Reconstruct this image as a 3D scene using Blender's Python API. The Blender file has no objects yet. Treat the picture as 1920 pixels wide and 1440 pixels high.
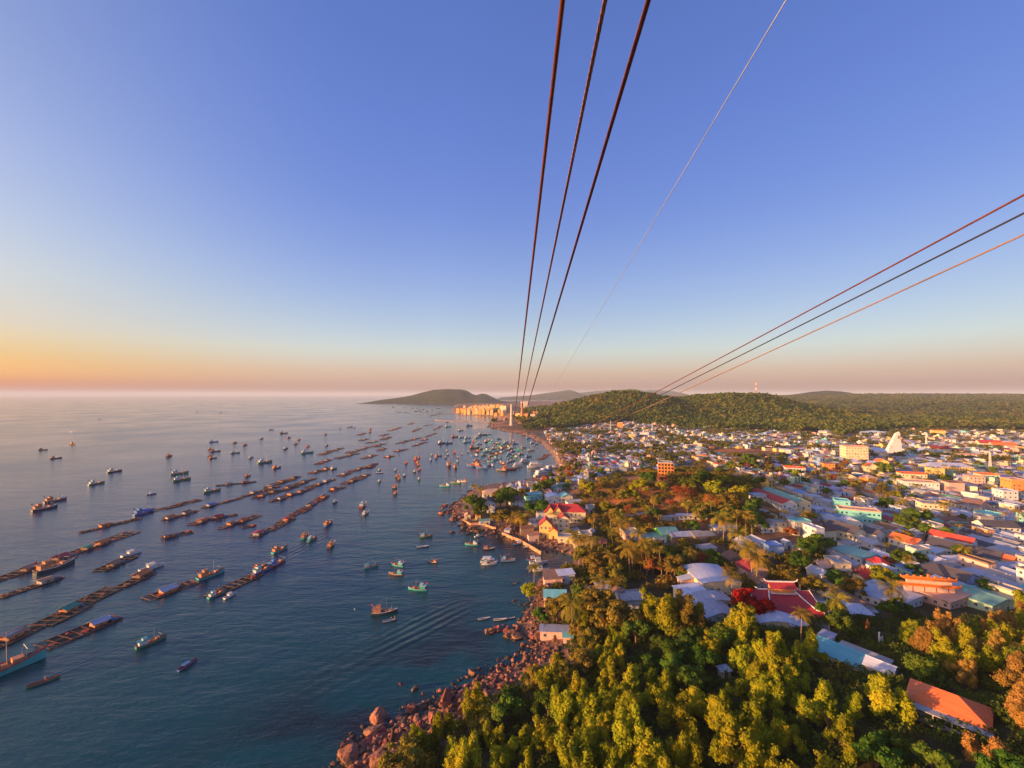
import bpy, bmesh, math, random
import numpy as np
from mathutils import Vector
S = bpy.context.scene
COL = S.collection
R = math.radians
HAZE = True
# ---------------------------------------------------------------- camera
CAMH = 100.0
FPX = 800.0                                  # focal length in photo pixels (1920 wide)
TILT = math.atan(20.0 / FPX)
cam = bpy.data.cameras.new('camera'); camo = bpy.data.objects.new('camera', cam); COL.objects.link(camo)
cam.sensor_width = 36; cam.lens = FPX / 1920 * 36; cam.clip_start = 0.5; cam.clip_end = 200000
camo.location = (0, 0, CAMH); camo.rotation_euler = (R(90) + TILT, 0, 0)
S.camera = camo
# ---------------------------------------------------------------- sky, sun, exposure
SUN_AZ, SUN_EL = R(-109), R(7.0)             # from the view direction, seen from above, and above the horizon
S.view_settings.view_transform = 'Standard'; S.view_settings.look = 'None'
S.view_settings.gamma = 1; S.view_settings.exposure = 1.05
S.cycles.use_denoising = True
try: S.cycles.denoiser = 'OPENIMAGEDENOISE'
except Exception: pass
S.cycles.max_bounces = 6; S.cycles.diffuse_bounces = 2; S.cycles.glossy_bounces = 3; S.cycles.transmission_bounces = 3
S.cycles.volume_bounces = 1; S.cycles.transparent_max_bounces = 6
world = bpy.data.worlds.new('World'); S.world = world; world.use_nodes = True
wn = world.node_tree.nodes; wl = world.node_tree.links
bg = wn['Background']
sky = wn.new('ShaderNodeTexSky'); sky.sky_type = 'NISHITA'; sky.sun_disc = False
sky.sun_elevation = SUN_EL; sky.sun_rotation = SUN_AZ; sky.altitude = 100; sky.air_density = 1.0; sky.dust_density = 1.6; sky.ozone_density = 2.0
bg.inputs[1].default_value = 0.15
def wramp(stops):
    r = wn.new('ShaderNodeValToRGB'); e = r.color_ramp.elements
    while len(e) < len(stops): e.new(0.5)
    for k, (p, c) in enumerate(stops): e[k].position = p; e[k].color = (*c, 1)
    return r
SKY_AWAY = [(0, (1, 1, 1)), (1, (1, 1, 1))]
SKY_SUN = [(0, (1, 1, 1)), (1, (1, 1, 1))]
#SKYRAMPS#
SKY_SUN = [(0.0081, (0.601, 0.14, 0.02)), (0.0324, (0.783, 0.408, 0.091)), (0.0647, (0.687, 0.412, 0.182)), (0.1129, (0.703, 0.465, 0.375)), (0.1914, (0.844, 0.612, 0.501)), (0.2666, (0.884, 0.663, 0.604)), (0.3709, (0.892, 0.681, 0.682)), (0.5125, (0.851, 0.668, 0.696))]
SKY_AWAY = [(0.0225, (0.847, 0.598, 0.947)), (0.05, (0.878, 0.609, 0.714)), (0.0997, (0.909, 0.742, 0.774)), (0.173, (0.819, 0.687, 0.782)), (0.2892, (0.707, 0.627, 0.862)), (0.3945, (0.624, 0.585, 0.928)), (0.5279, (0.6, 0.583, 1.007)), (0.6823, (0.575, 0.589, 1.024))]
tc = wn.new('ShaderNodeTexCoord'); sx = wn.new('ShaderNodeSeparateXYZ'); wl.new(tc.outputs['Generated'], sx.inputs[0])
r1 = wramp(SKY_AWAY); r2 = wramp(SKY_SUN)
wl.new(sx.outputs[2], r1.inputs[0]); wl.new(sx.outputs[2], r2.inputs[0])
dt = wn.new('ShaderNodeVectorMath'); dt.operation = 'DOT_PRODUCT'
wl.new(tc.outputs['Generated'], dt.inputs[0]); dt.inputs[1].default_value = (math.sin(SUN_AZ), math.cos(SUN_AZ), 0)
mr = wn.new('ShaderNodeMapRange'); mr.interpolation_type = 'SMOOTHSTEP'
mr.inputs[1].default_value = 0.0; mr.inputs[2].default_value = 0.75; wl.new(dt.outputs['Value'], mr.inputs[0])
mx = wn.new('ShaderNodeMix'); mx.data_type = 'RGBA'; wl.new(mr.outputs[0], mx.inputs[0])
wl.new(r1.outputs[0], mx.inputs[6]); wl.new(r2.outputs[0], mx.inputs[7])
mm = wn.new('ShaderNodeVectorMath'); mm.operation = 'MULTIPLY'
wl.new(sky.outputs[0], mm.inputs[0]); wl.new(mx.outputs[2], mm.inputs[1])
m2 = wn.new('ShaderNodeVectorMath'); m2.operation = 'MULTIPLY'; wl.new(mm.outputs[0], m2.inputs[0])
SKYK = (1, 1, 1)
SKYK = (1.44, 1.44, 1.44)
m2.inputs[1].default_value = SKYK
md = wn.new('ShaderNodeMapRange'); md.inputs[1].default_value = -0.95; md.inputs[2].default_value = -0.15; md.inputs[3].default_value = 0.60; md.inputs[4].default_value = 1.0
wl.new(dt.outputs['Value'], md.inputs[0])
m4 = wn.new('ShaderNodeVectorMath'); m4.operation = 'SCALE'; wl.new(m2.outputs[0], m4.inputs[0]); wl.new(md.outputs[0], m4.inputs['Scale'])
wl.new(m4.outputs[0], bg.inputs[0])
sl = bpy.data.lights.new('sun', 'SUN'); so = bpy.data.objects.new('sun', sl); COL.objects.link(so)
sl.energy = 5.0; sl.angle = R(0.6); sl.color = (1.0, 0.53, 0.22)
sd = Vector((math.sin(SUN_AZ) * math.cos(SUN_EL), math.cos(SUN_AZ) * math.cos(SUN_EL), math.sin(SUN_EL)))
so.rotation_euler = sd.to_track_quat('Z', 'Y').to_euler(); so.location = (-50, 0, 300)

# ---------------------------------------------------------------- photo pixel <-> place
CT, ST = math.cos(TILT), math.sin(TILT)
def ray(px, py):
    cx = (px - 960) / FPX; cy = (720 - py) / FPX
    return cx, CT - cy * ST, ST + cy * CT        # x, forward, up
def proj(x, y, z):
    z = z - CAMH
    f = y * CT + z * ST; u = -y * ST + z * CT
    return 960 + FPX * x / f, 720 - FPX * u / f
def G(px, py, z=0.0):
    a, b, c = ray(px, py); k = (z - CAMH) / c
    return a * k, b * k
# ---------------------------------------------------------------- shore line and terrain
shore_px = [(560,1560),(655,1432),(700,1388),(760,1352),(800,1342),(835,1318),(865,1300),(900,1282),(940,1262),(965,1248),(1000,1222),(1008,1200),
 (985,1190),(972,1172),(985,1150),(1000,1130),(1003,1105),(1012,1085),(1040,1075),(1072,1062),(1078,1045),(1055,1036),(1020,1030),(1000,1020),
 (960,1006),(925,997),(885,992),(864,978),(850,965),(846,950),(868,935),(880,922),(905,912),(950,907),(990,900),(1030,893),(1045,880),
 (1041,863),(1028,845),(1012,830),(992,818),(965,811),(940,807),(918,801),(921,792),(932,787),(934,782),(907,780),(880,777),(851,775),(845,770),(850,764)]
SH = [G(*p) for p in shore_px]
SH = [(-42.0, -60.0)] + SH + [G(855, 758.5), (-300, 7000), (20000, 7000), (20000, -60)]
SHA = np.array(SH)
def shore_dist(x, y):
    """signed distance to the shore line, positive inland"""
    x = np.asarray(x, float); y = np.asarray(y, float)
    d2 = np.full(x.shape, 1e18); inside = np.zeros(x.shape, bool)
    n = len(SHA)
    for i in range(n):
        ax, ay = SHA[i]; bx, by = SHA[(i + 1) % n]
        if i < n - 2:
            ex, ey = bx - ax, by - ay; L = ex * ex + ey * ey + 1e-9
            t = np.clip(((x - ax) * ex + (y - ay) * ey) / L, 0, 1)
            dx = x - ax - t * ex; dy = y - ay - t * ey
            d2 = np.minimum(d2, dx * dx + dy * dy)
        c = ((ay > y) != (by > y))
        with np.errstate(divide='ignore', invalid='ignore'):
            xi = (bx - ax) * (y - ay) / (by - ay + 1e-12) + ax
        inside ^= (c & (x < xi))
    d = np.sqrt(d2)
    return np.where(inside, d, -d)
def _hash(ix, iy, s):
    h = (ix.astype(np.int64) * 374761393 + iy.astype(np.int64) * 668265263 + s * 982451653) & 0xffffffff
    h = ((h ^ (h >> 13)) * 1274126177) & 0xffffffff
    return ((h ^ (h >> 16)) & 0xffff) / 65535.0
def vnoise(x, y, sc, s=0):
    x = np.asarray(x, float) / sc; y = np.asarray(y, float) / sc
    ix = np.floor(x); iy = np.floor(y); fx = x - ix; fy = y - iy
    fx = fx * fx * (3 - 2 * fx); fy = fy * fy * (3 - 2 * fy)
    a = _hash(ix, iy, s); b = _hash(ix + 1, iy, s); c = _hash(ix, iy + 1, s); d = _hash(ix + 1, iy + 1, s)
    return (a * (1 - fx) + b * fx) * (1 - fy) + (c * (1 - fx) + d * fx) * fy
def gs(x, y, cx, cy, sx, sy, rot=0.0):
    c, s = math.cos(rot), math.sin(rot)
    u = (x - cx) * c + (y - cy) * s; v = -(x - cx) * s + (y - cy) * c
    return np.exp(-0.5 * ((u / sx) ** 2 + (v / sy) ** 2))
def ss(a, b, v):
    t = np.clip((v - a) / (b - a), 0, 1); return t * t * (3 - 2 * t)
_rp = [(985,800),(1010,785),(1040,768),(1080,755),(1120,745),(1160,739),(1190,737),(1220,741),(1250,746),(1270,748),(1300,744),(1350,740),(1400,739),(1430,742),(1470,754),(1500,761),(1540,769),(1580,783),(1620,796),(1660,803)]
RIDGE_X = np.array([p[0] for p in _rp], float); RIDGE_H = np.array([max(0, 100 + 2.0 * (740 - p[1]) - 15) if 985 < p[0] < 1660 else 0 for p in _rp], float)
def land_z(x, y, sdv=None):
    x = np.asarray(x, float); y = np.asarray(y, float)
    if sdv is None: sdv = shore_dist(x, y)
    z = np.where(sdv > 0, 0.3 + 3.2 * (1 - np.exp(-np.maximum(sdv, 0) / 14.0)), np.maximum(sdv * 0.28, -6.0))
    inl = ss(2, 60, sdv)
    z = z + 27 * gs(x, y, 120, 62, 78, 62, 0.15) * ss(0, 55, sdv)
    z = z + 20 * gs(x, y, 160, 385, 62, 60) * ss(5, 60, sdv)
    z = z + 11 * gs(x, y, 395, 640, 100, 90) * inl
    z = z + (6 * vnoise(x, y, 140, 3) - 2) * inl * ss(60, 250, sdv)
    rx = 960 + 800 * x / 1600.0
    hr = np.interp(rx, RIDGE_X, RIDGE_H); v = (y - 1600) / np.where(y < 1600, 210.0, 330.0)
    spur = vnoise(x + 0.35 * (y - 1600), y * 0.25, 85, 7)
    big = hr * np.exp(-0.9 * np.abs(v) ** 2.0) * (1 - 0.55 * spur * np.clip(np.abs(v), 0, 1)) + hr * 0.06 * (vnoise(x, y, 55, 8) - .5)
    z = z + big * ss(0, 120, sdv)
    z = z + (ss(2300, 4200, y) * ss(0.25, 0.8, x / np.maximum(y, 1)) * (62 + 30 * vnoise(x, y, 900, 11)) + 40 * gs(x, y, 2700, 2450, 700, 520)) * inl
    z = z + 26 * gs(x, y, 180, 2400, 250, 500) * inl
    z = z + (vnoise(x, y, 9, 5) - 0.5) * 0.5 * ss(1, 12, sdv)
    return z
def land_at(px, py):
    """where the view ray through a photo pixel meets the ground"""
    a, b, c = ray(px, py)
    Y = np.concatenate([np.arange(30, 500, 0.7), np.geomspace(500, 8000, 1400)])
    X = a / b * Y; Z = CAMH + c / b * Y
    sdv = shore_dist(X, Y); h = np.maximum(land_z(X, Y, sdv), 0.0)
    k = np.argmax(Z <= h)
    if Z[k] > h[k]: k = len(Y) - 1
    return float(X[k]), float(Y[k]), float(h[k])
def gz(x, y):
    return float(max(land_z(np.array([x]), np.array([y]))[0], 0.0))

# ---------------------------------------------------------------- materials
def nodes_of(m): m.use_nodes = True; return m.node_tree.nodes, m.node_tree.links
MATS = {}
def mat(name, col, rough=0.8, var=0.25, scale=0.6, bump=0.0, bscale=4.0, metal=0.0, spec=0.3, stain=None, rnd=0.0, coords='Object', streak=False):
    """procedural material: base colour broken up by two scales of noise, optional stains, optional bump and per-object variation"""
    if name in MATS: return MATS[name]
    m = bpy.data.materials.new(name); n, l = nodes_of(m); b = n['Principled BSDF']
    b.inputs['Roughness'].default_value = rough; b.inputs['Metallic'].default_value = metal; b.inputs['Specular IOR Level'].default_value = spec
    t = n.new('ShaderNodeTexCoord'); nz = n.new('ShaderNodeTexNoise'); nz.inputs['Scale'].default_value = scale; nz.inputs['Detail'].default_value = 5
    nz.inputs['Roughness'].default_value = 0.65
    src = t.outputs[coords]
    if streak:
        mp = n.new('ShaderNodeMapping'); mp.inputs['Scale'].default_value = (2.2, 0.35, 1); l.new(src, mp.inputs[0]); src2 = mp.outputs[0]
    else: src2 = src
    l.new(src2, nz.inputs['Vector'])
    ramp = n.new('ShaderNodeValToRGB'); e = ramp.color_ramp.elements
    lo = [max(0, c * (1 - var)) for c in col]; hi = [min(1, c * (1 + var)) for c in col]
    e[0].position = 0.3; e[1].position = 0.7; e[0].color = (*lo, 1); e[1].color = (*hi, 1)
    l.new(nz.outputs[0], ramp.inputs[0]); out = ramp.outputs[0]
    if stain:
        n2 = n.new('ShaderNodeTexNoise'); n2.inputs['Scale'].default_value = scale * 0.55; n2.inputs['Detail'].default_value = 6
        l.new(src2, n2.inputs['Vector'])
        r2 = n.new('ShaderNodeValToRGB'); r2.color_ramp.elements[0].position = stain[1]; r2.color_ramp.elements[1].position = stain[1] + 0.12
        l.new(n2.outputs[0], r2.inputs[0]); mxn = n.new('ShaderNodeMix'); mxn.data_type = 'RGBA'
        l.new(r2.outputs[0], mxn.inputs[0]); l.new(out, mxn.inputs[6]); mxn.inputs[7].default_value = (*stain[0], 1); out = mxn.outputs[2]
    if rnd:
        oi = n.new('ShaderNodeObjectInfo'); hs = n.new('ShaderNodeHueSaturation'); l.new(out, hs.inputs['Color'])
        a = n.new('ShaderNodeMapRange'); a.inputs[3].default_value = 1 - rnd; a.inputs[4].default_value = 1 + rnd
        l.new(oi.outputs['Random'], a.inputs[0]); l.new(a.outputs[0], hs.inputs['Value'])
        ml = n.new('ShaderNodeMath'); ml.operation = 'MULTIPLY'; ml.inputs[1].default_value = 7.31; l.new(oi.outputs['Random'], ml.inputs[0])
        fr = n.new('ShaderNodeMath'); fr.operation = 'FRACT'; l.new(ml.outputs[0], fr.inputs[0])
        a2 = n.new('ShaderNodeMapRange'); a2.inputs[3].default_value = 0.5 - rnd * 0.08; a2.inputs[4].default_value = 0.5 + rnd * 0.08
        l.new(fr.outputs[0], a2.inputs[0]); l.new(a2.outputs[0], hs.inputs['Hue']); out = hs.outputs[0]
    l.new(out, b.inputs['Base Color'])
    if bump:
        nb = n.new('ShaderNodeTexNoise'); nb.inputs['Scale'].default_value = bscale; nb.inputs['Detail'].default_value = 4; l.new(src, nb.inputs['Vector'])
        bp = n.new('ShaderNodeBump'); bp.inputs['Strength'].default_value = min(1, bump); bp.inputs['Distance'].default_value = 0.3
        l.new(nb.outputs[0], bp.inputs['Height']); l.new(bp.outputs[0], b.inputs['Normal'])
    MATS[name] = m; return m
def leafmat(name, cols, trans=0.25, rnd=0.25, scale=0.5):
    """foliage: diffuse and translucent leaf, colour drifting from clump to clump and from plant to plant"""
    if name in MATS: return MATS[name]
    m = bpy.data.materials.new(name); n, l = nodes_of(m); n.remove(n['Principled BSDF'])
    o = n['Material Output']; t = n.new('ShaderNodeTexCoord'); nz = n.new('ShaderNodeTexNoise'); nz.inputs['Scale'].default_value = scale; nz.inputs['Detail'].default_value = 6; nz.inputs['Roughness'].default_value = 0.7
    l.new(t.outputs['Object'], nz.inputs['Vector'])
    ramp = n.new('ShaderNodeValToRGB'); e = ramp.color_ramp.elements
    while len(e) < len(cols): e.new(0.5)
    for k, c in enumerate(cols): e[k].position = 0.3 + 0.4 * k / (len(cols) - 1); e[k].color = (*c, 1)
    l.new(nz.outputs[0], ramp.inputs[0])
    oi = n.new('ShaderNodeObjectInfo'); hs = n.new('ShaderNodeHueSaturation'); l.new(ramp.outputs[0], hs.inputs['Color'])
    a = n.new('ShaderNodeMapRange'); a.inputs[3].default_value = 1 - rnd; a.inputs[4].default_value = 1 + rnd; l.new(oi.outputs['Random'], a.inputs[0]); l.new(a.outputs[0], hs.inputs['Value'])
    ml = n.new('ShaderNodeMath'); ml.operation = 'MULTIPLY'; ml.inputs[1].default_value = 9.7; l.new(oi.outputs['Random'], ml.inputs[0])
    fr = n.new('ShaderNodeMath'); fr.operation = 'FRACT'; l.new(ml.outputs[0], fr.inputs[0])
    a2 = n.new('ShaderNodeMapRange'); a2.inputs[3].default_value = 0.5 - rnd * 0.08; a2.inputs[4].default_value = 0.5 + rnd * 0.1; l.new(fr.outputs[0], a2.inputs[0]); l.new(a2.outputs[0], hs.inputs['Hue'])
    d = n.new('ShaderNodeBsdfDiffuse'); tr = n.new('ShaderNodeBsdfTranslucent'); mxs = n.new('ShaderNodeMixShader'); mxs.inputs[0].default_value = trans
    l.new(hs.outputs[0], d.inputs[0]); l.new(hs.outputs[0], tr.inputs[0]); l.new(d.outputs[0], mxs.inputs[1]); l.new(tr.outputs[0], mxs.inputs[2]); l.new(mxs.outputs[0], o.inputs[0])
    MATS[name] = m; return m
def attrmat(name, attr='Col', rough=0.85, spec=0.2, var=0.25, scale=0.05):
    m = bpy.data.materials.new(name); n, l = nodes_of(m); b = n['Principled BSDF']; b.inputs['Roughness'].default_value = rough; b.inputs['Specular IOR Level'].default_value = spec
    a = n.new('ShaderNodeAttribute'); a.attribute_name = attr; t = n.new('ShaderNodeTexCoord')
    nz = n.new('ShaderNodeTexNoise'); nz.inputs['Scale'].default_value = scale; nz.inputs['Detail'].default_value = 9; nz.inputs['Roughness'].default_value = 0.7; l.new(t.outputs['Object'], nz.inputs['Vector'])
    mp = n.new('ShaderNodeMapRange'); mp.inputs[1].default_value = 0.3; mp.inputs[2].default_value = 0.7; mp.inputs[3].default_value = 1 - var; mp.inputs[4].default_value = 1 + var; l.new(nz.outputs[0], mp.inputs[0])
    v = n.new('ShaderNodeVectorMath'); v.operation = 'SCALE'; l.new(a.outputs['Color'], v.inputs[0]); l.new(mp.outputs[0], v.inputs['Scale']); l.new(v.outputs[0], b.inputs['Base Color'])
    return m

# ---------------------------------------------------------------- mesh helpers
def np_mesh(name, v, f, cols=None):
    """mesh from numpy arrays; f is (n,3) or (n,4); cols one colour per face"""
    v = np.asarray(v, np.float32).reshape(-1, 3); f = np.asarray(f, np.int32); k = f.shape[1]
    me = bpy.data.meshes.new(name); me.vertices.add(len(v)); me.vertices.foreach_set('co', v.ravel())
    me.loops.add(f.size); me.loops.foreach_set('vertex_index', f.ravel())
    me.polygons.add(len(f)); me.polygons.foreach_set('loop_start', np.arange(0, f.size, k, dtype=np.int32))
    me.update(calc_edges=True)
    if cols is not None:
        a = me.color_attributes.new('Col', 'FLOAT_COLOR', 'CORNER'); c = np.ones((len(f), k, 4), np.float32); c[:, :, :3] = np.asarray(cols, np.float32)[:, None, :]
        a.data.foreach_set('color', c.ravel())
    return me
class MB:
    def __init__(s): s.v = []; s.f = []; s.m = []
    def add(s, vs, fs, mi=0):
        o = len(s.v); s.v += [tuple(p) for p in vs]; s.f += [tuple(i + o for i in f) for f in fs]; s.m += [mi] * len(fs); return s
    def box(s, cx, cy, cz, sx_, sy_, sz_, rz=0.0, mi=0):
        c, q = math.cos(rz), math.sin(rz); vs = []
        for dz in (-.5, .5):
            for dx, dy in ((-.5, -.5), (.5, -.5), (.5, .5), (-.5, .5)):
                x, y = dx * sx_, dy * sy_; vs.append((cx + x * c - y * q, cy + x * q + y * c, cz + dz * sz_))
        return s.add(vs, [(3, 2, 1, 0), (4, 5, 6, 7), (0, 1, 5, 4), (1, 2, 6, 5), (2, 3, 7, 6), (3, 0, 4, 7)], mi)
    def tube(s, pts, rad, n=6, mi=0, cap=True):
        rings = []
        for i, p in enumerate(pts):
            p = Vector(p); a = Vector(pts[max(0, i - 1)]); b = Vector(pts[min(len(pts) - 1, i + 1)]); d = (b - a).normalized()
            u = d.cross(Vector((0, 0, 1)) if abs(d.z) < 0.95 else Vector((0, 1, 0))).normalized(); w = d.cross(u)
            r = rad[i] if isinstance(rad, (list, tuple)) else rad
            rings.append([p + (u * math.cos(2 * math.pi * k / n) + w * math.sin(2 * math.pi * k / n)) * r for k in range(n)])
        vs = [q for rg in rings for q in rg]; fs = []
        for i in range(len(pts) - 1):
            for k in range(n): fs.append((i * n + k, i * n + (k + 1) % n, (i + 1) * n + (k + 1) % n, (i + 1) * n + k))
        if cap: fs.append(tuple(range(n - 1, -1, -1))); fs.append(tuple((len(pts) - 1) * n + k for k in range(n)))
        return s.add(vs, fs, mi)
    def prism(s, outline, y0, y1, mi=0):
        """outline of (x,z) pulled from y0 to y1"""
        n = len(outline); vs = [(x, y0, z) for x, z in outline] + [(x, y1, z) for x, z in outline]
        fs = [tuple(range(n)), tuple(range(2 * n - 1, n - 1, -1))] + [(i + n, (i + 1) % n + n, (i + 1) % n, i) for i in range(n)]
        return s.add(vs, fs, mi)
    def mesh(s, name):
        me = bpy.data.meshes.new(name); me.from_pydata(s.v, [], s.f); me.update(); me['nm'] = max(s.m) + 1 if s.m else 1
        if s.m and max(s.m): me.polygons.foreach_set('material_index', s.m)
        return me
def obj(name, me, m, parent=None, loc=(0, 0, 0), rz=0.0, sc=None, smooth=False):
    if isinstance(me, MB): me = me.mesh(name)
    o = bpy.data.objects.new(name, me); COL.objects.link(o)
    ms = m if isinstance(m, (list, tuple)) else [m]
    while len(me.materials) < len(ms): me.materials.append(None)
    for k, mm_ in enumerate(ms):
        if me.users <= 1: me.materials[k] = mm_
        else: o.material_slots[k].link = 'OBJECT'; o.material_slots[k].material = mm_
    if parent: o.parent = parent
    o.location = loc
    if rz: o.rotation_euler = (0, 0, rz)
    if sc is not None: o.scale = sc if isinstance(sc, (tuple, list)) else (sc, sc, sc)
    if smooth: me.polygons.foreach_set('use_smooth', [True] * len(me.polygons))
    return o
def part(name, me, m, parent, loc=(0, 0, 0), rz=0.0, sc=None):
    """a part that may share mesh data: its materials sit on the object"""
    o = bpy.data.objects.new(name, me); COL.objects.link(o); o.parent = parent; o.location = loc
    ms = m if isinstance(m, (list, tuple)) else [m]
    while len(me.materials) < len(ms): me.materials.append(ms[len(me.materials)])
    for k, mm_ in enumerate(ms):
        if me.materials[k] != mm_: o.material_slots[k].link = 'OBJECT'; o.material_slots[k].material = mm_
    if rz: o.rotation_euler = (0, 0, rz)
    if sc is not None: o.scale = sc if isinstance(sc, (tuple, list)) else (sc, sc, sc)
    return o
AUTO = []      # (object, short description) of things whose label is finished at the end from what stands near them
LAND = []      # (phrase, place) that such labels refer to
def tag(o, label, cat, group=None, auto=False):
    o['category'] = cat
    if group: o['group'] = group
    if auto: AUTO.append((o, label, auto)); o['label'] = label
    else: o['label'] = label
    return o
def thing(name, loc, rz=0.0, sc=None):
    o = bpy.data.objects.new(name, None); COL.objects.link(o); o.location = loc; o.rotation_euler = (0, 0, rz); o.empty_display_size = 0.5
    if sc: o.scale = (sc, sc, sc)
    return o
def kind(o, k): o['kind'] = k; return o
def grid_mesh(name, X, Y, Z, cols=None):
    ny, nx = X.shape; idx = np.arange(nx * ny).reshape(ny, nx)
    f = np.stack([idx[:-1, :-1], idx[:-1, 1:], idx[1:, 1:], idx[1:, :-1]], -1).reshape(-1, 4)
    me = np_mesh(name, np.stack([X, Y, Z], -1), f)
    if cols is not None:
        a = me.color_attributes.new('Col', 'FLOAT_COLOR', 'POINT'); c = np.ones((nx * ny, 4), np.float32); c[:, :3] = cols.reshape(-1, 3); a.data.foreach_set('color', c.ravel())
    me.polygons.foreach_set('use_smooth', [True] * len(me.polygons))
    return me
# ================================================================ ground, water, hills
rows = np.concatenate([np.arange(-60, 40, 5.0), np.arange(40, 260, 1.6), np.arange(260, 560, 3.0), np.geomspace(560, 7000, 230)])
us = np.linspace(-1, 1, 420)
Yg = np.repeat(rows[:, None], len(us), 1)
Xg = (us[None, :] + 0.32) * (np.abs(Yg) * 1.12 + 75)
SDg = shore_dist(Xg, Yg); Zg = land_z(Xg, Yg, SDg)
def paint(X, Y, SD, Z):
    c = np.zeros(X.shape + (3,)); c[:] = (0.155, 0.125, 0.10)
    n1 = vnoise(X, Y, 22, 21); n2 = vnoise(X, Y, 6, 22); n3 = vnoise(X, Y, 60, 23)
    def mixc(m, col): c[:] = c * (1 - m[..., None]) + np.array(col) * m[..., None]
    mixc(ss(.45, .6, n1) * .7, (0.075, 0.07, 0.035)); mixc(ss(.55, .7, n3) * .5, (0.26, 0.13, 0.075))
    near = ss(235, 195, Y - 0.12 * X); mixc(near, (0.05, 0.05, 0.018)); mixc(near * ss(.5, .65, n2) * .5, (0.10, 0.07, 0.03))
    hill = ss(4.5, 12, Z) * ss(240, 330, Y) * ss(560, 470, Y); mixc(hill, (0.42, 0.16, 0.055)); mixc(hill * ss(.5, .62, n2) * .8, (0.13, 0.09, 0.025))
    f = gs(X, Y, 395, 625, 95, 70); mixc(ss(.12, .35, f), (0.40, 0.15, 0.065)); mixc(ss(.12, .35, f) * ss(.5, .6, n1) * .7, (0.13, 0.10, 0.035))
    far = ss(16, 30, Z) * ss(1000, 1200, Y); mixc(far, (0.05, 0.05, 0.018))
    wood = ss(1900, 2300, Y) * ss(0.22, 0.3, X / np.maximum(Y, 1)); mixc(wood, (0.05, 0.048, 0.02))
    red = ss(1100, 1180, Y) * ss(0.22, 0.17, X / np.maximum(Y, 1)); mixc(red * (1 - far), (0.40, 0.17, 0.085)); mixc(red * ss(.45, .6, n3) * .8, (0.09, 0.075, 0.035))
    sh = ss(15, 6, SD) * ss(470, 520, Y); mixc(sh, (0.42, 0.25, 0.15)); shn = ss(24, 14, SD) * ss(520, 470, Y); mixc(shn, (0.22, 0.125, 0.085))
    mixc(ss(2, -1, SD), (0.07, 0.06, 0.045)); mixc(ss(-1, -6, SD), (0.03, 0.035, 0.03))
    return c
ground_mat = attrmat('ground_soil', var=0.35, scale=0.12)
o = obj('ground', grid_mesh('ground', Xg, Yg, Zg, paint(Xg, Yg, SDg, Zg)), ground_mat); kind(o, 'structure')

# the sea: one sheet to the horizon, waves by bump, paler over the shallows
wr = np.concatenate([np.arange(-600, 20, 40.0), np.arange(20, 420, 3.0), np.geomspace(420, 60000, 90)])
wu = np.linspace(-1, 1, 260)
Yw = np.repeat(wr[:, None], len(wu), 1); Xw = wu[None, :] * (np.abs(Yw) * 1.6 + 420) - 60
SDw = shore_dist(Xw, Yw)
n_ = vnoise(Xw, Yw, 30, 31) * .6 + vnoise(Xw, Yw, 11, 32) * .4
deep = np.array([0.004, 0.028, 0.082]); teal = np.array([0.006, 0.066, 0.062]); reef = np.array([0.014, 0.017, 0.016]); shal = np.array([0.055, 0.06, 0.045])
cw = np.zeros(Xw.shape + (3,)); cw[:] = deep
def mixw(m, col): cw[:] = cw * (1 - m[..., None]) + col * m[..., None]
mixw(np.maximum(ss(-170, -40, SDw) * .9, ss(330, 150, Yw) * .85), teal); mixw(ss(-60, -12, SDw) * ss(.38, .55, n_) * .95, reef); mixw(ss(-9, -1, SDw) * ss(.35, .7, n_), shal)
wm = bpy.data.materials.new('sea_water'); n, l = nodes_of(wm); b = n['Principled BSDF']
b.inputs['Roughness'].default_value = 0.10; b.inputs['IOR'].default_value = 1.33; b.inputs['Specular Tint'].default_value = (0.72, 0.84, 1.0, 1)
a = n.new('ShaderNodeAttribute'); a.attribute_name = 'Col'; l.new(a.outputs['Color'], b.inputs['Base Color'])
tcn = n.new('ShaderNodeTexCoord')
def wave(scale, stretch, rot, dist, detail, prev=None):
    mp = n.new('ShaderNodeMapping'); mp.inputs['Rotation'].default_value = (0, 0, R(rot)); mp.inputs['Scale'].default_value = (1.0, stretch, 1.0); l.new(tcn.outputs['Object'], mp.inputs[0])
    nz = n.new('ShaderNodeTexNoise'); nz.inputs['Scale'].default_value = scale; nz.inputs['Detail'].default_value = detail; nz.inputs['Roughness'].default_value = 0.6; l.new(mp.outputs[0], nz.inputs['Vector'])
    bp = n.new('ShaderNodeBump'); bp.inputs['Strength'].default_value = 1; bp.inputs['Distance'].default_value = dist; l.new(nz.outputs[0], bp.inputs['Height'])
    if prev: l.new(prev.outputs[0], bp.inputs['Normal'])
    return bp
w1 = wave(0.03, 2.6, 18, 0.9, 3); w2 = wave(0.15, 2.2, 28, 0.34, 5, w1); w3 = wave(0.8, 1.6, 10, 0.12, 3, w2)
nzr = n.new('ShaderNodeTexNoise'); nzr.inputs['Scale'].default_value = 0.006; nzr.inputs['Detail'].default_value = 4; l.new(tcn.outputs['Object'], nzr.inputs['Vector'])
mrr = n.new('ShaderNodeMapRange'); mrr.inputs[1].default_value = 0.35; mrr.inputs[2].default_value = 0.65; mrr.inputs[3].default_value = 0.06; mrr.inputs[4].default_value = 0.20; l.new(nzr.outputs[0], mrr.inputs[0]); l.new(mrr.outputs[0], b.inputs['Roughness'])
last = w3
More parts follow.
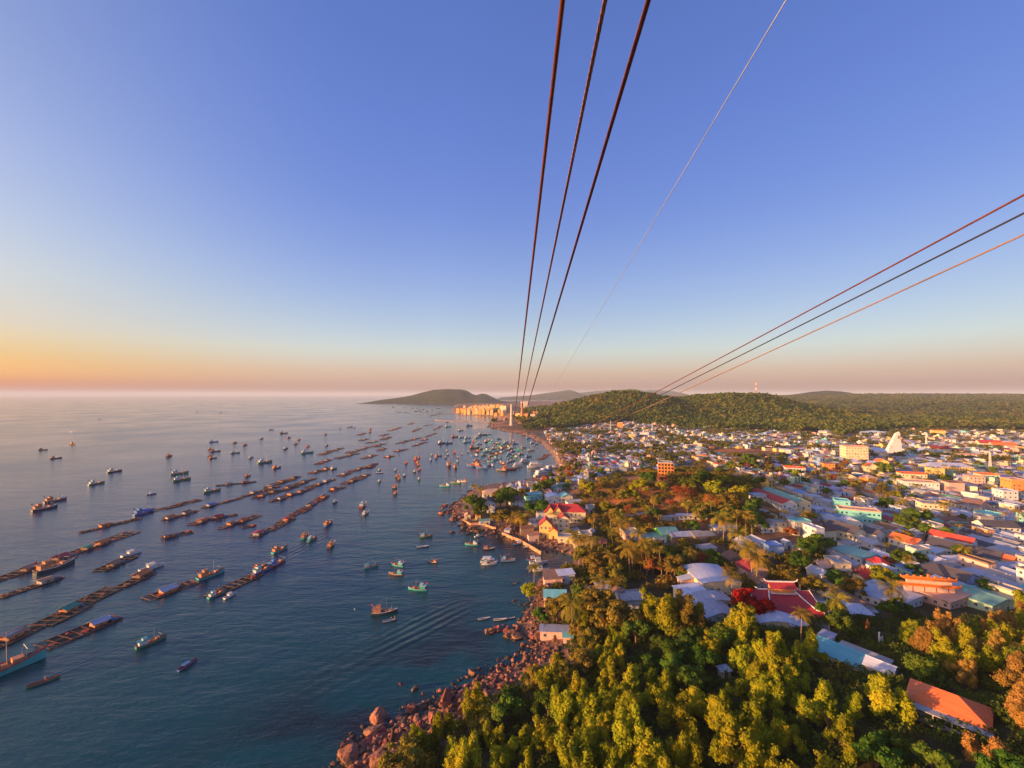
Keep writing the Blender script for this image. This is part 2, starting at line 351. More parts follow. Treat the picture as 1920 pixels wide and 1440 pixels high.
# wakes: trains of ripples behind moving boats, each fading across and along
def wake(px, py, heading, half_w, length, wl_, amp, prev):
    x, y = G(px, py)
    mp = n.new('ShaderNodeMapping'); mp.vector_type = 'TEXTURE'; mp.inputs['Location'].default_value = (x, y, 0); mp.inputs['Rotation'].default_value = (0, 0, R(heading)); l.new(tcn.outputs['Object'], mp.inputs[0])
    sp = n.new('ShaderNodeSeparateXYZ'); l.new(mp.outputs[0], sp.inputs[0])
    wv = n.new('ShaderNodeTexWave'); wv.bands_direction = 'Y'; wv.inputs['Scale'].default_value = 0.314 / wl_; wv.inputs['Distortion'].default_value = 3.0; wv.inputs['Detail'].default_value = 2; wv.inputs['Detail Scale'].default_value = 0.4
    l.new(mp.outputs[0], wv.inputs['Vector'])
    def bell(o_, half):
        q = n.new('ShaderNodeMath'); q.operation = 'ABSOLUTE'; l.new(o_, q.inputs[0]); r_ = n.new('ShaderNodeMapRange'); r_.interpolation_type = 'SMOOTHSTEP'
        r_.inputs[1].default_value = half * 0.3; r_.inputs[2].default_value = half; r_.inputs[3].default_value = 1; r_.inputs[4].default_value = 0; l.new(q.outputs[0], r_.inputs[0]); return r_
    p1, p2 = bell(sp.outputs[0], length), bell(sp.outputs[1], half_w); m_ = n.new('ShaderNodeMath'); m_.operation = 'MULTIPLY'; l.new(p1.outputs[0], m_.inputs[0]); l.new(p2.outputs[0], m_.inputs[1])
    m3 = n.new('ShaderNodeMath'); m3.operation = 'MULTIPLY'; l.new(m_.outputs[0], m3.inputs[0]); l.new(wv.outputs['Fac'], m3.inputs[1])
    bp = n.new('ShaderNodeBump'); bp.inputs['Strength'].default_value = 1; bp.inputs['Distance'].default_value = amp; l.new(m3.outputs[0], bp.inputs['Height']); l.new(prev.outputs[0], bp.inputs['Normal']); return bp
for wk in ((640, 945, 84, 10, 70, 3.5, 0.16), (560, 1030, 78, 12, 40, 4, 0.16), (690, 1240, 52, 20, 40, 5.0, 0.06), (790, 1175, 48, 12, 30, 4.0, 0.25), (400, 890, 62, 7, 80, 4, 0.16),
           (130, 1255, 62, 3, 14, 2.5, 0.045), (260, 1190, 62, 3, 12, 2.0, 0.05), (905, 895, 70, 9, 60, 4, 0.2), (670, 990, 110, 12, 40, 4, 0.16)):
    last = wake(*wk, last)
l.new(last.outputs[0], b.inputs['Normal'])
o = obj('sea', grid_mesh('sea', Xw, Yw, np.zeros(Xw.shape), cw), wm); kind(o, 'structure')

# far hills: height fields with real depth behind the town and across the bay
def far_hill(name, prof, Y0, depth, seed, m, rough=0.06, nx=160, ny=40):
    """prof: photo pixels (x, crest y) of the sky line, set at distance Y0; the hill falls away before and behind it"""
    P = np.array([(((px - 960) / FPX) * Y0, CAMH + (740 - py) / FPX * Y0) for px, py in prof])
    xs = np.linspace(P[0, 0], P[-1, 0], nx); hs = np.interp(xs, P[:, 0], P[:, 1])
    vs = np.linspace(-1, 1, ny); X = np.repeat(xs[None], ny, 0); V = np.repeat(vs[:, None], nx, 1); Y = Y0 + V * depth
    Z = hs[None] * (1 - np.abs(V) ** 1.7) * (1 + rough * 3 * (vnoise(X, Y, depth * .35, seed) - .5) * np.minimum(1, np.abs(V) * 3)) + rough * .4 * np.abs(hs[None]) * (vnoise(X, Y, depth * .06, seed + 1) - .5)
    Z[0] = Z[-1] = -3; Z[:, 0] = np.minimum(Z[:, 0], 0) - 2; Z[:, -1] = np.minimum(Z[:, -1], 0) - 2
    o = obj(name, grid_mesh(name, X, Y, Z), m); kind(o, 'structure'); return o
hillmat = mat('hill_forest', (0.045, 0.052, 0.022), 0.95, var=0.6, scale=0.012, spec=0.05)
far_hill('hill', [(696,755),(705,752),(722,749),(745,746),(775,741),(797,735),(815,731),(840,729.5),(866,730.5),(876,733),(886,739),(893,741),(903,738),(912,739),(922,744),(935,750),(960,756)], 5200, 560, 41, hillmat)
far_hill('hill', [(925,751),(940,745),(965,743),(990,742),(1010,739),(1040,735),(1068,731),(1080,735),(1092,741),(1120,743),(1160,745),(1180,752)], 9500, 1300, 43, hillmat)
far_hill('hill', [(1030,752),(1070,738),(1120,733),(1160,731),(1185,729),(1205,732),(1230,731),(1255,733),(1275,738),(1300,744),(1330,751)], 12500, 1500, 45, hillmat)
far_hill('hill', [(1380,745),(1420,741),(1455,741),(1490,740),(1510,737),(1530,734),(1548,732.5),(1560,733),(1575,737),(1600,741),(1640,744),(1680,745),(1720,746),(1760,750),(1800,751),(1850,752),(1930,753),(2020,753)], 4400, 700, 47, hillmat)
# ================================================================ plants
rng = np.random.default_rng(5)
def leaf_cloud(lobes, n, size, seed, flat=0.34, squash=0.7):
    """n leaf-sized quads spread through ellipsoid lobes (cx,cy,cz,rx,ry,rz); dense near the skin, some inside"""
    g = np.random.default_rng(seed); L = np.array(lobes, float); area = (L[:, 3] * L[:, 4] + L[:, 4] * L[:, 5] + L[:, 3] * L[:, 5]); pr = area / area.sum()
    k = g.choice(len(L), n, p=pr); d = g.normal(size=(n, 3)); d /= np.linalg.norm(d, axis=1)[:, None]
    d[:, 2] = np.where(d[:, 2] < -0.3, -d[:, 2] * 0.7, d[:, 2])
    rad = np.clip(g.normal(0.92, 0.17, n), 0.4, 1.42)
    bump = 1 + 0.16 * np.sin(d[:, 0] * 7 + k * 1.7) * np.sin(d[:, 1] * 6 + k) + 0.12 * np.sin(d[:, 2] * 9 + k * 2.3)
    c = L[k, :3] + d * L[k, 3:] * (rad * bump)[:, None]
    nr = d / L[k, 3:]; nr /= np.linalg.norm(nr, axis=1)[:, None]
    nr = nr * (1 - flat) + g.normal(size=(n, 3)) * flat * 0.8; nr /= np.linalg.norm(nr, axis=1)[:, None]
    a = np.cross(nr, g.normal(size=(n, 3))); a /= np.linalg.norm(a, axis=1)[:, None] + 1e-9; b_ = np.cross(nr, a)
    s = (size * g.uniform(0.6, 1.35, n))[:, None]; a = a * s; b_ = b_ * s * squash
    v = np.stack([c - a - b_ * .4, c + a * .2 - b_, c + a + b_ * .4, c - a * .2 + b_], 1).reshape(-1, 3)
    return v, np.arange(n * 4).reshape(n, 4)
def leaf_mesh(name, *a, **k): v, f = leaf_cloud(*a, **k); return np_mesh(name, v, f)
def limb_mesh(h, lobes, r0, seed, lean=0.0):
    """tapered trunk with a limb out to each lobe"""
    g = random.Random(seed); m = MB(); top = h * 0.45
    m.tube([(0, 0, -1.2), (g.uniform(-.1, .1), g.uniform(-.1, .1), top * .5), (lean, 0, top)], [r0 * 1.3, r0, r0 * .75], 7)
    for (cx, cy, cz, rx, ry, rz) in lobes[::max(1, len(lobes) // 8)]:
        m.tube([(lean * .9, 0, top * g.uniform(.6, .95)), ((lean + cx) * .5, cy * .5, (top + cz) * .5), (cx * .9, cy * .9, cz)], [r0 * .55, r0 * .35, r0 * .12], 5)
    return m.mesh('trunk')
bark = mat('bark', (0.16, 0.10, 0.065), 0.95, var=0.4, scale=2, spec=0.1)
palebark = mat('pale_bark', (0.30, 0.21, 0.15), 0.95, var=0.35, scale=2, spec=0.1)
leaf_yel = leafmat('leaf_yellow_green', [(0.14, 0.20, 0.014), (0.32, 0.32, 0.018), (0.50, 0.38, 0.022)], 0.3, 0.22, 0.35)
leaf_dark = leafmat('leaf_dark_green', [(0.045, 0.10, 0.016), (0.09, 0.16, 0.02), (0.17, 0.19, 0.024)], 0.25, 0.3, 0.35)
leaf_olive = leafmat('leaf_olive', [(0.12, 0.12, 0.022), (0.24, 0.19, 0.03), (0.36, 0.24, 0.042)], 0.25, 0.25, 0.4)
leaf_tan = leafmat('leaf_tan', [(0.20, 0.14, 0.03), (0.38, 0.22, 0.05), (0.50, 0.27, 0.075)], 0.25, 0.2, 0.4)
leaf_rust = leafmat('leaf_rust', [(0.28, 0.085, 0.028), (0.40, 0.13, 0.04), (0.46, 0.2, 0.06)], 0.25, 0.2, 0.5)
leaf_red = leafmat('leaf_red', [(0.32, 0.02, 0.012), (0.45, 0.035, 0.015), (0.40, 0.08, 0.03)], 0.3, 0.1, 0.5)
leaf_palm = leafmat('leaf_palm', [(0.12, 0.14, 0.018), (0.28, 0.21, 0.028), (0.46, 0.26, 0.04)], 0.2, 0.25, 0.3)
def acacia_lobes(seed):
    g = random.Random(seed); L = []
    for i in range(g.randint(7, 10)):                      # leading shoots, each a stack of tufts
        a = g.uniform(0, 6.28); r = g.uniform(.2, 2.5); top = g.uniform(5.2, 8.6) - r * .7; lx, ly = g.uniform(-.5, .5), g.uniform(-.5, .5)
        for k in range(g.randint(3, 5)):
            f = k / 4; q = g.uniform(.5, 1.02) * (1 - .25 * f)
            L.append((math.cos(a) * r + lx * f + g.gauss(0, .28), math.sin(a) * r + ly * f + g.gauss(0, .28), top * (.45 + .55 * f), q, q * g.uniform(.8, 1.2), q * g.uniform(1.0, 1.6)))
    return L
def broad_lobes(seed, R0=3.6, H0=7.5):
    g = random.Random(seed); L = []
    for i in range(26):
        a = g.uniform(0, 6.28); r = R0 * math.sqrt(g.random()) * .95; z = H0 * (0.40 + .42 * g.random()) + (1 - (r / R0) ** 2) * 1.5 - .6; q = g.uniform(.55, 1.35)
        L.append((math.cos(a) * r, math.sin(a) * r, z, q, q * g.uniform(.8, 1.2), q * g.uniform(.65, .95)))
    return L
PLANT = {}
def variants(kind_, n, fn, nleaf, size, r0, h, flat=.32):
    out = []
    for i in range(n):
        L = fn(100 + i * 7 + len(PLANT) * 31); out.append((leaf_mesh('crown', L, nleaf, size, i + 50, flat), limb_mesh(h, L, r0, i)))
    PLANT[kind_] = out
variants('acacia', 7, acacia_lobes, 9500, 0.145, 0.17, 7)
variants('broad', 5, broad_lobes, 6500, 0.24, 0.28, 8)
variants('dry', 3, lambda s: broad_lobes(s, 3.2, 6.0), 3000, 0.13, 0.2, 7, .9)
variants('broad_far', 4, broad_lobes, 2600, 0.36, 0.28, 8)
def palm_meshes(seed, h):
    g = random.Random(seed); lx, ly = g.uniform(-1.6, 1.6), g.uniform(-1, 1)
    m = MB(); pts = [(lx * (t ** 1.8), ly * (t ** 1.8), -0.8 + (h + .8) * t) for t in (0, .25, .5, .75, 1)]; m.tube(pts, [.22, .15, .13, .12, .11], 7)
    c = MB(); tx, ty = lx, ly
    for i in range(21):
        a = i * 2.4 + g.uniform(-.2, .2); el = g.uniform(-.25, 1.15) if i > 5 else g.uniform(.5, 1.3); Lf = g.uniform(3.6, 4.6); n_ = 7; prev = None; pos = Vector((tx, ty, h)); ang = el
        dirh = Vector((math.cos(a), math.sin(a), 0)); side = Vector((-math.sin(a), math.cos(a), 0))
        rib = []
        for k in range(n_ + 1):
            rib.append(pos.copy()); pos = pos + (dirh * math.cos(ang) + Vector((0, 0, math.sin(ang)))) * (Lf / n_); ang -= .20 + .035 * k
        for k in range(n_):
            w0 = .85 * math.sin(math.pi * min(1, (k + .7) / n_ * .96)) ; 
            p, q = rib[k], rib[k + 1]
            for s_ in (-1, 1):
                for j in range(2):
                    f0, f1 = j / 2, (j + .5) / 2; p0 = p.lerp(q, f0); p1 = p.lerp(q, f1)
                    tip = side * s_ * w0 * g.uniform(.8, 1.15) + Vector((0, 0, -.32 * w0)) + (q - p) * .55
                    c.add([p0, p1, p1 + tip, p0 + tip * .9], [(0, 1, 2, 3)])
    return m.mesh('trunk'), c.mesh('crown')
PALMS = [palm_meshes(s, h) for s, h in ((1, 8), (2, 10), (3, 9), (4, 11.5), (5, 7))]
nut = MB()
for a in range(6): nut.box(.22 * math.cos(a), .22 * math.sin(a), -.3 - .1 * (a % 2), .24, .24, .28, a)
nut_me = nut.mesh('coconut_bunch'); nut_mat = mat('coconut', (0.22, 0.15, 0.04), .7, rnd=.2)
pcount = {}
def plant(kind_, x, y, h, name, desc, cat, leafm, group, trunkm=None, sink=0.0, auto='tree', label=None, z=None):
    v = PLANT[kind_]; i = pcount.get(kind_, 0); pcount[kind_] = i + 1; cme, tme = v[i % len(v)]
    t = thing(name, (x, y, (gz(x, y) if z is None else z) - sink), random.uniform(0, 6.28), h / 8.5)
    part('trunk', tme, trunkm or bark, t); part('crown', cme, leafm, t)
    if label: tag(t, label, cat, group)
    else: tag(t, desc, cat, group, auto=auto)
    return t
def palm(x, y, h, group='coconut palms of the fishing village', near=True, label=None):
    i = pcount.get('palm', 0); pcount['palm'] = i + 1; tm, cm = PALMS[i % 5]; hh = (8, 10, 9, 11.5, 7)[i % 5]
    t = thing('coconut_palm', (x, y, gz(x, y)), random.uniform(0, 6.28), h / hh); part('trunk', tm, palebark, t); part('crown', cm, leaf_palm, t)
    size = 'tall' if h > 10.5 else 'short' if h < 8 else 'medium'
    if label: tag(t, label, 'palm', group)
    else: tag(t, size + ' coconut palm', 'palm', group, auto='tree')
    return t
# ================================================================ buildings
random.seed(11)
W = lambda n, c, **k: mat('wall_' + n, c, 0.9, var=0.12, scale=0.35, bump=0.2, bscale=2, **k)
DIRT = ((0.20, 0.17, 0.14), 0.60)
WALL = {'white': W('white', (0.66, 0.65, 0.62), stain=DIRT), 'cream': W('cream', (0.72, 0.60, 0.38), stain=DIRT), 'yellow': W('yellow', (0.75, 0.52, 0.16), stain=DIRT), 'pink': W('pink', (0.68, 0.42, 0.34), stain=DIRT),
        'turquoise': W('turquoise', (0.22, 0.58, 0.54)), 'green': W('green', (0.42, 0.62, 0.45), stain=DIRT), 'blue': W('blue', (0.28, 0.42, 0.68), stain=DIRT), 'grey': W('grey', (0.40, 0.38, 0.36), stain=DIRT),
        'orange': W('orange', (0.72, 0.28, 0.08)), 'brown': W('brown', (0.30, 0.19, 0.13), stain=DIRT), 'lime': W('lime', (0.20, 0.72, 0.16))}
RUST = ((0.22, 0.11, 0.06), 0.57)
def Rf(n, c, **k): return mat('roof_' + n, c, k.pop('rough', 0.5), var=0.22, scale=0.5, spec=0.4, streak=True, rnd=0.12, **k)
ROOF = {'silver': Rf('silver', (0.36, 0.39, 0.47), stain=RUST), 'pale': Rf('pale', (0.48, 0.51, 0.60)), 'blue': Rf('blue', (0.16, 0.27, 0.55)), 'teal': Rf('teal', (0.15, 0.45, 0.46)), 'green': Rf('green', (0.20, 0.40, 0.30)),
        'red': Rf('red', (0.46, 0.045, 0.04), rough=.7), 'orange': Rf('orange', (0.75, 0.17, 0.045), rough=.7), 'dark': Rf('dark', (0.085, 0.075, 0.085), rough=.8), 'rusty': Rf('rusty', (0.30, 0.16, 0.10), rough=.8, stain=((0.45, 0.42, 0.42), 0.58)),
        'brown': Rf('brown', (0.22, 0.12, 0.085), rough=.85), 'maroon': Rf('maroon', (0.27, 0.035, 0.04), rough=.75), 'cement': Rf('cement', (0.36, 0.34, 0.33), rough=.9, stain=((0.18, 0.16, 0.14), 0.55)), 'peach': Rf('peach', (0.62, 0.38, 0.26), rough=.9)}
glass = mat('window_glass', (0.035, 0.045, 0.06), 0.12, var=.3, spec=.6); frame_m = mat('window_frame', (0.62, 0.60, 0.56), .6); door_m = mat('door_paint', (0.13, 0.09, 0.07), .6, rnd=.4); trim_w = mat('white_trim', (0.74, 0.72, 0.68), .8)
steel = mat('steel', (0.35, 0.36, 0.38), .45, metal=.6); tank_m = mat('tank_steel', (0.55, 0.56, 0.58), .3, metal=.8)
wmb = MB(); wmb.box(0, -.02, 0, 1.1, .05, 1.2); WIN = wmb.mesh('window')
fmb = MB(); fmb.box(0, -.045, .66, 1.3, .1, .12); fmb.box(0, -.045, -.66, 1.3, .1, .12); fmb.box(-.6, -.045, 0, .1, .1, 1.2); fmb.box(.6, -.045, 0, .1, .1, 1.2); fmb.box(0, -.04, 0, .05, .08, 1.2); FRM = fmb.mesh('frame')
dmb = MB(); dmb.box(0, -.03, 1.05, 1.1, .07, 2.1); DOOR = dmb.mesh('door')
kmb = MB(); kmb.tube([(0, 0, 0), (0, 0, 1.3)], .55, 12); kmb.tube([(0, 0, 1.3), (0, 0, 1.5)], [.5, .1], 12); TANK = kmb.mesh('water_tank')
def gable_roof(w, d, h, rise, over=.5, th=.14, axis='y'):
    """ridge along axis; eaves at height h"""
    m = MB(); W2 = (w if axis == 'y' else d) / 2; D2 = (d if axis == 'y' else w) / 2 + over; k = rise / W2; e = over * k
    for s in (-1, 1):
        o_ = [(0, h + rise + th), (s * (W2 + over), h - e + th), (s * (W2 + over), h - e + .02), (0, h + rise + .02)]
        if s == 1: o_ = o_[::-1]
        m.prism(o_, -D2, D2)
    m.box(0, 0, h + rise + th + .03, .3, 2 * D2 + .1, .12)
    if axis == 'x': m.v = [(y, x, z) for x, y, z in m.v]; m.f = [f[::-1] for f in m.f]
    return m
def hip_roof(w, d, h, rise, over=.6, ridge=None):
    m = MB(); a, b_ = w / 2 + over, d / 2 + over; r = max(0.05, (b_ - a) if b_ > a else 0); q = max(0.05, (a - b_) if a > b_ else 0)
    vs = [(-a, -b_, h), (a, -b_, h), (a, b_, h), (-a, b_, h), (-a, -b_, h + .12), (a, -b_, h + .12), (a, b_, h + .12), (-a, b_, h + .12), (-q, -r, h + rise), (q, -r, h + rise), (q, r, h + rise), (-q, r, h + rise)]
    m.add(vs, [(3, 2, 1, 0), (0, 1, 5, 4), (1, 2, 6, 5), (2, 3, 7, 6), (3, 0, 4, 7), (4, 5, 9, 8), (5, 6, 10, 9), (6, 7, 11, 10), (7, 4, 8, 11), (8, 9, 10, 11)]); return m
def openings(t, w, d, h, floors, rnd_, near, wall_sides=('f', 'l', 'r'), dense=2.8, door=True):
    """window and door parts on the walls; local -y is the front"""
    fh = h / floors
    for side in wall_sides:
        L = w if side in 'fb' else d; nwin = max(1, int((L - 1.2) / dense))
        for fl in range(floors):
            for k in range(nwin):
                u = -L / 2 + (k + .5) * L / nwin; zc = fl * fh + fh * .55
                isd = door and fl == 0 and side == 'f' and k == nwin // 2
                if not isd and rnd_.random() < .18: continue
                loc, rz = {'f': ((u, -d / 2, zc), 0), 'b': ((u, d / 2, zc), math.pi), 'l': ((-w / 2, u, zc), -math.pi / 2), 'r': ((w / 2, u, zc), math.pi / 2)}[side]
                if isd: part('door', DOOR, door_m, t, (loc[0], loc[1], 0), rz)
                else:
                    wn_ = part('window', WIN, glass, t, loc, rz)
                    if near: part('frame', FRM, frame_m, wn_)
def building(name, x, y, w, d, h, wall='white', roof='silver', style='gable', rz=0.14, floors=1, rise=None, label=None, cat='house', group=None, auto=None, near=None, sides=('f', 'l', 'r'), win=True, z=None, seed=0, dense=2.8, over=.5, axis='y', tank=False, door=True):
    dist = math.hypot(x, y); near = dist < 330 if near is None else near; rr = random.Random(int(x * 7 + y * 13) + seed)
    zz = min(gz(x + dx, y + dy) for dx in (-w / 3, w / 3) for dy in (-d / 3, d / 3)) if z is None else z
    zz = (zz + gz(x, y)) / 2 if z is None else z
    t = thing(name, (x, y, zz), rz); m = MB(); rise = rise if rise is not None else (.22 if style == 'gable' else .3) * (w if axis == 'y' else d)
    m.box(0, 0, (h - 1.5) / 2, w, d, h + 1.5)
    if style == 'gable':
        W2 = (w if axis == 'y' else d) / 2; D2 = (d if axis == 'y' else w) / 2; g = MB(); g.prism([(-W2, h), (W2, h), (0, h + rise)], -D2 + .01, D2 - .01)
        if axis == 'x': g.v = [(b_, a_, c_) for a_, b_, c_ in g.v]; g.f = [f[::-1] for f in g.f]
        m.add(g.v, g.f); rf = gable_roof(w, d, h, rise, over, axis=axis)
    elif style == 'hip': rf = hip_roof(w, d, h + .01, rise, over)
    elif style == 'shed':
        rf = MB(); k = rise / w; rf.prism([(-w / 2 - over, h + .03), (w / 2 + over, h + rise + .03 + k * over), (w / 2 + over, h + rise + .15 + k * over), (-w / 2 - over, h + .15)][::-1], -d / 2 - over, d / 2 + over)
        m.prism([(-w / 2 + .01, h), (w / 2 - .01, h), (w / 2 - .01, h + rise)], -d / 2 + .01, d / 2 - .01)
    elif style == 'arch':
        rf = MB(); n_ = 12; up = [(-w / 2 - over + (w + 2 * over) * i / n_, h + rise * math.sin(math.pi * i / n_) + .16) for i in range(n_ + 1)]; dn = [(a_, c_ - .14) for a_, c_ in up[::-1]]
        rf.prism((up + dn)[::-1], -d / 2 - over, d / 2 + over); m.prism([(-w / 2 + .01, h)] + [(-w / 2 + w * i / n_, h + rise * math.sin(math.pi * i / n_)) for i in range(1, n_)][0:] + [(w / 2 - .01, h)], -d / 2 + .01, d / 2 - .01)
    else:   # flat: slab with parapet
        rf = MB(); rf.box(0, 0, h + .1, w + .3, d + .3, .2)
        for sgn in (-1, 1): rf.box(0, sgn * (d / 2), h + .5, w + .3, .2, .62); rf.box(sgn * (w / 2), 0, h + .5, .2, d - .2, .62)
    part('wall', m.mesh('wall'), WALL[wall], t); part('roof', rf.mesh('roof'), ROOF[roof], t)
    if win: openings(t, w, d, h, floors, rr, near, sides, dense, door)
    if style == 'flat' and floors > 1 and near:
        for fl in range(1, floors):
            b_ = MB(); b_.box(0, -d / 2 - .55, fl * h / floors, w * .92, 1.1, .16); b_.box(0, -d / 2 - 1.06, fl * h / floors + .5, w * .92, .06, .8); part('balcony', b_.mesh('balcony'), trim_w, t)
    if style in ('gable', 'shed') and auto and near and rr.random() < .75:
        aw, ad, ah = w * rr.uniform(.45, .9), rr.uniform(2.2, 4.2), h * rr.uniform(.62, .85); ax = rr.uniform(-.2, .2) * w
        an = MB(); an.box(ax, -d / 2 - ad / 2, (ah - 1) / 2, aw, ad - .05, ah + 1); anx = part('annex', an.mesh('annex'), WALL[rr.choice(['grey', 'brown', 'cream', 'white'])], t)
        ar = MB(); ar.prism([(-ad / 2 - .3, ah + .02), (ad / 2, ah + .55), (ad / 2, ah + .65), (-ad / 2 - .3, ah + .12)][::-1], -aw / 2 - .3, aw / 2 + .3); ar.v = [(ax + b_, -d / 2 - ad / 2 + a_, c_) for a_, b_, c_ in ar.v]; ar.f = [f[::-1] for f in ar.f]
        part('roof', ar.mesh('roof'), ROOF[rr.choice(['rusty', 'silver', 'cement', 'brown', 'pale'])], anx)
    if tank: part('water_tank', TANK, tank_m, t, (w * .2, d * .15, h + .2))
    if auto: tag(t, auto, cat, group, auto='town')
    else: tag(t, label, cat, group)
    t['foot'] = [x, y, max(w, d) * .62]
    return t
FOOT = []   # (x, y, radius) of what stands by hand, so the scattered houses keep clear
def bpx(name, px, py, w, d, h, **k):
    """building whose near foot stands at a photo pixel"""
    x, y, z = land_at(px, py); rz = k.get('rz', 0.14)
    y += d / 2 * abs(math.cos(rz)) + w / 2 * abs(math.sin(rz)) * .6
    k.setdefault('rz', rz); t = building(name, x, y, w, d, h, **k); FOOT.append((x, y, max(w, d) * .5 + 2, w, d, rz)); return t
def mark(phrase, t): LAND.append((phrase, tuple(t.location)[:2] + (t.location.z + 3,))); return t
B = bpx
# --- headland and red-roofed guesthouse
mark('the gabled villa on the headland', B('villa', 913, 962, 13, 12, 8, wall='white', roof='dark', style='gable', floors=2, label='white two storey villa with grey gable on the rocky headland', rise=3.2, rz=.05))
B('house', 925, 940, 20, 11, 7, wall='cream', roof='peach', style='hip', floors=2, rise=3.4, label='wide house with pale hipped roof behind the headland villa')
B('house', 968, 952, 10, 16, 6, wall='white', roof='brown', style='gable', floors=2, axis='x', rise=2.6, label='white house with brown roof and side windows behind palms', rz=.2)
B('hut', 876, 975, 4.5, 5, 3.6, wall='cream', roof='peach', style='gable', label='small cream hut above the headland boulders', cat='hut', sides=('f',))
B('hut', 896, 976, 3.8, 5, 3.6, wall='yellow', roof='orange', style='gable', label='small yellow hut beside the headland seawall', cat='hut', sides=('f',))
B('house', 946, 972, 7, 4, 3, wall='white', roof='green', style='shed', label='low white kiosk with green roof under headland palms', rise=.5)
B('house', 1000, 938, 15, 10, 4.5, wall='turquoise', roof='teal', style='shed', label='low shed with bright turquoise roof near the headland', rise=1)
B('house', 1038, 945, 12, 12, 5, wall='white', roof='pale', style='arch', label='white house with arched front beside turquoise shed', rise=2)
B('house', 1062, 943, 10, 11, 5, wall='cream', roof='teal', style='gable', label='cream house with teal gable roof behind the guesthouse')
B('house', 1078, 950, 13, 8, 3.5, wall='white', roof='cement', style='shed', label='low grey roofed house between guesthouse and round tree', rise=.6)
B('house', 1042, 962, 9, 8, 4, wall='white', roof='pale', style='shed', label='white box house just behind the red guesthouse gables', rise=.5)
B('house', 1065, 960, 8, 7, 4, wall='white', roof='blue', style='shed', label='white house with blue roof behind the red guesthouse', rise=.5)
g_ = mark('the red roofed guesthouse', B('guesthouse', 1062, 982, 30, 12, 8.5, wall='cream', roof='red', style='hip', floors=2, rise=4.5, rz=-.12, label='large cream guesthouse under a long red hipped roof', cat='guesthouse', win=True))
gg = MB()
for ox in (-11.5, -5.5):
    gg.prism([(ox - 3, 6.2), (ox + 3, 6.2), (ox + 3, 8.4), (ox, 12.4), (ox - 3, 8.4)], -7.2, -5.9)
part('gable_front', gg.mesh('gable_front'), WALL['yellow'], g_)
for ox in (-11.5, -5.5):
    gr = MB()
    for s in (-1, 1):
        oo = [(ox, 12.9), (ox + s * 3.7, 8.0), (ox + s * 3.7, 7.75), (ox, 12.55)]; gr.prism(oo[::-1] if s == 1 else oo, -7.8, 0.5)
    part('gable_roof', gr.mesh('gable_roof'), ROOF['red'], g_)
B('house', 1019, 983, 10, 8, 8, wall='white', roof='cement', style='flat', floors=2, label='white flat topped house with open balcony left of red gables', tank=True, rz=.1)
B('house', 1108, 962, 6, 5, 5, wall='white', roof='cement', style='flat', label='small white rooftop block beside the guesthouse end', win=True)
mark('the yellow seaside house', B('house', 1024, 1010, 8.5, 8, 9, wall='yellow', roof='red', style='gable', floors=2, rise=4, label='tall yellow house with steep red gable above the quay', rz=-.1, dense=2.2))
B('house', 1038, 1011, 6, 5, 5, wall='yellow', roof='orange', style='gable', rise=2.4, label='small yellow house with orange gable touching the tall yellow house', rz=-.1)
B('house', 1058, 1001, 8, 8, 10, wall='cream', roof='red', style='gable', floors=3, rise=2.4, label='tall cream house with red gable between guesthouse and quay', rz=-.1)
B('house', 1060, 1020, 9, 7, 4, wall='cream', roof='cement', style='flat', label='low cream house with flat grey roof behind the beach', rz=-.08)
B('hut', 1082, 1024, 5, 5, 4, wall='grey', roof='blue', style='shed', label='grey hut with blue roof beside the beach house', cat='hut', rise=.5)
B('house', 1099, 1021, 7, 7, 6, wall='white', roof='cement', style='flat', floors=2, label='small two storey house with pale slab behind the palms')
B('house', 1000, 1018, 7, 6, 4.5, wall='pink', roof='rusty', style='shed', label='pink lean to on the quay below yellow house', rise=.8)
B('house', 988, 1003, 9, 6, 4, wall='brown', roof='brown', style='shed', label='brown shed on the quay wall among palms', rise=.8)
B('house', 908, 986, 8, 5, 3, wall='white', roof='green', style='shed', label='flat green canopy beside headland huts', rise=.4)
# --- buildings among the palms
B('house', 1186, 1022, 10, 10, 7, wall='pink', roof='pale', style='flat', floors=2, label='pale pink two storey house at palm grove edge')
B('house', 1215, 1020, 14, 8, 3.5, wall='cream', roof='teal', style='shed', label='low cream house with blue green roof in palm grove', rise=.6)
B('house', 1237, 1020, 8, 8, 3.6, wall='white', roof='green', style='shed', label='white hut with green roof touching lime gable', rise=.5)
mark('the lime green gable', B('house', 1256, 1016, 12, 12, 4.2, wall='lime', roof='green', style='gable', label='long house with bright lime green gable end', axis='x'))
B('house', 1290, 1018, 22, 10, 3.6, wall='brown', roof='silver', style='gable', label='long silver tin shed next to lime gable', axis='x', rise=1.4)
B('house', 1322, 1017, 14, 10, 3.6, wall='brown', roof='cement', style='gable', label='grey tin shed at the end of the long row', axis='x', rise=1.3)
B('house', 1300, 975, 20, 5, 2.6, wall='white', roof='pale', style='shed', label='narrow pale roofed shed under the hillock', rise=.4, rz=-.05)
B('house', 1262, 977, 16, 4, 2.6, wall='grey', roof='silver', style='shed', label='narrow silver roofed shed under the hillock', rise=.4, rz=.05)
B('house', 1362, 1000, 16, 8, 3, wall='grey', roof='pale', style='shed', label='low pale roof among palms behind tin sheds', rise=.6)
B('house', 1408, 1037, 11, 9, 4.5, wall='white', roof='pale', style='gable', label='white roofed house before the small blue house')
B('house', 1434, 1036, 8, 12, 4.5, wall='white', roof='pale', style='gable', label='narrow white house touching the blue house')
mark('the small blue house', B('house', 1456, 1046, 9, 8, 6, wall='blue', roof='blue', style='flat', floors=1, label='small bright blue house with flat roof and one window', rz=.05))
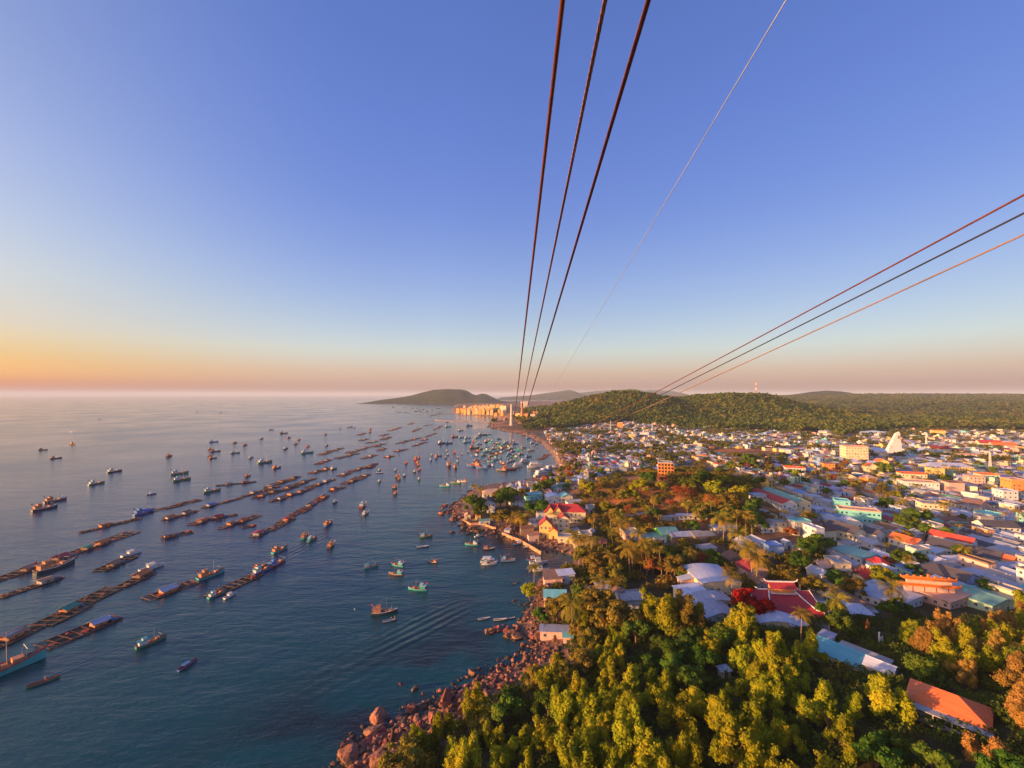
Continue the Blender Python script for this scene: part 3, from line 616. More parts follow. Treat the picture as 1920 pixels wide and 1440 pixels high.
B('house', 1479, 1030, 4, 4, 4, wall='white', roof='pale', style='gable', label='tiny white gabled hut on lane beside blue house')
B('house', 1440, 1000, 9, 7, 3, wall='white', roof='pale', style='shed', label='low pale shed behind the small blue house')
# --- arched hall, temple, big sheds
mark('the big arched hall', B('hall', 1352, 1118, 19, 21, 6.5, wall='cream', roof='pale', style='arch', rise=1.0, rz=.05, label='big hall with plain pale blue arched roof', cat='hall', win=True, over=.3))
B('house', 1303, 1132, 12, 9, 4.5, wall='cream', roof='pale', style='shed', label='house with white corrugated roof before arched hall', rise=.8)
B('house', 1290, 1108, 7, 4, 5, wall='pink', roof='pale', style='shed', label='small white roof tilted against arched hall wall', rise=1.2)
B('house', 1345, 1145, 14, 9, 4, wall='white', roof='silver', style='gable', label='wide pale roof just below the arched hall', rise=1)
B('house', 1350, 1172, 16, 12, 4, wall='white', roof='silver', style='gable', label='large silver roofed house above the tall yellow tree', rise=2)
B('house', 1420, 1085, 12, 10, 4, wall='pink', roof='maroon', style='gable', label='house with dusty maroon roof behind the red tree')
B('house', 1385, 1062, 11, 8, 3.4, wall='brown', roof='brown', style='gable', label='brown roofed house behind the arched hall')
B('house', 1330, 1040, 9, 7, 3, wall='white', roof='cement', style='shed', label='small grey roof in trees behind arched hall', rise=.5)
B('house', 1435, 1108, 8, 7, 3.5, wall='grey', roof='rusty', style='gable', label='patched rusty roof beside the red temple')
tp = mark('the red roofed temple', B('temple', 1489, 1166, 24, 19, 5, wall='cream', roof='red', style='gable', axis='x', rise=4.6, rz=-.06, label='temple with wide crimson roof and white carved ridges', cat='temple', over=1.2))
tt = MB(); tt.box(1, 0, 10.2, 8.5, 3.6, 2.8); part('upper_hall', tt.mesh('upper_hall'), WALL['orange'], tp)
ur = gable_roof(10, 4.5, 11.6, 1.6, .4, axis='x'); ur.v = [(a_ + 1, b_, c_) for a_, b_, c_ in ur.v]; part('upper_roof', ur.mesh('upper_roof'), ROOF['red'], tp)
rg = MB(); rg.box(1, 0, 13.45, 11, .4, .5); 
for sx_ in (-1, 1):
    rg.tube([(1 + sx_ * 5.4, 0, 13.5), (1 + sx_ * 6.4, 0, 13.7), (1 + sx_ * 7, 0, 14.6)], [.28, .24, .1], 6)
    rg.tube([(1 + sx_ * 5.2, -.5, 10.0), (1 + sx_ * 6.8, -4.0, 8.2), (1 + sx_ * 9.2, -8.8, 6.0), (1 + sx_ * 10, -9.9, 6.2)], [.3, .28, .26, .1], 6)
    rg.tube([(1 + sx_ * 5.2, .5, 10.0), (1 + sx_ * 8.0, 2.4, 9.0), (1 + sx_ * 9.2, 3.4, 9.7)], [.3, .28, .1], 6)
    rg.tube([(sx_ * 12.6, -10.6, 4.95), (sx_ * 12.6, 0, 9.95), (sx_ * 12.6, 10.6, 4.95)], .22, 5)
rg.box(1, -.2, 9.3, 10, 4.4, .3); part('ridge_ornament', rg.mesh('ridge_ornament'), trim_w, tp)
B('house', 1468, 1185, 14, 8, 3.6, wall='cream', roof='pale', style='arch', label='cream house with pale vaulted roof below the temple', rise=1.2, rz=-.15)
B('house', 1500, 1188, 6, 6, 3.2, wall='grey', roof='silver', style='shed', label='grey lean to between vaulted house and lane', rise=.4)
# --- right hand quarter
mark('the turquoise block', B('apartment_block', 1625, 985, 24, 10, 9, wall='turquoise', roof='peach', style='flat', floors=2, rz=-.42, label='long turquoise two storey block with grey window bands', cat='apartment block', dense=2.3))
B('apartment_block', 1588, 966, 9, 9, 10, wall='turquoise', roof='teal', style='flat', floors=3, rz=-.42, label='square turquoise wing at the end of turquoise block', cat='apartment block')
B('house', 1605, 995, 12, 9, 5, wall='white', roof='pale', style='gable', label='white house in front of the turquoise block', rz=-.3)
B('house', 1578, 992, 9, 14, 4, wall='white', roof='silver', style='gable', label='long white roof seaward of the turquoise block', rz=-.3)
B('house', 1606, 1020, 12, 18, 6, wall='cream', roof='dark', style='gable', rz=.35, label='cream gabled house with dark tiled roof', floors=1, rise=3.4)
B('house', 1650, 1018, 9, 8, 5, wall='white', roof='dark', style='gable', rz=.35, label='white porch house attached to dark tiled house', rise=2.4)
B('house', 1603, 1038, 10, 7, 4.5, wall='white', roof='cement', style='flat', rz=.35, label='white flat roofed annex below the dark tiled house')
mark('the cream box building', B('apartment_block', 1762, 968, 16, 10, 9.5, wall='cream', roof='cement', style='flat', floors=2, rz=-.3, label='plain cream box building with few windows', cat='apartment block', tank=True))
B('house', 1845, 962, 14, 12, 5.5, wall='pink', roof='brown', style='gable', rz=.3, label='pink gabled house with brown roof behind white cube', rise=3)
B('house', 1872, 985, 13, 11, 7, wall='white', roof='teal', style='flat', floors=2, rz=.25, label='white cube house with mint parapet')
mark('the twin gabled white house', B('house', 1888, 1008, 20, 11, 6, wall='white', roof='dark', style='gable', floors=2, axis='x', rz=-.2, label='white two storey house with dark roof and twin gables', rise=3))
B('house', 1722, 1035, 10, 14, 4.5, wall='white', roof='orange', style='gable', rz=.35, label='white walled house with bright orange roof', rise=2.6)
B('house', 1762, 1050, 9, 10, 4.5, wall='white', roof='pale', style='shed', rz=.35, label='white terrace house beside bright orange roof', rise=.4)
mark('the white chapel like house', B('house', 1818, 1035, 8, 20, 5.5, wall='white', roof='red', style='gable', rz=.45, label='long white house with scarlet roof and turret', rise=2.4))
B('house', 1862, 1062, 13, 30, 5, wall='white', roof='dark', style='gable', rz=.5, label='very long white house with charcoal roof', rise=2.8)
B('house', 1902, 1066, 8, 9, 4.5, wall='cream', roof='orange', style='gable', rz=.4, label='small cream house with orange roof by frame edge')
B('house', 1742, 1088, 18, 8, 4, wall='green', roof='blue', style='flat', rz=-.1, label='mint flat building with pale blue roof')
B('house', 1790, 1098, 16, 16, 4, wall='brown', roof='dark', style='hip', rz=.3, label='low building under broad dark hipped roof', rise=4)
B('house', 1822, 1104, 12, 12, 4, wall='blue', roof='dark', style='gable', rz=.3, label='blue gabled house with dark roof beside hipped building', rise=3)
B('house', 1660, 1075, 6, 8, 4.5, wall='white', roof='red', style='hip', rz=.3, label='small house with pointed crimson hipped roof behind yellow tree', rise=2.6)
B('house', 1625, 1060, 13, 16, 4, wall='white', roof='green', style='shed', rz=.35, label='wide pale green roof beside dark shrubs', rise=.6)
B('house', 1700, 1145, 20, 18, 3.6, wall='white', roof='silver', style='shed', rz=.4, label='huge pale metal roof with a palm in front', rise=1)
B('house', 1795, 1142, 16, 20, 4.5, wall='peach' if 'peach' in WALL else 'pink', roof='peach', style='shed', rz=.35, label='peach coloured slab roof before the ornate orange gate', rise=.8)
B('house', 1830, 1130, 10, 18, 4, wall='white', roof='silver', style='shed', rz=.35, label='silver roof strip beside peach slab', rise=.5)
B('house', 1598, 1165, 18, 9, 3.6, wall='pink', roof='pale', style='shed', rz=-.2, label='long curved pale roof with dark holes below shrubs', rise=.5)
B('house', 1885, 1150, 18, 14, 4, wall='green', roof='green', style='gable', rz=.3, label='wide mint roof above the yellow thicket', rise=1.5)
B('house', 1550, 1092, 7, 9, 3.6, wall='white', roof='pale', style='gable', rz=.2, label='little pale gable below the carved shrine')
# ornate orange temple gate
x, y, z = land_at(1742, 1128); tg = thing('temple_gate', (x, y, z), -.22)
m = MB(); m.box(0, 0, 3.2, 19, 1.2, 6.4); m.box(0, 0, 8.2, 17, 1.0, 2.0); part('wall', m.mesh('wall'), WALL['pink'], tg)
og = mat('orange_tile', (0.85, 0.22, 0.03), .6, var=.2, scale=2)
for zc, L in ((7.0, 11.5), (9.9, 10.0)):
    m = MB(); m.box(0, 0, zc, L * 2, 3.0, .35); m.prism([(-L, zc + .16), (L, zc + .16), (L - .6, zc + .7), (-L + .6, zc + .7)], -.5, .5)
    for s in (-1, 1): m.tube([(s * (L - .3), 0, zc), (s * (L + .5), 0, zc + .5), (s * (L + .9), 0, zc + 1.3)], [.5, .4, .12], 6)
    for k in range(7 if zc > 9 else 0): m.box(-L + 2 + k * (L - 2) / 3, 0, zc + .9 + .3 * (k == 3), .9, .6, .7 + .8 * (k == 3), .3)
    part('roof', m.mesh('roof'), og, tg)
for s in (-6.5, -2, 2.5, 7): 
    m = MB(); m.box(s, -.66, 5.0, .25, .12, 2.8); part('pillar', m.mesh('pillar'), ROOF['maroon'], tg)
tag(tg, 'ornate orange temple gate with two tiers of curled roofs', 'temple gate'); mark('the orange temple gate', tg); FOOT.append((x, y, 12, 24, 5, 0))
# small carved shrine, red shrine
for (px, py, lab, rm, wl_) in ((1540, 1075, 'carved pink shrine with spiky roof beside the lane', 'peach', 'pink'), (1618, 1092, 'small shrine with scarlet curled roof above round shrub', 'red', 'cream')):
    x, y, z = land_at(px, py); s_ = thing('shrine', (x, y, z), .3); m = MB(); m.box(0, 0, 1.2, 7, 5, 5.4); part('wall', m.mesh('wall'), WALL[wl_], s_)
    m = gable_roof(7.5, 5.5, 4, 2.2, .5, axis='x'); 
    for k in range(7): m.tube([(-3.6 + 1.2 * k, 0, 6.1), (-3.5 + 1.2 * k, 0, 7.2 + .7 * (k % 2))], [.35, .05], 5)
    for s in (-1, 1): m.tube([(s * 3.9, 0, 6.1), (s * 4.8, 0, 6.6), (s * 5.1, 0, 7.6)], [.3, .25, .06], 6)
    part('roof', m.mesh('roof'), ROOF[rm], s_); tag(s_, lab, 'shrine'); FOOT.append((x, y, 5, 7, 6, 0))
# --- hillside buildings near the camera
th = mark('the teal roofed cottage', B('cottage', 1612, 1262, 7.5, 15, 3.4, wall='cream', roof='teal', style='shed', rz=.62, rise=1, label='long cream cottage with teal tin roof on the wooded slope', cat='cottage'))
B('cottage', 1650, 1258, 5, 12, 3.0, wall='cream', roof='cement', style='shed', rz=.62, rise=.5, label='narrow grey roofed wing behind the teal roofed cottage', cat='cottage')
B('cottage', 1672, 1278, 5.5, 6, 3.4, wall='grey', roof='pale', style='gable', rz=.62, label='tiny pale blue roofed hut at the cottage end', cat='cottage')
B('cottage', 1560, 1215, 4, 3.4, 3.6, wall='cream', roof='silver', style='shed', rz=.62, rise=.4, label='little raised block at the far cottage corner', cat='cottage')
oh = mark('the orange tiled house', B('house', 1832, 1376, 8.5, 12, 3.6, wall='white', roof='orange', style='hip', rz=.72, rise=2.6, label='house with bright orange tiled roof amid the slope thicket', over=1))
m = MB(); m.box(-6.0, -1, .8, 2.6, 12, .25); m.box(-7.2, -1, 1.4, .15, 12, 1.1); [m.box(-7.2, -6.9 + k * 2.95, 2.2, .22, .22, 2.6) for k in range(5)]; m.box(-6.1, -1, 3.55, 3.2, 12.4, .14); part('veranda', m.mesh('veranda'), WALL['grey'], oh)
B('hut', 1362, 1272, 2.6, 2.6, 2.2, wall='white', roof='pale', style='shed', rz=.1, label='tiny white hut alone in the thicket', cat='hut', rise=.3, sides=('f',))
sh_ = mark('the shore house', B('house', 1042, 1142, 10, 8, 5.5, wall='pink', roof='teal', style='gable', axis='x', rise=1.6, rz=-.05, label='pink walled house with teal roof right on the shore', floors=2))
B('house', 1038, 1104, 9, 12, 5, wall='pink', roof='brown', style='shed', rise=.6, rz=.0, label='pinkish slab roofed house behind the shore house')
B('house', 1062, 1097, 8, 7, 5, wall='white', roof='pale', style='shed', rise=.5, label='white roofed house behind the shore house')
B('house', 1105, 1128, 14, 8, 3.5, wall='cream', roof='brown', style='gable', axis='x', label='house with brown roof among shore trees', rise=1.2)
B('house', 1133, 1122, 5, 8, 4, wall='white', roof='pale', style='shed', label='narrow white roof next to brown roofed house', rise=.5)
B('house', 1192, 1145, 13, 10, 4, wall='white', roof='cement', style='flat', label='grey flat roofed house behind the big yellow tree')
B('house', 1165, 1130, 7, 6, 3.5, wall='brown', roof='rusty', style='gable', label='small weathered shack among shore trees')
sk = mark('the pink shack', B('shack', 1042, 1202, 12, 5, 3.2, wall='pink', roof='silver', style='shed', rz=-.12, rise=.3, label='pink shack with grey slab roof on shore rocks', cat='shack', door=True))
B('shack', 1066, 1210, 3.5, 3.5, 3.0, wall='pink', roof='teal', style='shed', rz=-.12, rise=.3, label='tiny pink shack with teal roof beside leaning palm', cat='shack')
# --- school and houses on the flat behind
mark('the long red roofed school', B('school', 1480, 962, 11, 42, 5, wall='white', roof='red', style='gable', rz=.02, rise=2.6, label='long white school with crimson roof', cat='school'))
B('school', 1506, 960, 12, 44, 5.5, wall='cream', roof='green', style='gable', rz=.02, rise=2.6, label='long cream school wing with dull green roof', cat='school')
B('house', 1424, 940, 12, 8, 4, wall='white', roof='pale', style='flat', label='small white house beside the school front')
B('house', 1450, 902, 26, 9, 4, wall='white', roof='maroon', style='hip', rise=2.4, label='white bungalow with maroon roof behind the school')
B('house', 1487, 908, 16, 10, 4, wall='cream', roof='maroon', style='gable', rise=2.4, label='cream bungalow with maroon roof behind the school')
B('house', 1381, 897, 22, 5, 2, wall='pink', roof='peach', style='gable', rise=2, label='long peach roofed shed on bare slope', rz=-.5)
oc = mark('the orange concrete frame', B('construction_frame', 1252, 893, 12, 12, 13, wall='orange', roof='cement', style='flat', win=False, rz=-.25, label='unfinished orange concrete frame with scaffolding', cat='building'))
for fl in range(4):
    for s in (-1, 1):
        m = MB(); m.box(s * 3.5, -7.2, 1.8 + fl * 3.2, 5.6, 2.2, 1.9); part('opening', m.mesh('opening'), glass, oc) if False else None
m = MB()
for k in range(6): m.box(-7 + k * 2.8, -7.5, 6.5, .25, .25, 13)
for fl in range(5): m.box(0, -7.5, 1 + fl * 3, 14.4, .3, .3)
part('scaffold', m.mesh('scaffold'), WALL['orange'], oc)
ap = MB()
for fl in range(4):
    for k in range(5): ap.box(-5.6 + 2.8 * k, -6.02, 2.2 + fl * 3.1, 1.8, .08, 2.0)
part('opening', ap.mesh('opening'), mat('dark_room', (0.05, 0.035, 0.03)), oc)
# --- town centre
mark('the tall cream apartment block', B('apartment_block', 1611, 866, 26, 14, 19, wall='cream', roof='peach', style='flat', floors=5, rz=-.2, label='tall cream apartment block with five rows of windows', cat='apartment block', near=False, dense=3))
B('apartment_block', 1722, 905, 22, 12, 8, wall='cream', roof='orange', style='flat', floors=2, rz=-.35, label='two storey cream block with orange roof edge', cat='apartment block')
B('apartment_block', 1738, 924, 28, 14, 9, wall='white', roof='peach', style='flat', floors=2, rz=-.35, label='white two storey block with peach roof', cat='apartment block')
mark('the long yellow building', B('hall', 1790, 888, 46, 16, 7, wall='yellow', roof='pale', style='hip', floors=2, rz=-.2, rise=4, axis='x', label='long yellow building with pale hipped roof', cat='hall'))
B('house', 1764, 898, 12, 12, 11, wall='yellow', roof='cement', style='flat', floors=3, rz=-.3, label='stepped yellow block before the long yellow building', tank=True)
B('house', 1798, 928, 13, 10, 11, wall='pink', roof='brown', style='flat', floors=3, rz=-.2, label='pinkish brown box building with blank walls', win=False)
B('house', 1838, 912, 13, 10, 9, wall='pink', roof='peach', style='flat', floors=3, rz=-.3, label='salmon stepped house beside green block')
B('house', 1864, 908, 15, 12, 9, wall='green', roof='orange', style='flat', floors=3, rz=-.3, label='pale green block with yellow attic')
B('house', 1898, 945, 12, 10, 11, wall='white', roof='pale', style='flat', floors=3, rz=-.15, label='tall plain white cube house')
B('house', 1916, 928, 12, 12, 14, wall='orange', roof='peach', style='flat', floors=4, rz=-.2, label='tall orange house behind the white cube')
mark('the orange box house', B('house', 1558, 883, 12, 9, 8, wall='orange', roof='brown', style='flat', floors=2, rz=-.2, label='bright orange box house'))
B('house', 1660, 876, 12, 10, 6, wall='yellow', roof='orange', style='gable', rz=-.3, rise=3, label='house with scarlet orange roof and yellow gable')
B('house', 1640, 885, 14, 9, 6, wall='cream', roof='orange', style='gable', rz=-.3, label='cream house with orange roof before apartment block')
B('house', 1497, 890, 20, 12, 7, wall='white', roof='orange', style='flat', floors=2, rz=-.3, label='large white house with orange upper room', tank=True)
B('house', 1600, 905, 20, 12, 6, wall='cream', roof='dark', style='gable', rz=-.6, rise=3.4, label='cream house with wide gabled front and dark roof')
B('house', 1636, 909, 11, 10, 7, wall='orange', roof='peach', style='hip', rise=3, label='apricot house with hipped roof')
B('house', 1770, 850, 26, 14, 7, wall='cream', roof='maroon', style='gable', rz=-.3, rise=4, axis='x', label='cream house with long maroon roof behind the church')
B('house', 1745, 853, 22, 16, 5, wall='white', roof='pale', style='gable', rz=-.4, rise=6, label='white hall with steep pale gable inland of the church')
B('house', 1831, 862, 32, 14, 7, wall='white', roof='yellow' if 'yellow' in ROOF else 'peach', style='flat', floors=2, rz=-.25, label='wide white two storey house with flat peach roof')
B('house', 1765, 819, 22, 14, 14, wall='yellow', roof='orange', style='flat', floors=3, rz=-.3, label='tall golden block by the far woods', cat='building')
B('house', 1644, 815, 50, 20, 6, wall='blue', roof='blue', style='gable', rz=-.3, rise=3, label='large bright blue roofed shed near far woods', cat='shed')
B('house', 1865, 838, 34, 14, 6, wall='cream', roof='red', style='gable', rz=-.3, rise=5, axis='x', label='long house with red orange roof in the far town')
B('house', 1891, 842, 34, 14, 6, wall='pink', roof='orange', style='gable', rz=-.3, rise=5, axis='x', label='long house with orange roof in the far town')
B('house', 1164, 805, 14, 12, 17, wall='orange', roof='peach', style='flat', floors=5, rz=-.3, label='tall brick orange block at forest foot', cat='building')
mark('the yellow cube house', B('house', 1187, 823, 14, 12, 9, wall='yellow', roof='cement', style='flat', floors=2, rz=-.3, label='bright yellow cube house in seaside quarter'))
B('house', 1210, 818, 20, 12, 7, wall='white', roof='pale', style='flat', floors=2, rz=-.3, label='white block at the forest foot')
# church with sail shaped tower
x, y, z = land_at(1678, 856); ch = thing('church', (x, y, z), -.15)
m = MB(); HT = 36; 
m.add([(-15, -4, -1), (9, -4, -1), (9, 6, -1), (-15, 6, -1), (1.5, -1, HT), (6.5, -1, HT + 2.5), (6.5, 2, HT + 2.5), (1.5, 2, HT)], [(3, 2, 1, 0), (4, 5, 6, 7), (0, 1, 5, 4), (1, 2, 6, 5), (2, 3, 7, 6), (3, 0, 4, 7)]); part('sail_tower', m.mesh('sail_tower'), WALL['white'], ch)
m = MB(); m.box(4.1, -2.2, HT - 6, .5, .5, 5); m.box(4.1, -2.3, HT - 5, 2.6, .5, .5); part('cross', m.mesh('cross'), ROOF['maroon'], ch)
m = MB(); m.box(-18, 12, 3, 34, 26, 8); part('nave', m.mesh('nave'), WALL['cream'], ch)
m = hip_roof(36, 28, 7, 5.5, 1); m.v = [(a_ - 18, b_ + 12, c_) for a_, b_, c_ in m.v]; part('roof', m.mesh('roof'), ROOF['blue'], ch)
m = MB(); m.tube([(6, -3, -1), (6, -3, 4)], 13, 20); m.tube([(6, -3, 4), (6, -3, 8)], [14, 3], 20); part('porch', m.mesh('porch'), ROOF['blue'], ch)
tag(ch, 'church with white sail shaped tower and blue roofs', 'church'); mark('the church', ch); FOOT.append((x - 5, y + 8, 26, 46, 40, 0))
# ================================================================ the scattered houses of the town
PX_TOWN = [(1022,812),(1035,835),(1050,862),(1052,885),(1035,896),(985,908),(940,915),(935,922),(985,925),(1020,930),(1085,925),(1130,905),(1150,885),(1240,890),(1300,868),(1400,900),(1415,965),(1460,1020),(1530,1060),(1560,1150),(1700,1165),(1990,1180),(2100,1000),(2100,811),(1850,811),(1700,806),(1640,812),(1590,822),(1500,812),(1300,806),(1180,799),(1080,802)]
TP = np.array([G(a, b_, 4.0) for a, b_ in PX_TOWN])
def in_poly(P, x, y):
    ins = np.zeros(x.shape, bool); n_ = len(P)
    for i in range(n_):
        ax, ay = P[i]; bx, by = P[(i + 1) % n_]; c = ((ay > y) != (by > y))
        with np.errstate(divide='ignore', invalid='ignore'): ins ^= c & (x < (bx - ax) * (y - ay) / (by - ay + 1e-12) + ax)
    return ins
rs = np.random.default_rng(3); cells = []
for j in range(-10, 125):
    for i in range(-60, 190):
        c_, s_ = math.cos(.12), math.sin(.12); u, v = i * 10.0, 180 + j * 13.4 + (i % 2) * 5
        x, y = u * c_ - (v - 180) * s_, u * s_ + (v - 180) * c_ + 180; cells.append((x + rs.uniform(-2, 2), y + rs.uniform(-3, 3)))
cells = np.array(cells); cells = cells[in_poly(TP, cells[:, 0], cells[:, 1])]
sdc = shore_dist(cells[:, 0], cells[:, 1]); cells = cells[(sdc > 7)]
hz_ = land_z(cells[:, 0], cells[:, 1])
ell = lambda x, y, cx, cy, rx, ry: ((x - cx) / rx) ** 2 + ((y - cy) / ry) ** 2 < 1
keep = (hz_ < 17) | (cells[:, 1] > 700) & (hz_ < 20); keep &= ~ell(cells[:, 0], cells[:, 1], 350, 650, 62, 50) & ~ell(cells[:, 0], cells[:, 1], 165, 385, 95, 75)
cells = cells[keep]
def clear(x, y, r=0):
    for f in FOOT:
        dx, dy = x - f[0], y - f[1]; c_, s_ = math.cos(-f[5]), math.sin(-f[5]); u, v = dx * c_ - dy * s_, dx * s_ + dy * c_
        if abs(u) < f[3] / 2 + 3.6 + r and abs(v) < f[4] / 2 + 5 + r: return False
    return True
dens = vnoise(cells[:, 0], cells[:, 1], 70, 61); TREES_T = []; HS = []
for k, (x, y) in enumerate(cells):
    green = .11 + .45 * (dens[k] > .60) + .2 * (y > 1000 and x > .45 * y)
    if not clear(x, y): continue
    if rs.random() < green: TREES_T.append((x, y)); continue
    HS.append((x, y))
sdist = {p: float(d_) for p, d_ in zip(HS, shore_dist(np.array(HS)[:, 0], np.array(HS)[:, 1]))}
HS.sort(key=lambda p: p[1] + abs(p[0]) * .15)
roofw = [('silver', 27), ('pale', 27), ('cement', 13), ('rusty', 10), ('dark', 5), ('red', 1), ('orange', 2), ('teal', 3), ('green', 3), ('blue', 3), ('brown', 7), ('maroon', 2)]
wallw = [('white', 36), ('cream', 22), ('yellow', 6), ('pink', 11), ('turquoise', 2), ('green', 6), ('blue', 5), ('grey', 12), ('orange', 2)]
pick = lambda L, g: g.choices([a for a, _ in L], [b_ for _, b_ in L])[0]
rname = {'silver': 'silver tin', 'pale': 'pale metal', 'cement': 'grey', 'rusty': 'rusty tin', 'dark': 'dark tiled', 'red': 'crimson', 'orange': 'orange tiled', 'teal': 'teal', 'green': 'dull green', 'blue': 'blue metal', 'brown': 'brown', 'maroon': 'maroon', 'peach': 'peach'}
g = random.Random(77); GH = 'tin roofed houses packed in the fishing town'
n_one = 300 - sum(1 for o_ in COL.objects if o_.parent is None and o_.name.startswith('house')); far_boxes = []
for k, (x, y) in enumerate(HS):
    st = g.random(); rf, wl_ = pick(roofw, g), pick(wallw, g); rz = .12 + g.gauss(0, .07) + (math.pi / 2 if g.random() < .22 else 0)
    if st < .60: spec = ('gable', g.uniform(6.0, 8.5), g.uniform(10, 15), g.uniform(3.0, 4.2), 1)
    elif st < .74: spec = ('shed', g.uniform(6.0, 8), g.uniform(9, 14), g.uniform(2.8, 3.8), 1)
    elif st < .94: fl = g.choice([2, 2, 2, 3]); spec = ('flat', g.uniform(5.2, 7.5), g.uniform(9, 13), fl * 3.1, fl)
    else: spec = ('hip', g.uniform(8, 9.5), g.uniform(10, 12), 3.6, 1)
    if sdist[(x, y)] < 42 and x < 150: rf, wl_ = g.choice(['rusty', 'brown', 'rusty', 'silver']), g.choice(['brown', 'grey', 'pink']); spec = ('gable', g.uniform(6, 8), g.uniform(9, 13), 3.0, 1)
    sty, w, d, h, fl = spec
    if sty == 'flat' and rf not in ('cement', 'orange', 'teal', 'brown', 'peach'): rf = g.choice(['cement', 'cement', 'peach', 'pale'])
    if k < n_one:
        big = 'tall' if fl > 1 else 'long' if d > 13.2 else 'low' if h < 3.2 else 'small' if w * d < 78 else ''
        shape = {'gable': 'gabled', 'shed': 'lean-to', 'flat': 'flat roofed', 'hip': 'hip roofed'}[sty]
        desc = f"{big} {wl_} {shape} house with {rname[rf]} roof".strip() if sty != 'flat' else f"{big} {wl_} flat topped house with {rname[rf].replace(' metal', '')} slab".strip()
        building('house', x, y, w, d, h, wall=wl_, roof=rf, style=sty, rz=rz, floors=fl, auto=desc, cat='house', group=GH, rise={'gable': .2 * w, 'shed': .6, 'flat': 0, 'hip': 2.2}[sty], near=y < 300, sides=('f', 'l') if x > 0 else ('f', 'r'), dense=3.2, tank=(sty == 'flat' and g.random() < .5))
    else: far_boxes.append((x, y, w * (1 + .25 * (y > 900)), d, h * (.82 if fl > 1 and g.random() < .6 else 1), sty, wl_, rf, rz, fl))
wc = {'brown': (.3, .19, .13), 'white': (.60, .59, .58), 'cream': (.72, .6, .38), 'yellow': (.75, .52, .16), 'pink': (.68, .42, .34), 'turquoise': (.22, .66, .62), 'green': (.42, .62, .45), 'blue': (.28, .42, .68), 'grey': (.4, .38, .36), 'orange': (.72, .28, .08)}
rc = {'silver': (.36, .39, .47), 'pale': (.48, .51, .60), 'cement': (.36, .34, .33), 'rusty': (.3, .16, .1), 'dark': (.085, .075, .085), 'red': (.46, .045, .04), 'orange': (.62, .16, .05), 'teal': (.15, .45, .46), 'green': (.2, .4, .3), 'blue': (.16, .27, .55), 'brown': (.22, .12, .085), 'maroon': (.27, .035, .04), 'peach': (.62, .38, .26)}
V, Fq, C = [], [], []
def fbox(x, y, z, w, d, h, rz, col, cr):
    c_, s_ = math.cos(rz), math.sin(rz); o_ = len(V)
    for zz in (z - 1.5, z + h):
        for a_, b_ in ((-.5, -.5), (.5, -.5), (.5, .5), (-.5, .5)): V.append((x + a_ * w * c_ - b_ * d * s_, y + a_ * w * s_ + b_ * d * c_, zz))
    for f, cc in (((4, 5, 6, 7), cr), ((0, 1, 5, 4), col), ((1, 2, 6, 5), col), ((2, 3, 7, 6), col), ((3, 0, 4, 7), col)): Fq.append([i + o_ for i in f]); C.append(cc)
def fgable(x, y, z, w, d, h, rise, rz, col, cr, over=.4):
    c_, s_ = math.cos(rz), math.sin(rz); o_ = len(V); a, b_ = w / 2 + over, d / 2 + over
    for p in ((-a, -b_, h), (a, -b_, h), (a, b_, h), (-a, b_, h), (0, -b_, h + rise), (0, b_, h + rise)): V.append((x + p[0] * c_ - p[1] * s_, y + p[0] * s_ + p[1] * c_, z + p[2]))
    for f, cc in (((0, 4, 5, 3), cr), ((1, 2, 5, 4), cr), ((0, 1, 4, 4), col), ((2, 3, 5, 5), col)): Fq.append([i + o_ for i in f]); C.append(cc)
zs = land_z(np.array([b_[0] for b_ in far_boxes]), np.array([b_[1] for b_ in far_boxes]))
for (x, y, w, d, h, sty, wl_, rf, rz, fl), z in zip(far_boxes, zs):
    j = g.uniform(.62, .98); a_ = tuple(q * j for q in wc[wl_]); b_ = tuple(q * g.uniform(.65, .98) for q in rc[rf])
    if sty == 'flat':
        fbox(x, y, z, w, d, h, rz, a_, b_)
        if g.random() < .5: fbox(x + g.uniform(-1, 1), y + g.uniform(-2, 2), z + h, w * .5, d * .4, 2.4, rz, a_, b_)
        for q in range(fl):
            c_, s_ = math.cos(rz), math.sin(rz); uu = -w / 2 * 0; yy = -d / 2 - .04
            for e_ in (-.25, .25): fbox(x + e_ * w * c_ - yy * s_, y + e_ * w * s_ + yy * c_, z + q * 3.1 + 1 + 1.5, 1.2, .1, 0.1 - 0.0 + .9, rz, (.05, .05, .06), (.05, .05, .06))
    else:
        fbox(x, y, z, w, d, h, rz, a_, b_); fgable(x, y, z, w, d, h, .2 * w if sty == 'gable' else .5 if sty == 'shed' else 2, rz, a_, b_)
for k in range(90):
    cpx, cpy = g.choice([(1610, 800), (1632, 795), (1665, 790), (1700, 792), (1725, 790), (1752, 787), (1795, 785), (1830, 789), (1885, 795), (1660, 797), (1715, 796), (1560, 806)]); x, y = G(cpx + g.gauss(0, 14), cpy + g.gauss(0, 1.6), 12); z = gz(x, y); b_ = wc[g.choice(['white', 'cream', 'grey'])]
    w, d = g.uniform(9, 18), g.uniform(10, 16); rz = g.uniform(-.4, .4); fbox(x, y, z, w, d, 5, rz, b_, b_); fgable(x, y, z, w, d, 5, 2, rz, b_, rc[g.choice(['pale', 'silver', 'cement', 'blue'])])
town_far = attrmat('far_town_paint', rough=.7, var=.18, scale=.25)
import itertools
me = bpy.data.meshes.new('distant_houses'); me.from_pydata(V, [], [tuple(dict.fromkeys(f)) for f in Fq]); a = me.color_attributes.new('Col', 'FLOAT_COLOR', 'CORNER')
cc = []; [cc.extend([(*C[i], 1)] * len(p.vertices)) for i, p in enumerate(me.polygons)]; a.data.foreach_set('color', np.array(cc, np.float32).ravel())
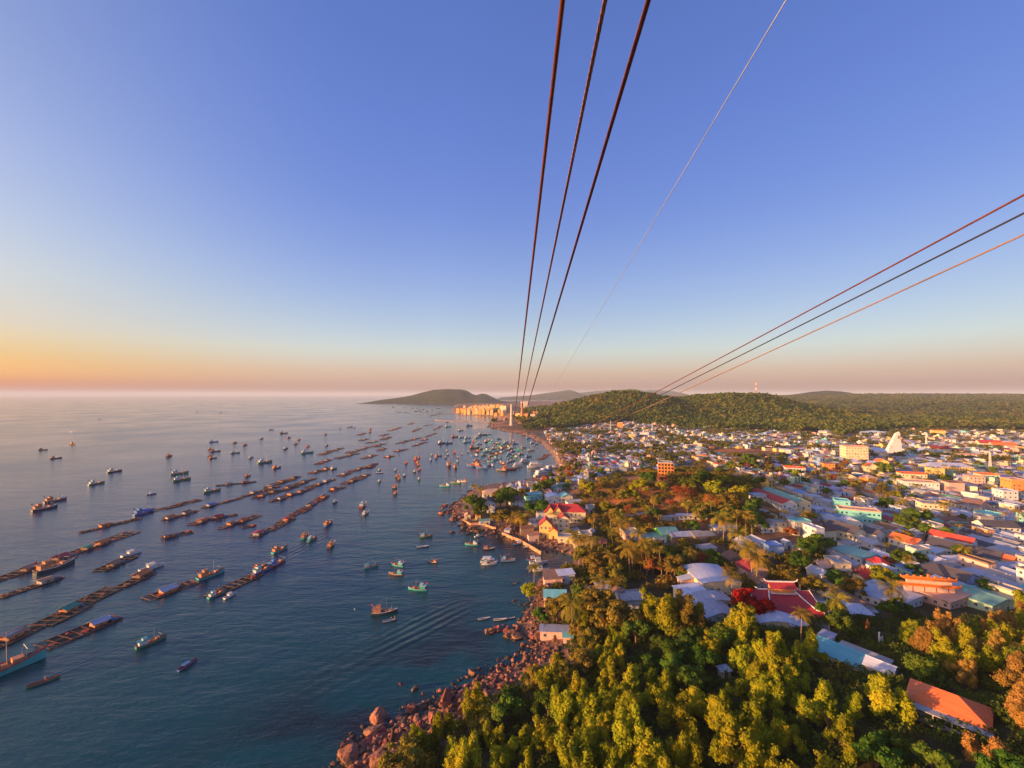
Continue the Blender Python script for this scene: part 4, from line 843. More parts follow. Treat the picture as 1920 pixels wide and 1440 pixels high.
o = obj('distant_houses', me, town_far); o['label'] = 'far rows of small tin roofed houses below the forest'; kind(o, 'stuff')
print('houses', len(HS), 'single', n_one, 'trees_t', len(TREES_T))
# golden hotel terrace by the far bay, one building each
hot = []
for (r_, cols, px0, px1) in ((0, 13, 857, 946), (3.2, 14, 855, 950), (6.4, 13, 868, 950), (9.0, 10, 875, 945)):
    for k in range(cols):
        px = px0 + (px1 - px0) * (k + g.uniform(.3, .7)) / cols; x, y = G(px, 773.5 + (px - 855) * .075 - r_ + g.uniform(-.4, .4), 4); hot.append((x, y))
goldw = mat('gold_plaster', (0.78, 0.44, 0.11), .9, var=.15, scale=.2)
goldp = mat('sand_plaster', (0.72, 0.50, 0.25), .9, var=.15, scale=.2)
for k, (x, y) in enumerate(sorted(hot, key=lambda p: p[1])):
    hh = g.choice([13, 16, 19, 23]); w = y / 800 * g.uniform(4.2, 6.8); t = thing('townhouse', (x, y, gz(x, y)), g.uniform(-.5, -.2)); pale = g.random() < .35
    m = MB(); m.box(0, 0, hh / 2 - 1, w, 14, hh + 2); part('wall', m.mesh('wall'), goldp if pale else goldw, t)
    m = hip_roof(w, 14, hh + .01, 4, 1) if g.random() < .6 else MB().box(0, 0, hh + 1, w * .5, 8, 2.4); part('roof', m.mesh('roof'), ROOF[g.choice(['peach', 'orange', 'cement'])], t)
    m = MB()
    for fl in range(int(hh / 3.6)):
        m.box(0, -7.03, 2.2 + fl * 3.6, w * .8, .1, 1.3)
    part('window', m.mesh('window'), glass, t)
    tag(t, ('tall ' if hh > 21 else 'low ' if hh < 16 else '') + ('sand coloured' if pale else 'golden') + ' waterfront townhouse', 'townhouse', 'golden townhouses round the far bay', auto='far')
LAND.append(('the white pylon', (-2, 1330, 30)))
# buildings by the pylon
for px, py, w, h, wl_, lab in ((972, 789, 16, 22, 'yellow', 'yellow building beside the white pylon'), (986, 790, 14, 22, 'orange', 'red orange building inland of the white pylon'), (1000, 792, 14, 24, 'pink', 'pink grey block at the forest edge near pylon'), (944, 779, 20, 34, 'cream', 'cream hotel block with dark side seaward of pylon'), (984, 773, 24, 34, 'grey', 'dark grey cable station block behind the pylon')):
    x, y = G(px, py, 4); building('building', x, y, w * y / 1300, 16, h, wall=wl_, roof='peach', style='flat', floors=5, rz=-.3, label=lab, cat='building', near=False, dense=4, door=False)
for k, (px, py, w, h, wl_) in enumerate(((978, 784, 13, 12, 'cream'), (1010, 795, 12, 8, 'white'), (994, 800, 14, 7, 'cream'), (975, 795, 10, 6, 'pink'), (1004, 782, 15, 12, 'orange'), (966, 782, 12, 14, 'brown'), (1020, 800, 13, 6, 'grey'), (948, 790, 10, 7, 'brown'), (985, 803, 9, 5, 'brown'))):
    x, y = G(px, py, 4); building('shed', x, y, w * y / 1300, 12, h, wall=wl_, roof=['cement', 'rusty', 'pale'][k % 3], style='flat' if h > 7 else 'gable', floors=2, rz=-.3 + .1 * k, auto=f"{'tall' if h > 11 else 'low'} {wl_} works shed", cat='shed', group='works sheds round the white pylon', near=False, dense=4, door=False)
# shacks crowding the quay and the headland
for k in range(34):
    px, py = [(930, 992), (955, 998), (975, 1003), (985, 1010), (1000, 1008), (955, 978), (980, 985), (925, 975), (1010, 1000), (1005, 915), (960, 918), (1085, 1000), (1100, 1030), (1075, 1010)][k % 14]; px += g.gauss(0, 9); py += g.gauss(0, 3.5)
    x, y, z = land_at(px, py)
    if float(shore_dist(np.array([x]), np.array([y]))[0]) < 5 or not clear(x, y, -.5): continue
    wl_, rf = g.choice(['brown', 'pink', 'cream', 'orange', 'white', 'grey']), g.choice(['rusty', 'brown', 'silver', 'cement', 'pale']); w, d = g.uniform(3.5, 6), g.uniform(4, 7)
    building('shack', x, y, w, d, g.uniform(2.4, 3.6), wall=wl_, roof=rf, style=g.choice(['gable', 'shed']), rise=.8, rz=g.uniform(-.5, .5), seed=k, auto=f"{wl_} shack with {rname[rf]} roof", cat='shack', group='shacks crowding the quay and headland'); FOOT.append((x, y, 4, w, d, 0))
# white pylon, masts and towers
x, y = G(959, 799, 3); t = thing('cable_pylon', (x, y, gz(x, y))); m = MB(); m.tube([(0, 0, -2), (0, 0, 6), (0, 0, 66)], [6.5, 5.2, 2.6], 16); part('shaft', m.mesh('shaft'), mat('pylon_concrete', (.56, .46, .38), .9, var=.15, scale=.1), t)
m = MB(); m.box(0, 0, 66.5, 12, 5, 1.6); m.box(-5, 0, 68, .8, 6, 1.4); m.box(5, 0, 68, .8, 6, 1.4); part('cable_saddle', m.mesh('cable_saddle'), steel, t); tag(t, 'tall white tapering cable car pylon on the far shore', 'pylon'); PYL = (x, y, gz(x, y) + 68)
def lattice(h, wb, wt, n_, th=1.0):
    m = MB()
    for a_, b_ in ((-1, -1), (1, -1), (1, 1), (-1, 1)): m.tube([(a_ * wb, b_ * wb, 0), (a_ * wt, b_ * wt, h)], [.35, .2], 5)
    for k in range(n_):
        z0, z1 = h * k / n_, h * (k + 1) / n_; w0 = wb + (wt - wb) * k / n_; w1 = wb + (wt - wb) * (k + 1) / n_
        for q in range(4):
            c0 = [(-1, -1), (1, -1), (1, 1), (-1, 1)][q]; c1 = [(-1, -1), (1, -1), (1, 1), (-1, 1)][(q + 1) % 4]
            m.tube([(c0[0] * w0, c0[1] * w0, z0), (c1[0] * w1, c1[1] * w1, z1)], .13, 4); m.tube([(c0[0] * w1, c0[1] * w1, z1), (c1[0] * w1, c1[1] * w1, z1)], .13, 4)
    return m
red_m = mat('mast_red', (0.60, 0.06, 0.03), .6); whi_m = mat('mast_white', (0.75, 0.72, 0.68), .6)
x, y = 915.0, 1600.0; t = thing('radio_tower', (x, y, gz(x, y) - 1))
for k in range(7):
    z0, z1 = 9.5 * k, 9.5 * (k + 1); f0, f1 = 1 - k / 7.4, 1 - (k + 1) / 7.4; m = lattice(9.5, 3.6 * f0, 3.6 * f1, 2); m.v = [(a_, b_, c_ + z0) for a_, b_, c_ in m.v]; part('mast_section', m.mesh('mast_section'), red_m if k % 2 == 0 else whi_m, t)
m = MB(); m.tube([(0, 0, 66), (0, 0, 76)], .25, 5); part('antenna', m.mesh('antenna'), red_m, t); tag(t, 'red and white lattice radio tower on the forest hill', 'radio tower')
for px, py, h, lab in ((1145, 812, 30, 'thin grey mast at the forest foot above seaside quarter'), (1223, 812, 24, 'short white mast below the forest ridge'), (1737, 838, 26, 'thin mast inland of the church'), (1857, 885, 24, 'red tipped mast beside pale green block'), (1006, 786, 40, 'thin lattice mast beside pylon forest')):
    x, y, z = land_at(px, py); t = thing('mast', (x, y, z)); m = lattice(h, .9, .35, 8); part('lattice_frame', m.mesh('lattice_frame'), steel, t); m = MB(); m.tube([(0, 0, h), (0, 0, h + 4)], .12, 5); m.box(.6, 0, h - 1, .5, .5, 1.6); part('antenna', m.mesh('antenna'), whi_m, t); tag(t, lab, 'mast')
x, y = G(979, 792, 4); t = thing('cable_tower', (x, y, gz(x, y))); m = MB(); m.tube([(0, 0, -1), (0, 0, 64)], [6.5, 3.2], 4); part('shaft', m.mesh('shaft'), mat('tower_red_oxide', (.52, .19, .10), .7), t); m = MB(); [m.box(0, 0, 8 + 9 * q, 8.5 - .7 * q, 8.5 - .7 * q, 1.6) for q in range(7)]; part('platform', m.mesh('platform'), WALL['brown'], t); m = MB(); m.box(0, 0, 66, 12, 6, 2); part('cable_saddle', m.mesh('cable_saddle'), trim_w, t); tag(t, 'red oxide tower standing inland of the white pylon', 'tower')
for dx in (-160, -120):   # masts on the bay hill
    x, y = -420 + dx * 2.0, 5200; t = thing('mast', (x, y, 152)); m = MB(); m.tube([(0, 0, -20), (0, 0, 45)], [1.6, .8], 5); part('mast_pole', m.mesh('mast_pole'), steel, t); tag(t, {-160: 'faint mast on bay hill crest, seaward one', -120: 'faint mast on bay hill crest, inland one', 60: 'faint mast on bay hill shoulder'}[dx], 'mast')
# ================================================================ planting
random.seed(21); rp = np.random.default_rng(9)
# hand placed trees: photo pixel of the foot, height, kind
T_HAND = [
 # headland and village front
 (889,968,13,'broad','dark','tall dark tree at the headland tip'), (903,972,9,'broad','dark','rounded dark tree below the headland villa'), (951,955,14,'broad','dark','slim dark tree standing behind the headland villas'), (938,950,11,'broad','olive','olive tree beside slim dark tree behind the villas'),
 (935,986,9,'broad','olive','bushy olive tree on the headland slope'), (950,984,8,'broad','olive','low olive tree between headland palms'), (975,990,7,'broad','rust','rust tinted tree above the quay'), (1008,975,12,'broad','dark','broad dark tree left alone beside the box house'),
 (1100,932,12,'broad','yel','round bright green tree standing alone behind the guesthouse'), (978,938,8,'broad','olive','olive tree by turquoise shed'), (1020,925,9,'broad','olive','tree with brownish crown by the beach houses'), (1032,922,10,'broad','dark','dark tree by the beach houses'), (1010,928,9,'broad','dark','dark tree seaward of the beach houses'),
 (993,1125,9,'broad','yel','small round yellow tree on the shore rocks'), (1045,1165,12,'broad','olive','spreading olive tree beside the shore house'), (1060,1150,10,'broad','olive','olive tree inland of the shore house'), (1095,1150,14,'broad','dark','dark tree behind the brown roofed shore house'),
 (1135,1190,19,'broad','olive','large round leafy olive tree inland of pink shack'), (1108,1172,16,'broad','olive','leafy olive tree seaward of the large round one'), (1015,1172,8,'broad','dark','low green tree above the pink shack'), (1172,1192,15,'broad','olive','olive tree next to the big yellow tree'), (1085,1200,8,'broad','olive','low bushy tree behind leaning palm'),
 (1250,1195,22,'acacia','yel','very tall yellow tree with bare leaning limb'), (1225,1180,18,'acacia','yel','tall yellow tree touching the very tall one'), (1285,1200,18,'acacia','olive','tall brownish tree next to the very tall yellow one'), (1310,1190,13,'acacia','yel','yellow tree seaward of silver roofed house'),
 (1390,1215,17,'acacia','yel','slender yellow tree before the red tree'), (1400,1275,14,'acacia','yel','slender yellow tree lower down the slope'), (1425,1315,9,'acacia','yel','yellow tree with two heads on slope'),
 (1410,1163,14,'broad','red','flame tree with scarlet crown beside the temple'), (1390,1153,8,'broad','red','small scarlet flame tree beside the larger one'), (1432,1168,9,'broad','red','dusky red tree touching temple corner'),
 # hillock behind
 (1275,940,11,'dry','rust','rounded rust coloured tree on the hillock'), (1335,955,10,'dry','rust','wide rust coloured tree on hillock slope'), (1200,930,11,'broad','yel','bright green tree at hillock top, seaward one'), (1215,915,11,'broad','dark','dark green tree at hillock top'), (1240,925,8,'broad','yel','small bright tree on the hillock beside the rust tree'), (1340,935,11,'broad','yel','bright green tree between hillock rust trees'),
 (1300,925,12,'broad','dark','dark tree behind the hillock rust tree'), (1320,915,11,'broad','dark','dark tree near hillock crest'), (1370,965,13,'broad','olive','large olive tree on inland hillock slope'), (1395,985,13,'broad','dark','dark tree at the foot of hillock, inland'), (1385,950,12,'broad','yel','yellow lit tree on inland hillock shoulder'), (1360,990,12,'broad','dark','dark tree above hillock palms'),
 (1420,1000,12,'broad','dark','large dark tree beside the school'), (1412,975,11,'broad','dark','dark tree before the school'), (1160,985,9,'broad','olive','low olive tree on seaward hillock slope'), (1180,970,8,'dry','rust','dry reddish shrub tree on seaward hillock slope'), (1150,975,7,'dry','rust','small dry reddish tree over the lane'), (1225,975,7,'broad','dark','dark bush on hillock slope centre'), (1300,1000,8,'broad','dark','dark tree above the tin sheds'), (1285,998,7,'broad','olive','olive bush above the tin sheds'),
 # village centre
 (1240,1060,12,'broad','olive','tall olive tree among the grove palms'), (1265,1070,12,'broad','dark','dark tree in the grove before tin sheds'), (1215,1075,11,'broad','olive','olive tree at grove centre'), (1310,1065,11,'dry','rust','pinkish brown bare tree behind the arched hall'), (1335,1070,10,'broad','dark','dark tree behind the arched hall'), (1195,1060,11,'broad','olive','olive tree at seaward grove edge'), (1280,1090,9,'broad','dark','low dark tree before the grove'),
 (1500,1110,12,'broad','olive','broad olive tree behind the temple'), (1478,1095,10,'broad','olive','olive tree beside the maroon roof'), (1530,1115,9,'broad','olive','brownish olive tree by the lane'), (1600,1125,11,'broad','olive','large round tree between lane and orange gate'), (1585,1120,9,'broad','dark','dark tree beside the carved shrine'), (1655,1100,11,'broad','yel','golden tree behind the orange gate'), (1680,1105,9,'broad','dark','dark tree next to golden tree'), (1520,1050,12,'broad','dark','large dark tree beside lane and tiny hut'), (1540,1040,11,'broad','dark','dark tree inland of the lane'), (1502,1070,9,'broad','dark','dark tree seaward of the lane'),
 (1640,1085,7,'broad','dark','dark tree by the crimson hip roof'), (1690,1065,9,'broad','dark','dark tree before orange roofed house'), (1715,1085,8,'broad','dark','dark bushy tree inland of orange roofed house'), (1560,1175,12,'broad','dark','dark tree below the lane bend'), (1575,1195,11,'broad','dark','dark tree behind the teal cottage'), (1665,1165,9,'broad','dark','round dark tree beside big metal roof'), (1687,1155,8,'broad','dark','upright dark tree beside big metal roof'), (1850,1120,9,'broad','dark','dark tree beside the hipped dark roof'), (1800,1050,8,'broad','dark','dark tree by white chapel like house'), (1700,1000,12,'broad','dark','tall dark tree inland of the turquoise block'), (1720,990,11,'broad','dark','dark tree behind tall palms'), (1740,1010,9,'broad','dark','dark shrubby tree inland of the orange roof'), (1665,960,9,'broad','dark','dark tree behind turquoise block'), (1780,1020,9,'broad','dark','dark tree before cream box building'),
 (1348,890,7,'broad','dark','round dark tree seaward on the bare field'), (1440,892,7,'broad','olive','olive tree between bare field and bungalows'), (1470,915,7,'broad','dark','dark tree behind the maroon bungalows'), (1510,912,7,'broad','dark','dark tree inland of maroon bungalows'), (1425,915,8,'broad','dark','dark tree seaward of the maroon bungalow'), (1405,880,15,'broad','dark','huge dark tree beside the bare slope'), (1370,885,10,'broad','dark','dark tree seaward of the huge dark tree'), (1660,895,12,'broad','dark','dark tree before the scarlet roofed house'), (1695,1020,8,'broad','olive','olive tree by the white annex'),
]
for k in range(22):
    a_ = random.uniform(0, 6.28); r_ = math.sqrt(random.random()); lf_ = random.choice(['rust', 'olive', 'dark', 'yel', 'olive', 'dark']); T_HAND.append((1275 + 150 * r_ * math.cos(a_), 948 + 42 * r_ * math.sin(a_), random.uniform(6, 8.5), 'dry' if lf_ == 'rust' else 'broad', lf_, None))
LM = {'yel': leaf_yel, 'dark': leaf_dark, 'olive': leaf_olive, 'rust': leaf_rust, 'red': leaf_red}
NM = {'broad': 'broadleaf_tree', 'acacia': 'acacia_tree', 'dry': 'dry_tree'}
n_tree = 0
for px, py, h, kd, lf, lab in T_HAND:
    x, y, z = land_at(px, py); h *= 1.0 if y < 225 else 1.25 if y < 300 else 1.5; nm = 'flame_tree' if lf == 'red' else NM[kd]
    plant(kd if y < 420 or kd != 'broad' else 'broad_far', x, y, h, nm, '', 'tree', LM[lf], {'broadleaf_tree': 'broadleaf trees around the town', 'acacia_tree': 'acacias on the near slope', 'dry_tree': 'dry rust coloured trees on the hillock', 'flame_tree': 'scarlet flame trees by the temple'}[nm], label=lab.replace(' left alone', ' standing') if lab else None, auto='tree')
    if not lab: o_ = AUTO[-1]; AUTO[-1] = (o_[0], {'rust': 'rust coloured', 'olive': 'olive', 'dark': 'dark green', 'yel': 'yellow green'}[lf] + ' knoll tree', 'tree')
    FOOT.append((x, y, 2, 2, 2, 0)); n_tree += 1
# palms by hand
P_HAND = [(892,935,9),(897,940,8),(955,1003,9),(963,1000,10),(975,1004,9),(990,995,9),(1112,1010,11),(1145,1008,11),(1148,1030,9),(1165,1028,11),(1185,1020,10),(1175,1012,9),(1085,1060,11),(1095,1064,12),(1105,1066,12),(1080,1050,11),(1112,1075,11),(1090,1048,9),(1195,1060,11),(1200,1075,12),(1212,1080,12),(1225,1078,11),(1240,1085,11),(1265,1085,12),(1185,1070,10),(1192,1048,11),(1205,1042,9),
 (1290,978,10),(1312,980,10),(1335,985,11),(1305,990,8),(1362,990,10),(1380,1000,10),(1398,1010,11),(1410,1015,11),(1345,1015,11),(1355,1025,11),(1210,985,9),(1225,965,10),(1190,995,10),(1162,1004,10),(1378,1055,12),(1370,1060,9),(1410,1090,13),(1405,1075,11),(1418,1105,11),(1370,1130,9),(1372,1112,8),(1290,1075,9),
 (1000,1112,10),(1072,1195,10),(1140,1160,11),(1165,1160,11),(1120,1090,9),(1140,1085,9),(1500,1215,9),(1670,1160,9),(1770,985,11),(1700,985,12),(1735,990,9),(1778,990,8),(1660,958,9),(1665,950,9),(1610,920,8),(1905,1000,11),(1880,990,8),(1565,1180,8),(1812,1060,7),(1700,1080,7),(1560,1145,7),(1235,1000,8),(1250,1085,10),(1180,1085,11),(1155,1090,9)]
for k, (px, py, h) in enumerate(P_HAND):
    x, y, z = land_at(px, py)
    if 1080 < px < 1275 and 1035 < py < 1092 and k % 5 in (1, 3):
        plant('broad', x, y, h * 1.15, 'broadleaf_tree', 'olive grove tree', 'tree', random.choice([leaf_olive, leaf_olive, leaf_rust]), 'broadleaf trees around the town', auto='town2'); FOOT.append((x, y, 1, 1, 1, 0)); continue
    palm(x + .3, y, h * 1.32); FOOT.append((x, y, 1, 1, 1, 0))
# more palms scattered among the lanes
# trees in the gaps of the town: nearest ones each by itself, the rest one mass
TREES_T.sort(key=lambda p: p[1]); mass = []
for k, (x, y) in enumerate(TREES_T):
    if y < 620 and n_tree < 285 or (k % 3 == 0 and n_tree < 285 and y < 800):
        if random.random() < .25: palm(x, y, random.uniform(7, 11), 'coconut palms between the town houses')
        else:
            h = random.uniform(6, 10.5); lf = random.choice(['dark', 'dark', 'dark', 'olive', 'olive', 'yel', 'rust']); plant('broad_far' if y > 330 else 'broad', x, y, h, 'broadleaf_tree', {'dark': 'dark green', 'olive': 'olive green', 'yel': 'yellow green', 'rust': 'rusty'}[lf] + (' low' if h < 7.4 else ' tall' if h > 9 else '') + ' tree', 'tree', LM[lf], 'broadleaf trees around the town', auto='town2'); n_tree += 1
    else: mass.append((x, y, random.uniform(5.5, 9)))
print('trees single', n_tree)
# near slope: acacia thicket, each tree by itself, shrubs below as one mass
def px_of(x, y): return proj(x, y, gz(x, y))
cand = []
for _ in range(9000):
    y = rp.uniform(50, 232); x = rp.uniform(-40, 330)
    cand.append((x, y))
cand = np.array(cand); sdn = shore_dist(cand[:, 0], cand[:, 1]); zc = land_z(cand[:, 0], cand[:, 1]); pts = []; NEARB = [f for f in FOOT]
GAPS = [(1160,1175,60,22),(1350,1165,45,35),(1490,1190,85,35),(1560,1245,20,20),(1600,1230,75,32),(1660,1262,45,25),(1780,1335,85,40),(1645,1200,40,28),(1600,1165,80,30),(1760,1120,160,32),(1362,1262,22,20),(1740,1270,40,15),(1040,1190,42,26),(1035,1125,38,25),(1120,1135,60,25),(1210,1140,35,20),(1500,1130,60,45),(1300,1120,60,45)]
KEEP = [(1555, 1195, 1680, 1268), (1712, 1290, 1862, 1345), (1598, 1165, 1662, 1205), (1455, 1105, 1535, 1180), (1020, 1168, 1070, 1200), (1350, 1252, 1372, 1268), (1300, 1070, 1392, 1130), (1690, 1090, 1900, 1150)]
for (x, y), s_, z in zip(cand, sdn, zc):
    px, py = proj(x, y, z)
    if s_ < (17 if y < 175 else 10) or px > 2150 or px < 700 or py < 1175 + (-15 if px > 1560 else 0) or py > 1750: continue
    if any(((px - a) / b_) ** 2 + ((py - c) / d) ** 2 < 1 for a, c, b_, d in GAPS): continue
    if any(((px - a) / b_) ** 2 + ((py - 22 - c) / d) ** 2 < .8 for a, c, b_, d in GAPS[4:8]): continue
    dmin = 6.4 if y < 120 else 7.2
    hh_, hw_ = 10 * 800 / y, 4.2 * 800 / y
    if any(px + hw_ > a and px - hw_ < c and py - hh_ < d and py > b_ for a, b_, c, d in KEEP): continue
    if any((x - a) ** 2 + (y - c) ** 2 < dmin * dmin for a, c, *_ in pts): continue
    pts.append((x, y, px, py, s_))
pts.sort(key=lambda p: p[1]); print('slope trees', len(pts))
n_ac = n_br = 0
for k, (x, y, px, py, s_) in enumerate(pts):
    h = random.uniform(7.5, 13.5) * (0.55 if s_ < 16 else 1); v = vnoise(np.array([x]), np.array([y]), 26, 71)[0] + random.uniform(-.12, .12)
    tan = px > 1700 + (py - 1180) * .45 and py < 1520
    size = 'tall' if h > 11 else 'low' if h < 8 else 'mid sized'
    if s_ < 27 and random.random() < .75: plant('broad', x, y, h * .8, 'seaside_shrub', f'{size} ochre shrub', 'shrub', leaf_olive, 'ochre shrubs above the near rocks', auto='slope')
    elif tan and random.random() < .6: plant('acacia', x, y, h, 'acacia_tree', f'{size} tan leaved acacia', 'tree', leaf_tan, 'acacias on the near slope', auto='slope'); n_ac += 1
    elif v > .47: plant('acacia', x, y, h * 1.1, 'acacia_tree', f'{size} yellow green acacia', 'tree', leaf_yel, 'acacias on the near slope', auto='slope'); n_ac += 1
    else: plant('broad', x, y, h * .8, 'thicket_tree', f'{size} dark green thicket tree', 'tree', leaf_dark, 'dark trees of the near thicket', auto='slope')
# undergrowth mass of the near slope
def clump_mass(name, P, H, nleaf, size, m, squash=.8, seed=0, flat=.6):
    """many shrub or tree crowns as one mesh; P (n,2), H heights"""
    gq = np.random.default_rng(seed); Z = np.maximum(land_z(P[:, 0], P[:, 1]), 0); base = []; 
    for q in range(6):
        L = [(gq.normal(0, .28), gq.normal(0, .28), .45 + gq.uniform(-.1, .25), .34, .34, .32) for _ in range(4)]; base.append(leaf_cloud(L, nleaf, size, seed + q, flat, squash)[0])
    vs = []; 
    for k in range(len(P)):
        b_ = base[k % 6]; a_ = gq.uniform(0, 6.28); c_, s_ = math.cos(a_), math.sin(a_); h = H[k]; w = h * gq.uniform(.9, 1.25)
        vs.append(np.stack([(b_[:, 0] * c_ - b_[:, 1] * s_) * w + P[k, 0], (b_[:, 0] * s_ + b_[:, 1] * c_) * w + P[k, 1], b_[:, 2] * h + Z[k]], 1))
    v = np.concatenate(vs).astype(np.float32); return obj(name, np_mesh(name, v, np.arange(len(v)).reshape(-1, 4)), m)
U = np.stack([rp.uniform(-40, 330, 14000), rp.uniform(45, 250, 14000)], 1); su = shore_dist(U[:, 0], U[:, 1]); zu = land_z(U[:, 0], U[:, 1])
pp = np.array([proj(a, b_, c_) for (a, b_), c_ in zip(U, zu)]); kp = (su > np.where(U[:, 1] < 175, 13, 6)) & (pp[:, 0] < 2150) & (pp[:, 1] > 1160)
U = U[kp]; U = U[np.array([clear(a, b_, -3.6) for a, b_ in U])][:3400]; under = leafmat('leaf_undergrowth', [(0.045, 0.085, 0.016), (0.09, 0.12, 0.02), (0.16, 0.13, 0.028)], .2, .1, .06)
o = clump_mass('undergrowth', U, rp.uniform(1.2, 3.6, len(U)), 150, .075, under, seed=4); kind(o, 'stuff'); o['label'] = 'dense green undergrowth covering the near slope'
# shrubs on the hillock, gardens and lane edges
A = np.stack([rp.uniform(0, 420, 14000), rp.uniform(210, 680, 14000)], 1); za = land_z(A[:, 0], A[:, 1]); sa = shore_dist(A[:, 0], A[:, 1])
pa = np.array([proj(a, b_, c_) for (a, b_), c_ in zip(A, za)])
green = (((pa[:, 0] - 1265) / 190) ** 2 + ((pa[:, 1] - 955) / 75) ** 2 < 1) & (vnoise(A[:, 0], A[:, 1], 16, 81) > .47)
green |= (((pa[:, 0] - 1230) / 190) ** 2 + ((pa[:, 1] - 1060) / 55) ** 2 < 1) & (vnoise(A[:, 0], A[:, 1], 10, 82) > .4)
green |= (((pa[:, 0] - 1500) / 90) ** 2 + ((pa[:, 1] - 1100) / 60) ** 2 < 1) & (vnoise(A[:, 0], A[:, 1], 10, 83) > .45)
green |= (pa[:, 1] > 1055) & (pa[:, 1] < 1215) & (pa[:, 0] > 1000) & (pa[:, 0] < 1560) & (vnoise(A[:, 0], A[:, 1], 9, 84) > .42)
green |= (((pa[:, 0] - 930) / 60) ** 2 + ((pa[:, 1] - 975) / 22) ** 2 < 1)
green |= (((pa[:, 0] - 1370) / 75) ** 2 + ((pa[:, 1] - 882) / 26) ** 2 < 1) & (vnoise(A[:, 0], A[:, 1], 14, 88) > .55)
ok = np.array([clear(a, b_, -2.5) if g_ else False for (a, b_), g_ in zip(A, green)]); A = A[ok & (sa > 7)]
scrub = leafmat('leaf_scrub', [(0.06, 0.09, 0.016), (0.17, 0.14, 0.022), (0.36, 0.14, 0.04)], .2, .1, .035)
o = clump_mass('scrub', A, rp.uniform(2.0, 6.0, len(A)), 170, .085, scrub, seed=8); kind(o, 'stuff'); o['label'] = 'mixed green and rust scrub on the hillock and in the gardens'; print('scrub', len(A))
# far tree tops: town gaps, forest on the hills, woods behind the town
mp_ = np.array(mass); o = clump_mass('distant_treetops', mp_[:, :2], mp_[:, 2] * 1.15, 70, .13, leafmat('leaf_distant', [(0.05, 0.075, 0.015), (0.12, 0.12, 0.02), (0.24, 0.13, 0.03)], .2, .05, .02), seed=12); kind(o, 'stuff'); o['label'] = 'dark tree tops between the far houses'
FX = np.stack([rp.uniform(-100, 1500, 46000), rp.uniform(960, 2150, 46000)], 1); zf = land_z(FX[:, 0], FX[:, 1]); sf = shore_dist(FX[:, 0], FX[:, 1])
kf = (zf > 5) & (FX[:, 0] > .10 * FX[:, 1]) & (sf > 30) & ~in_poly(TP, FX[:, 0], FX[:, 1]); kf |= (sf > 20) & (FX[:, 0] < .20 * FX[:, 1]) & (zf > 9) & (FX[:, 1] > 1400) & (vnoise(FX[:, 0], FX[:, 1], 120, 85) > .45)
kf |= (sf > 6) & (FX[:, 0] < .17 * FX[:, 1]) & (FX[:, 1] > 1150) & (FX[:, 1] < 1500) & (vnoise(FX[:, 0], FX[:, 1], 40, 86) > .74) & (np.abs(FX[:, 0] + 2) > 12)
FX = FX[kf]; forest = leafmat('leaf_forest', [(0.028, 0.052, 0.012), (0.09, 0.12, 0.018), (0.21, 0.15, 0.028)], .2, .05, .018)
o = clump_mass('forest', FX, rp.uniform(9, 19, len(FX)), 44, .17, forest, seed=15); kind(o, 'stuff'); o['label'] = 'dense forest covering the hills behind the town'; print('forest', len(FX))
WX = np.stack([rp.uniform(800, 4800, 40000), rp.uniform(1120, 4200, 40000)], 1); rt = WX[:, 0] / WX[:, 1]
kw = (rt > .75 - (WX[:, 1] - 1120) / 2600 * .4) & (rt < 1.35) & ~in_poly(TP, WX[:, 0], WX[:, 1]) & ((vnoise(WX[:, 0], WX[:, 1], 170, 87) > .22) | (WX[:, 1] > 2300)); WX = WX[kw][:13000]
o = clump_mass('far_woods', WX, rp.uniform(9, 20, len(WX)) * (1 + WX[:, 1] / 9000), 36, .2, leafmat('leaf_far_woods_shaded', [(0.028, 0.050, 0.016), (0.07, 0.085, 0.02), (0.14, 0.11, 0.028)], .15, .05, .006), seed=16); kind(o, 'stuff'); o['label'] = 'woods darkened with painted shade on the plain and hills beyond the far town'; print('woods', len(WX))  # leaf colours darkened to paint in the shadow of the hill
o = None
# ================================================================ rocks
random.seed(31)
def rock_mesh(seed, sub=4):
    bm = bmesh.new(); bmesh.ops.create_icosphere(bm, subdivisions=sub, radius=1.0); v = np.array([p.co for p in bm.verts]); f = np.array([[q.index for q in fc.verts] for fc in bm.faces]); bm.free()
    gq = np.random.default_rng(seed); v *= gq.uniform(.8, 1.15, 3)
    for _ in range(11):
        n_ = gq.normal(size=3); n_ /= np.linalg.norm(n_); d = gq.uniform(.28, .70); e = v @ n_ - d; v = v - np.maximum(e, 0)[:, None] * n_
    v *= 1.25; v += .07 * np.stack([vnoise(v[:, 1] * 9 + 40, v[:, 2] * 9 + 40, 1.0, seed + q) - .5 for q in range(3)], 1) * 2
    return np_mesh('rock', v, f)
ROCKS = [rock_mesh(s) for s in range(9)]
rockm = mat('pink_granite', (0.25, 0.10, 0.062), .9, var=.6, scale=1.2, bump=.8, bscale=3, stain=((0.075, 0.055, 0.045), .54), rnd=.3)
wetm = mat('wet_granite', (0.10, 0.075, 0.06), .55, var=.4, scale=1.2, bump=.8, bscale=3, rnd=.3)
rk = 0
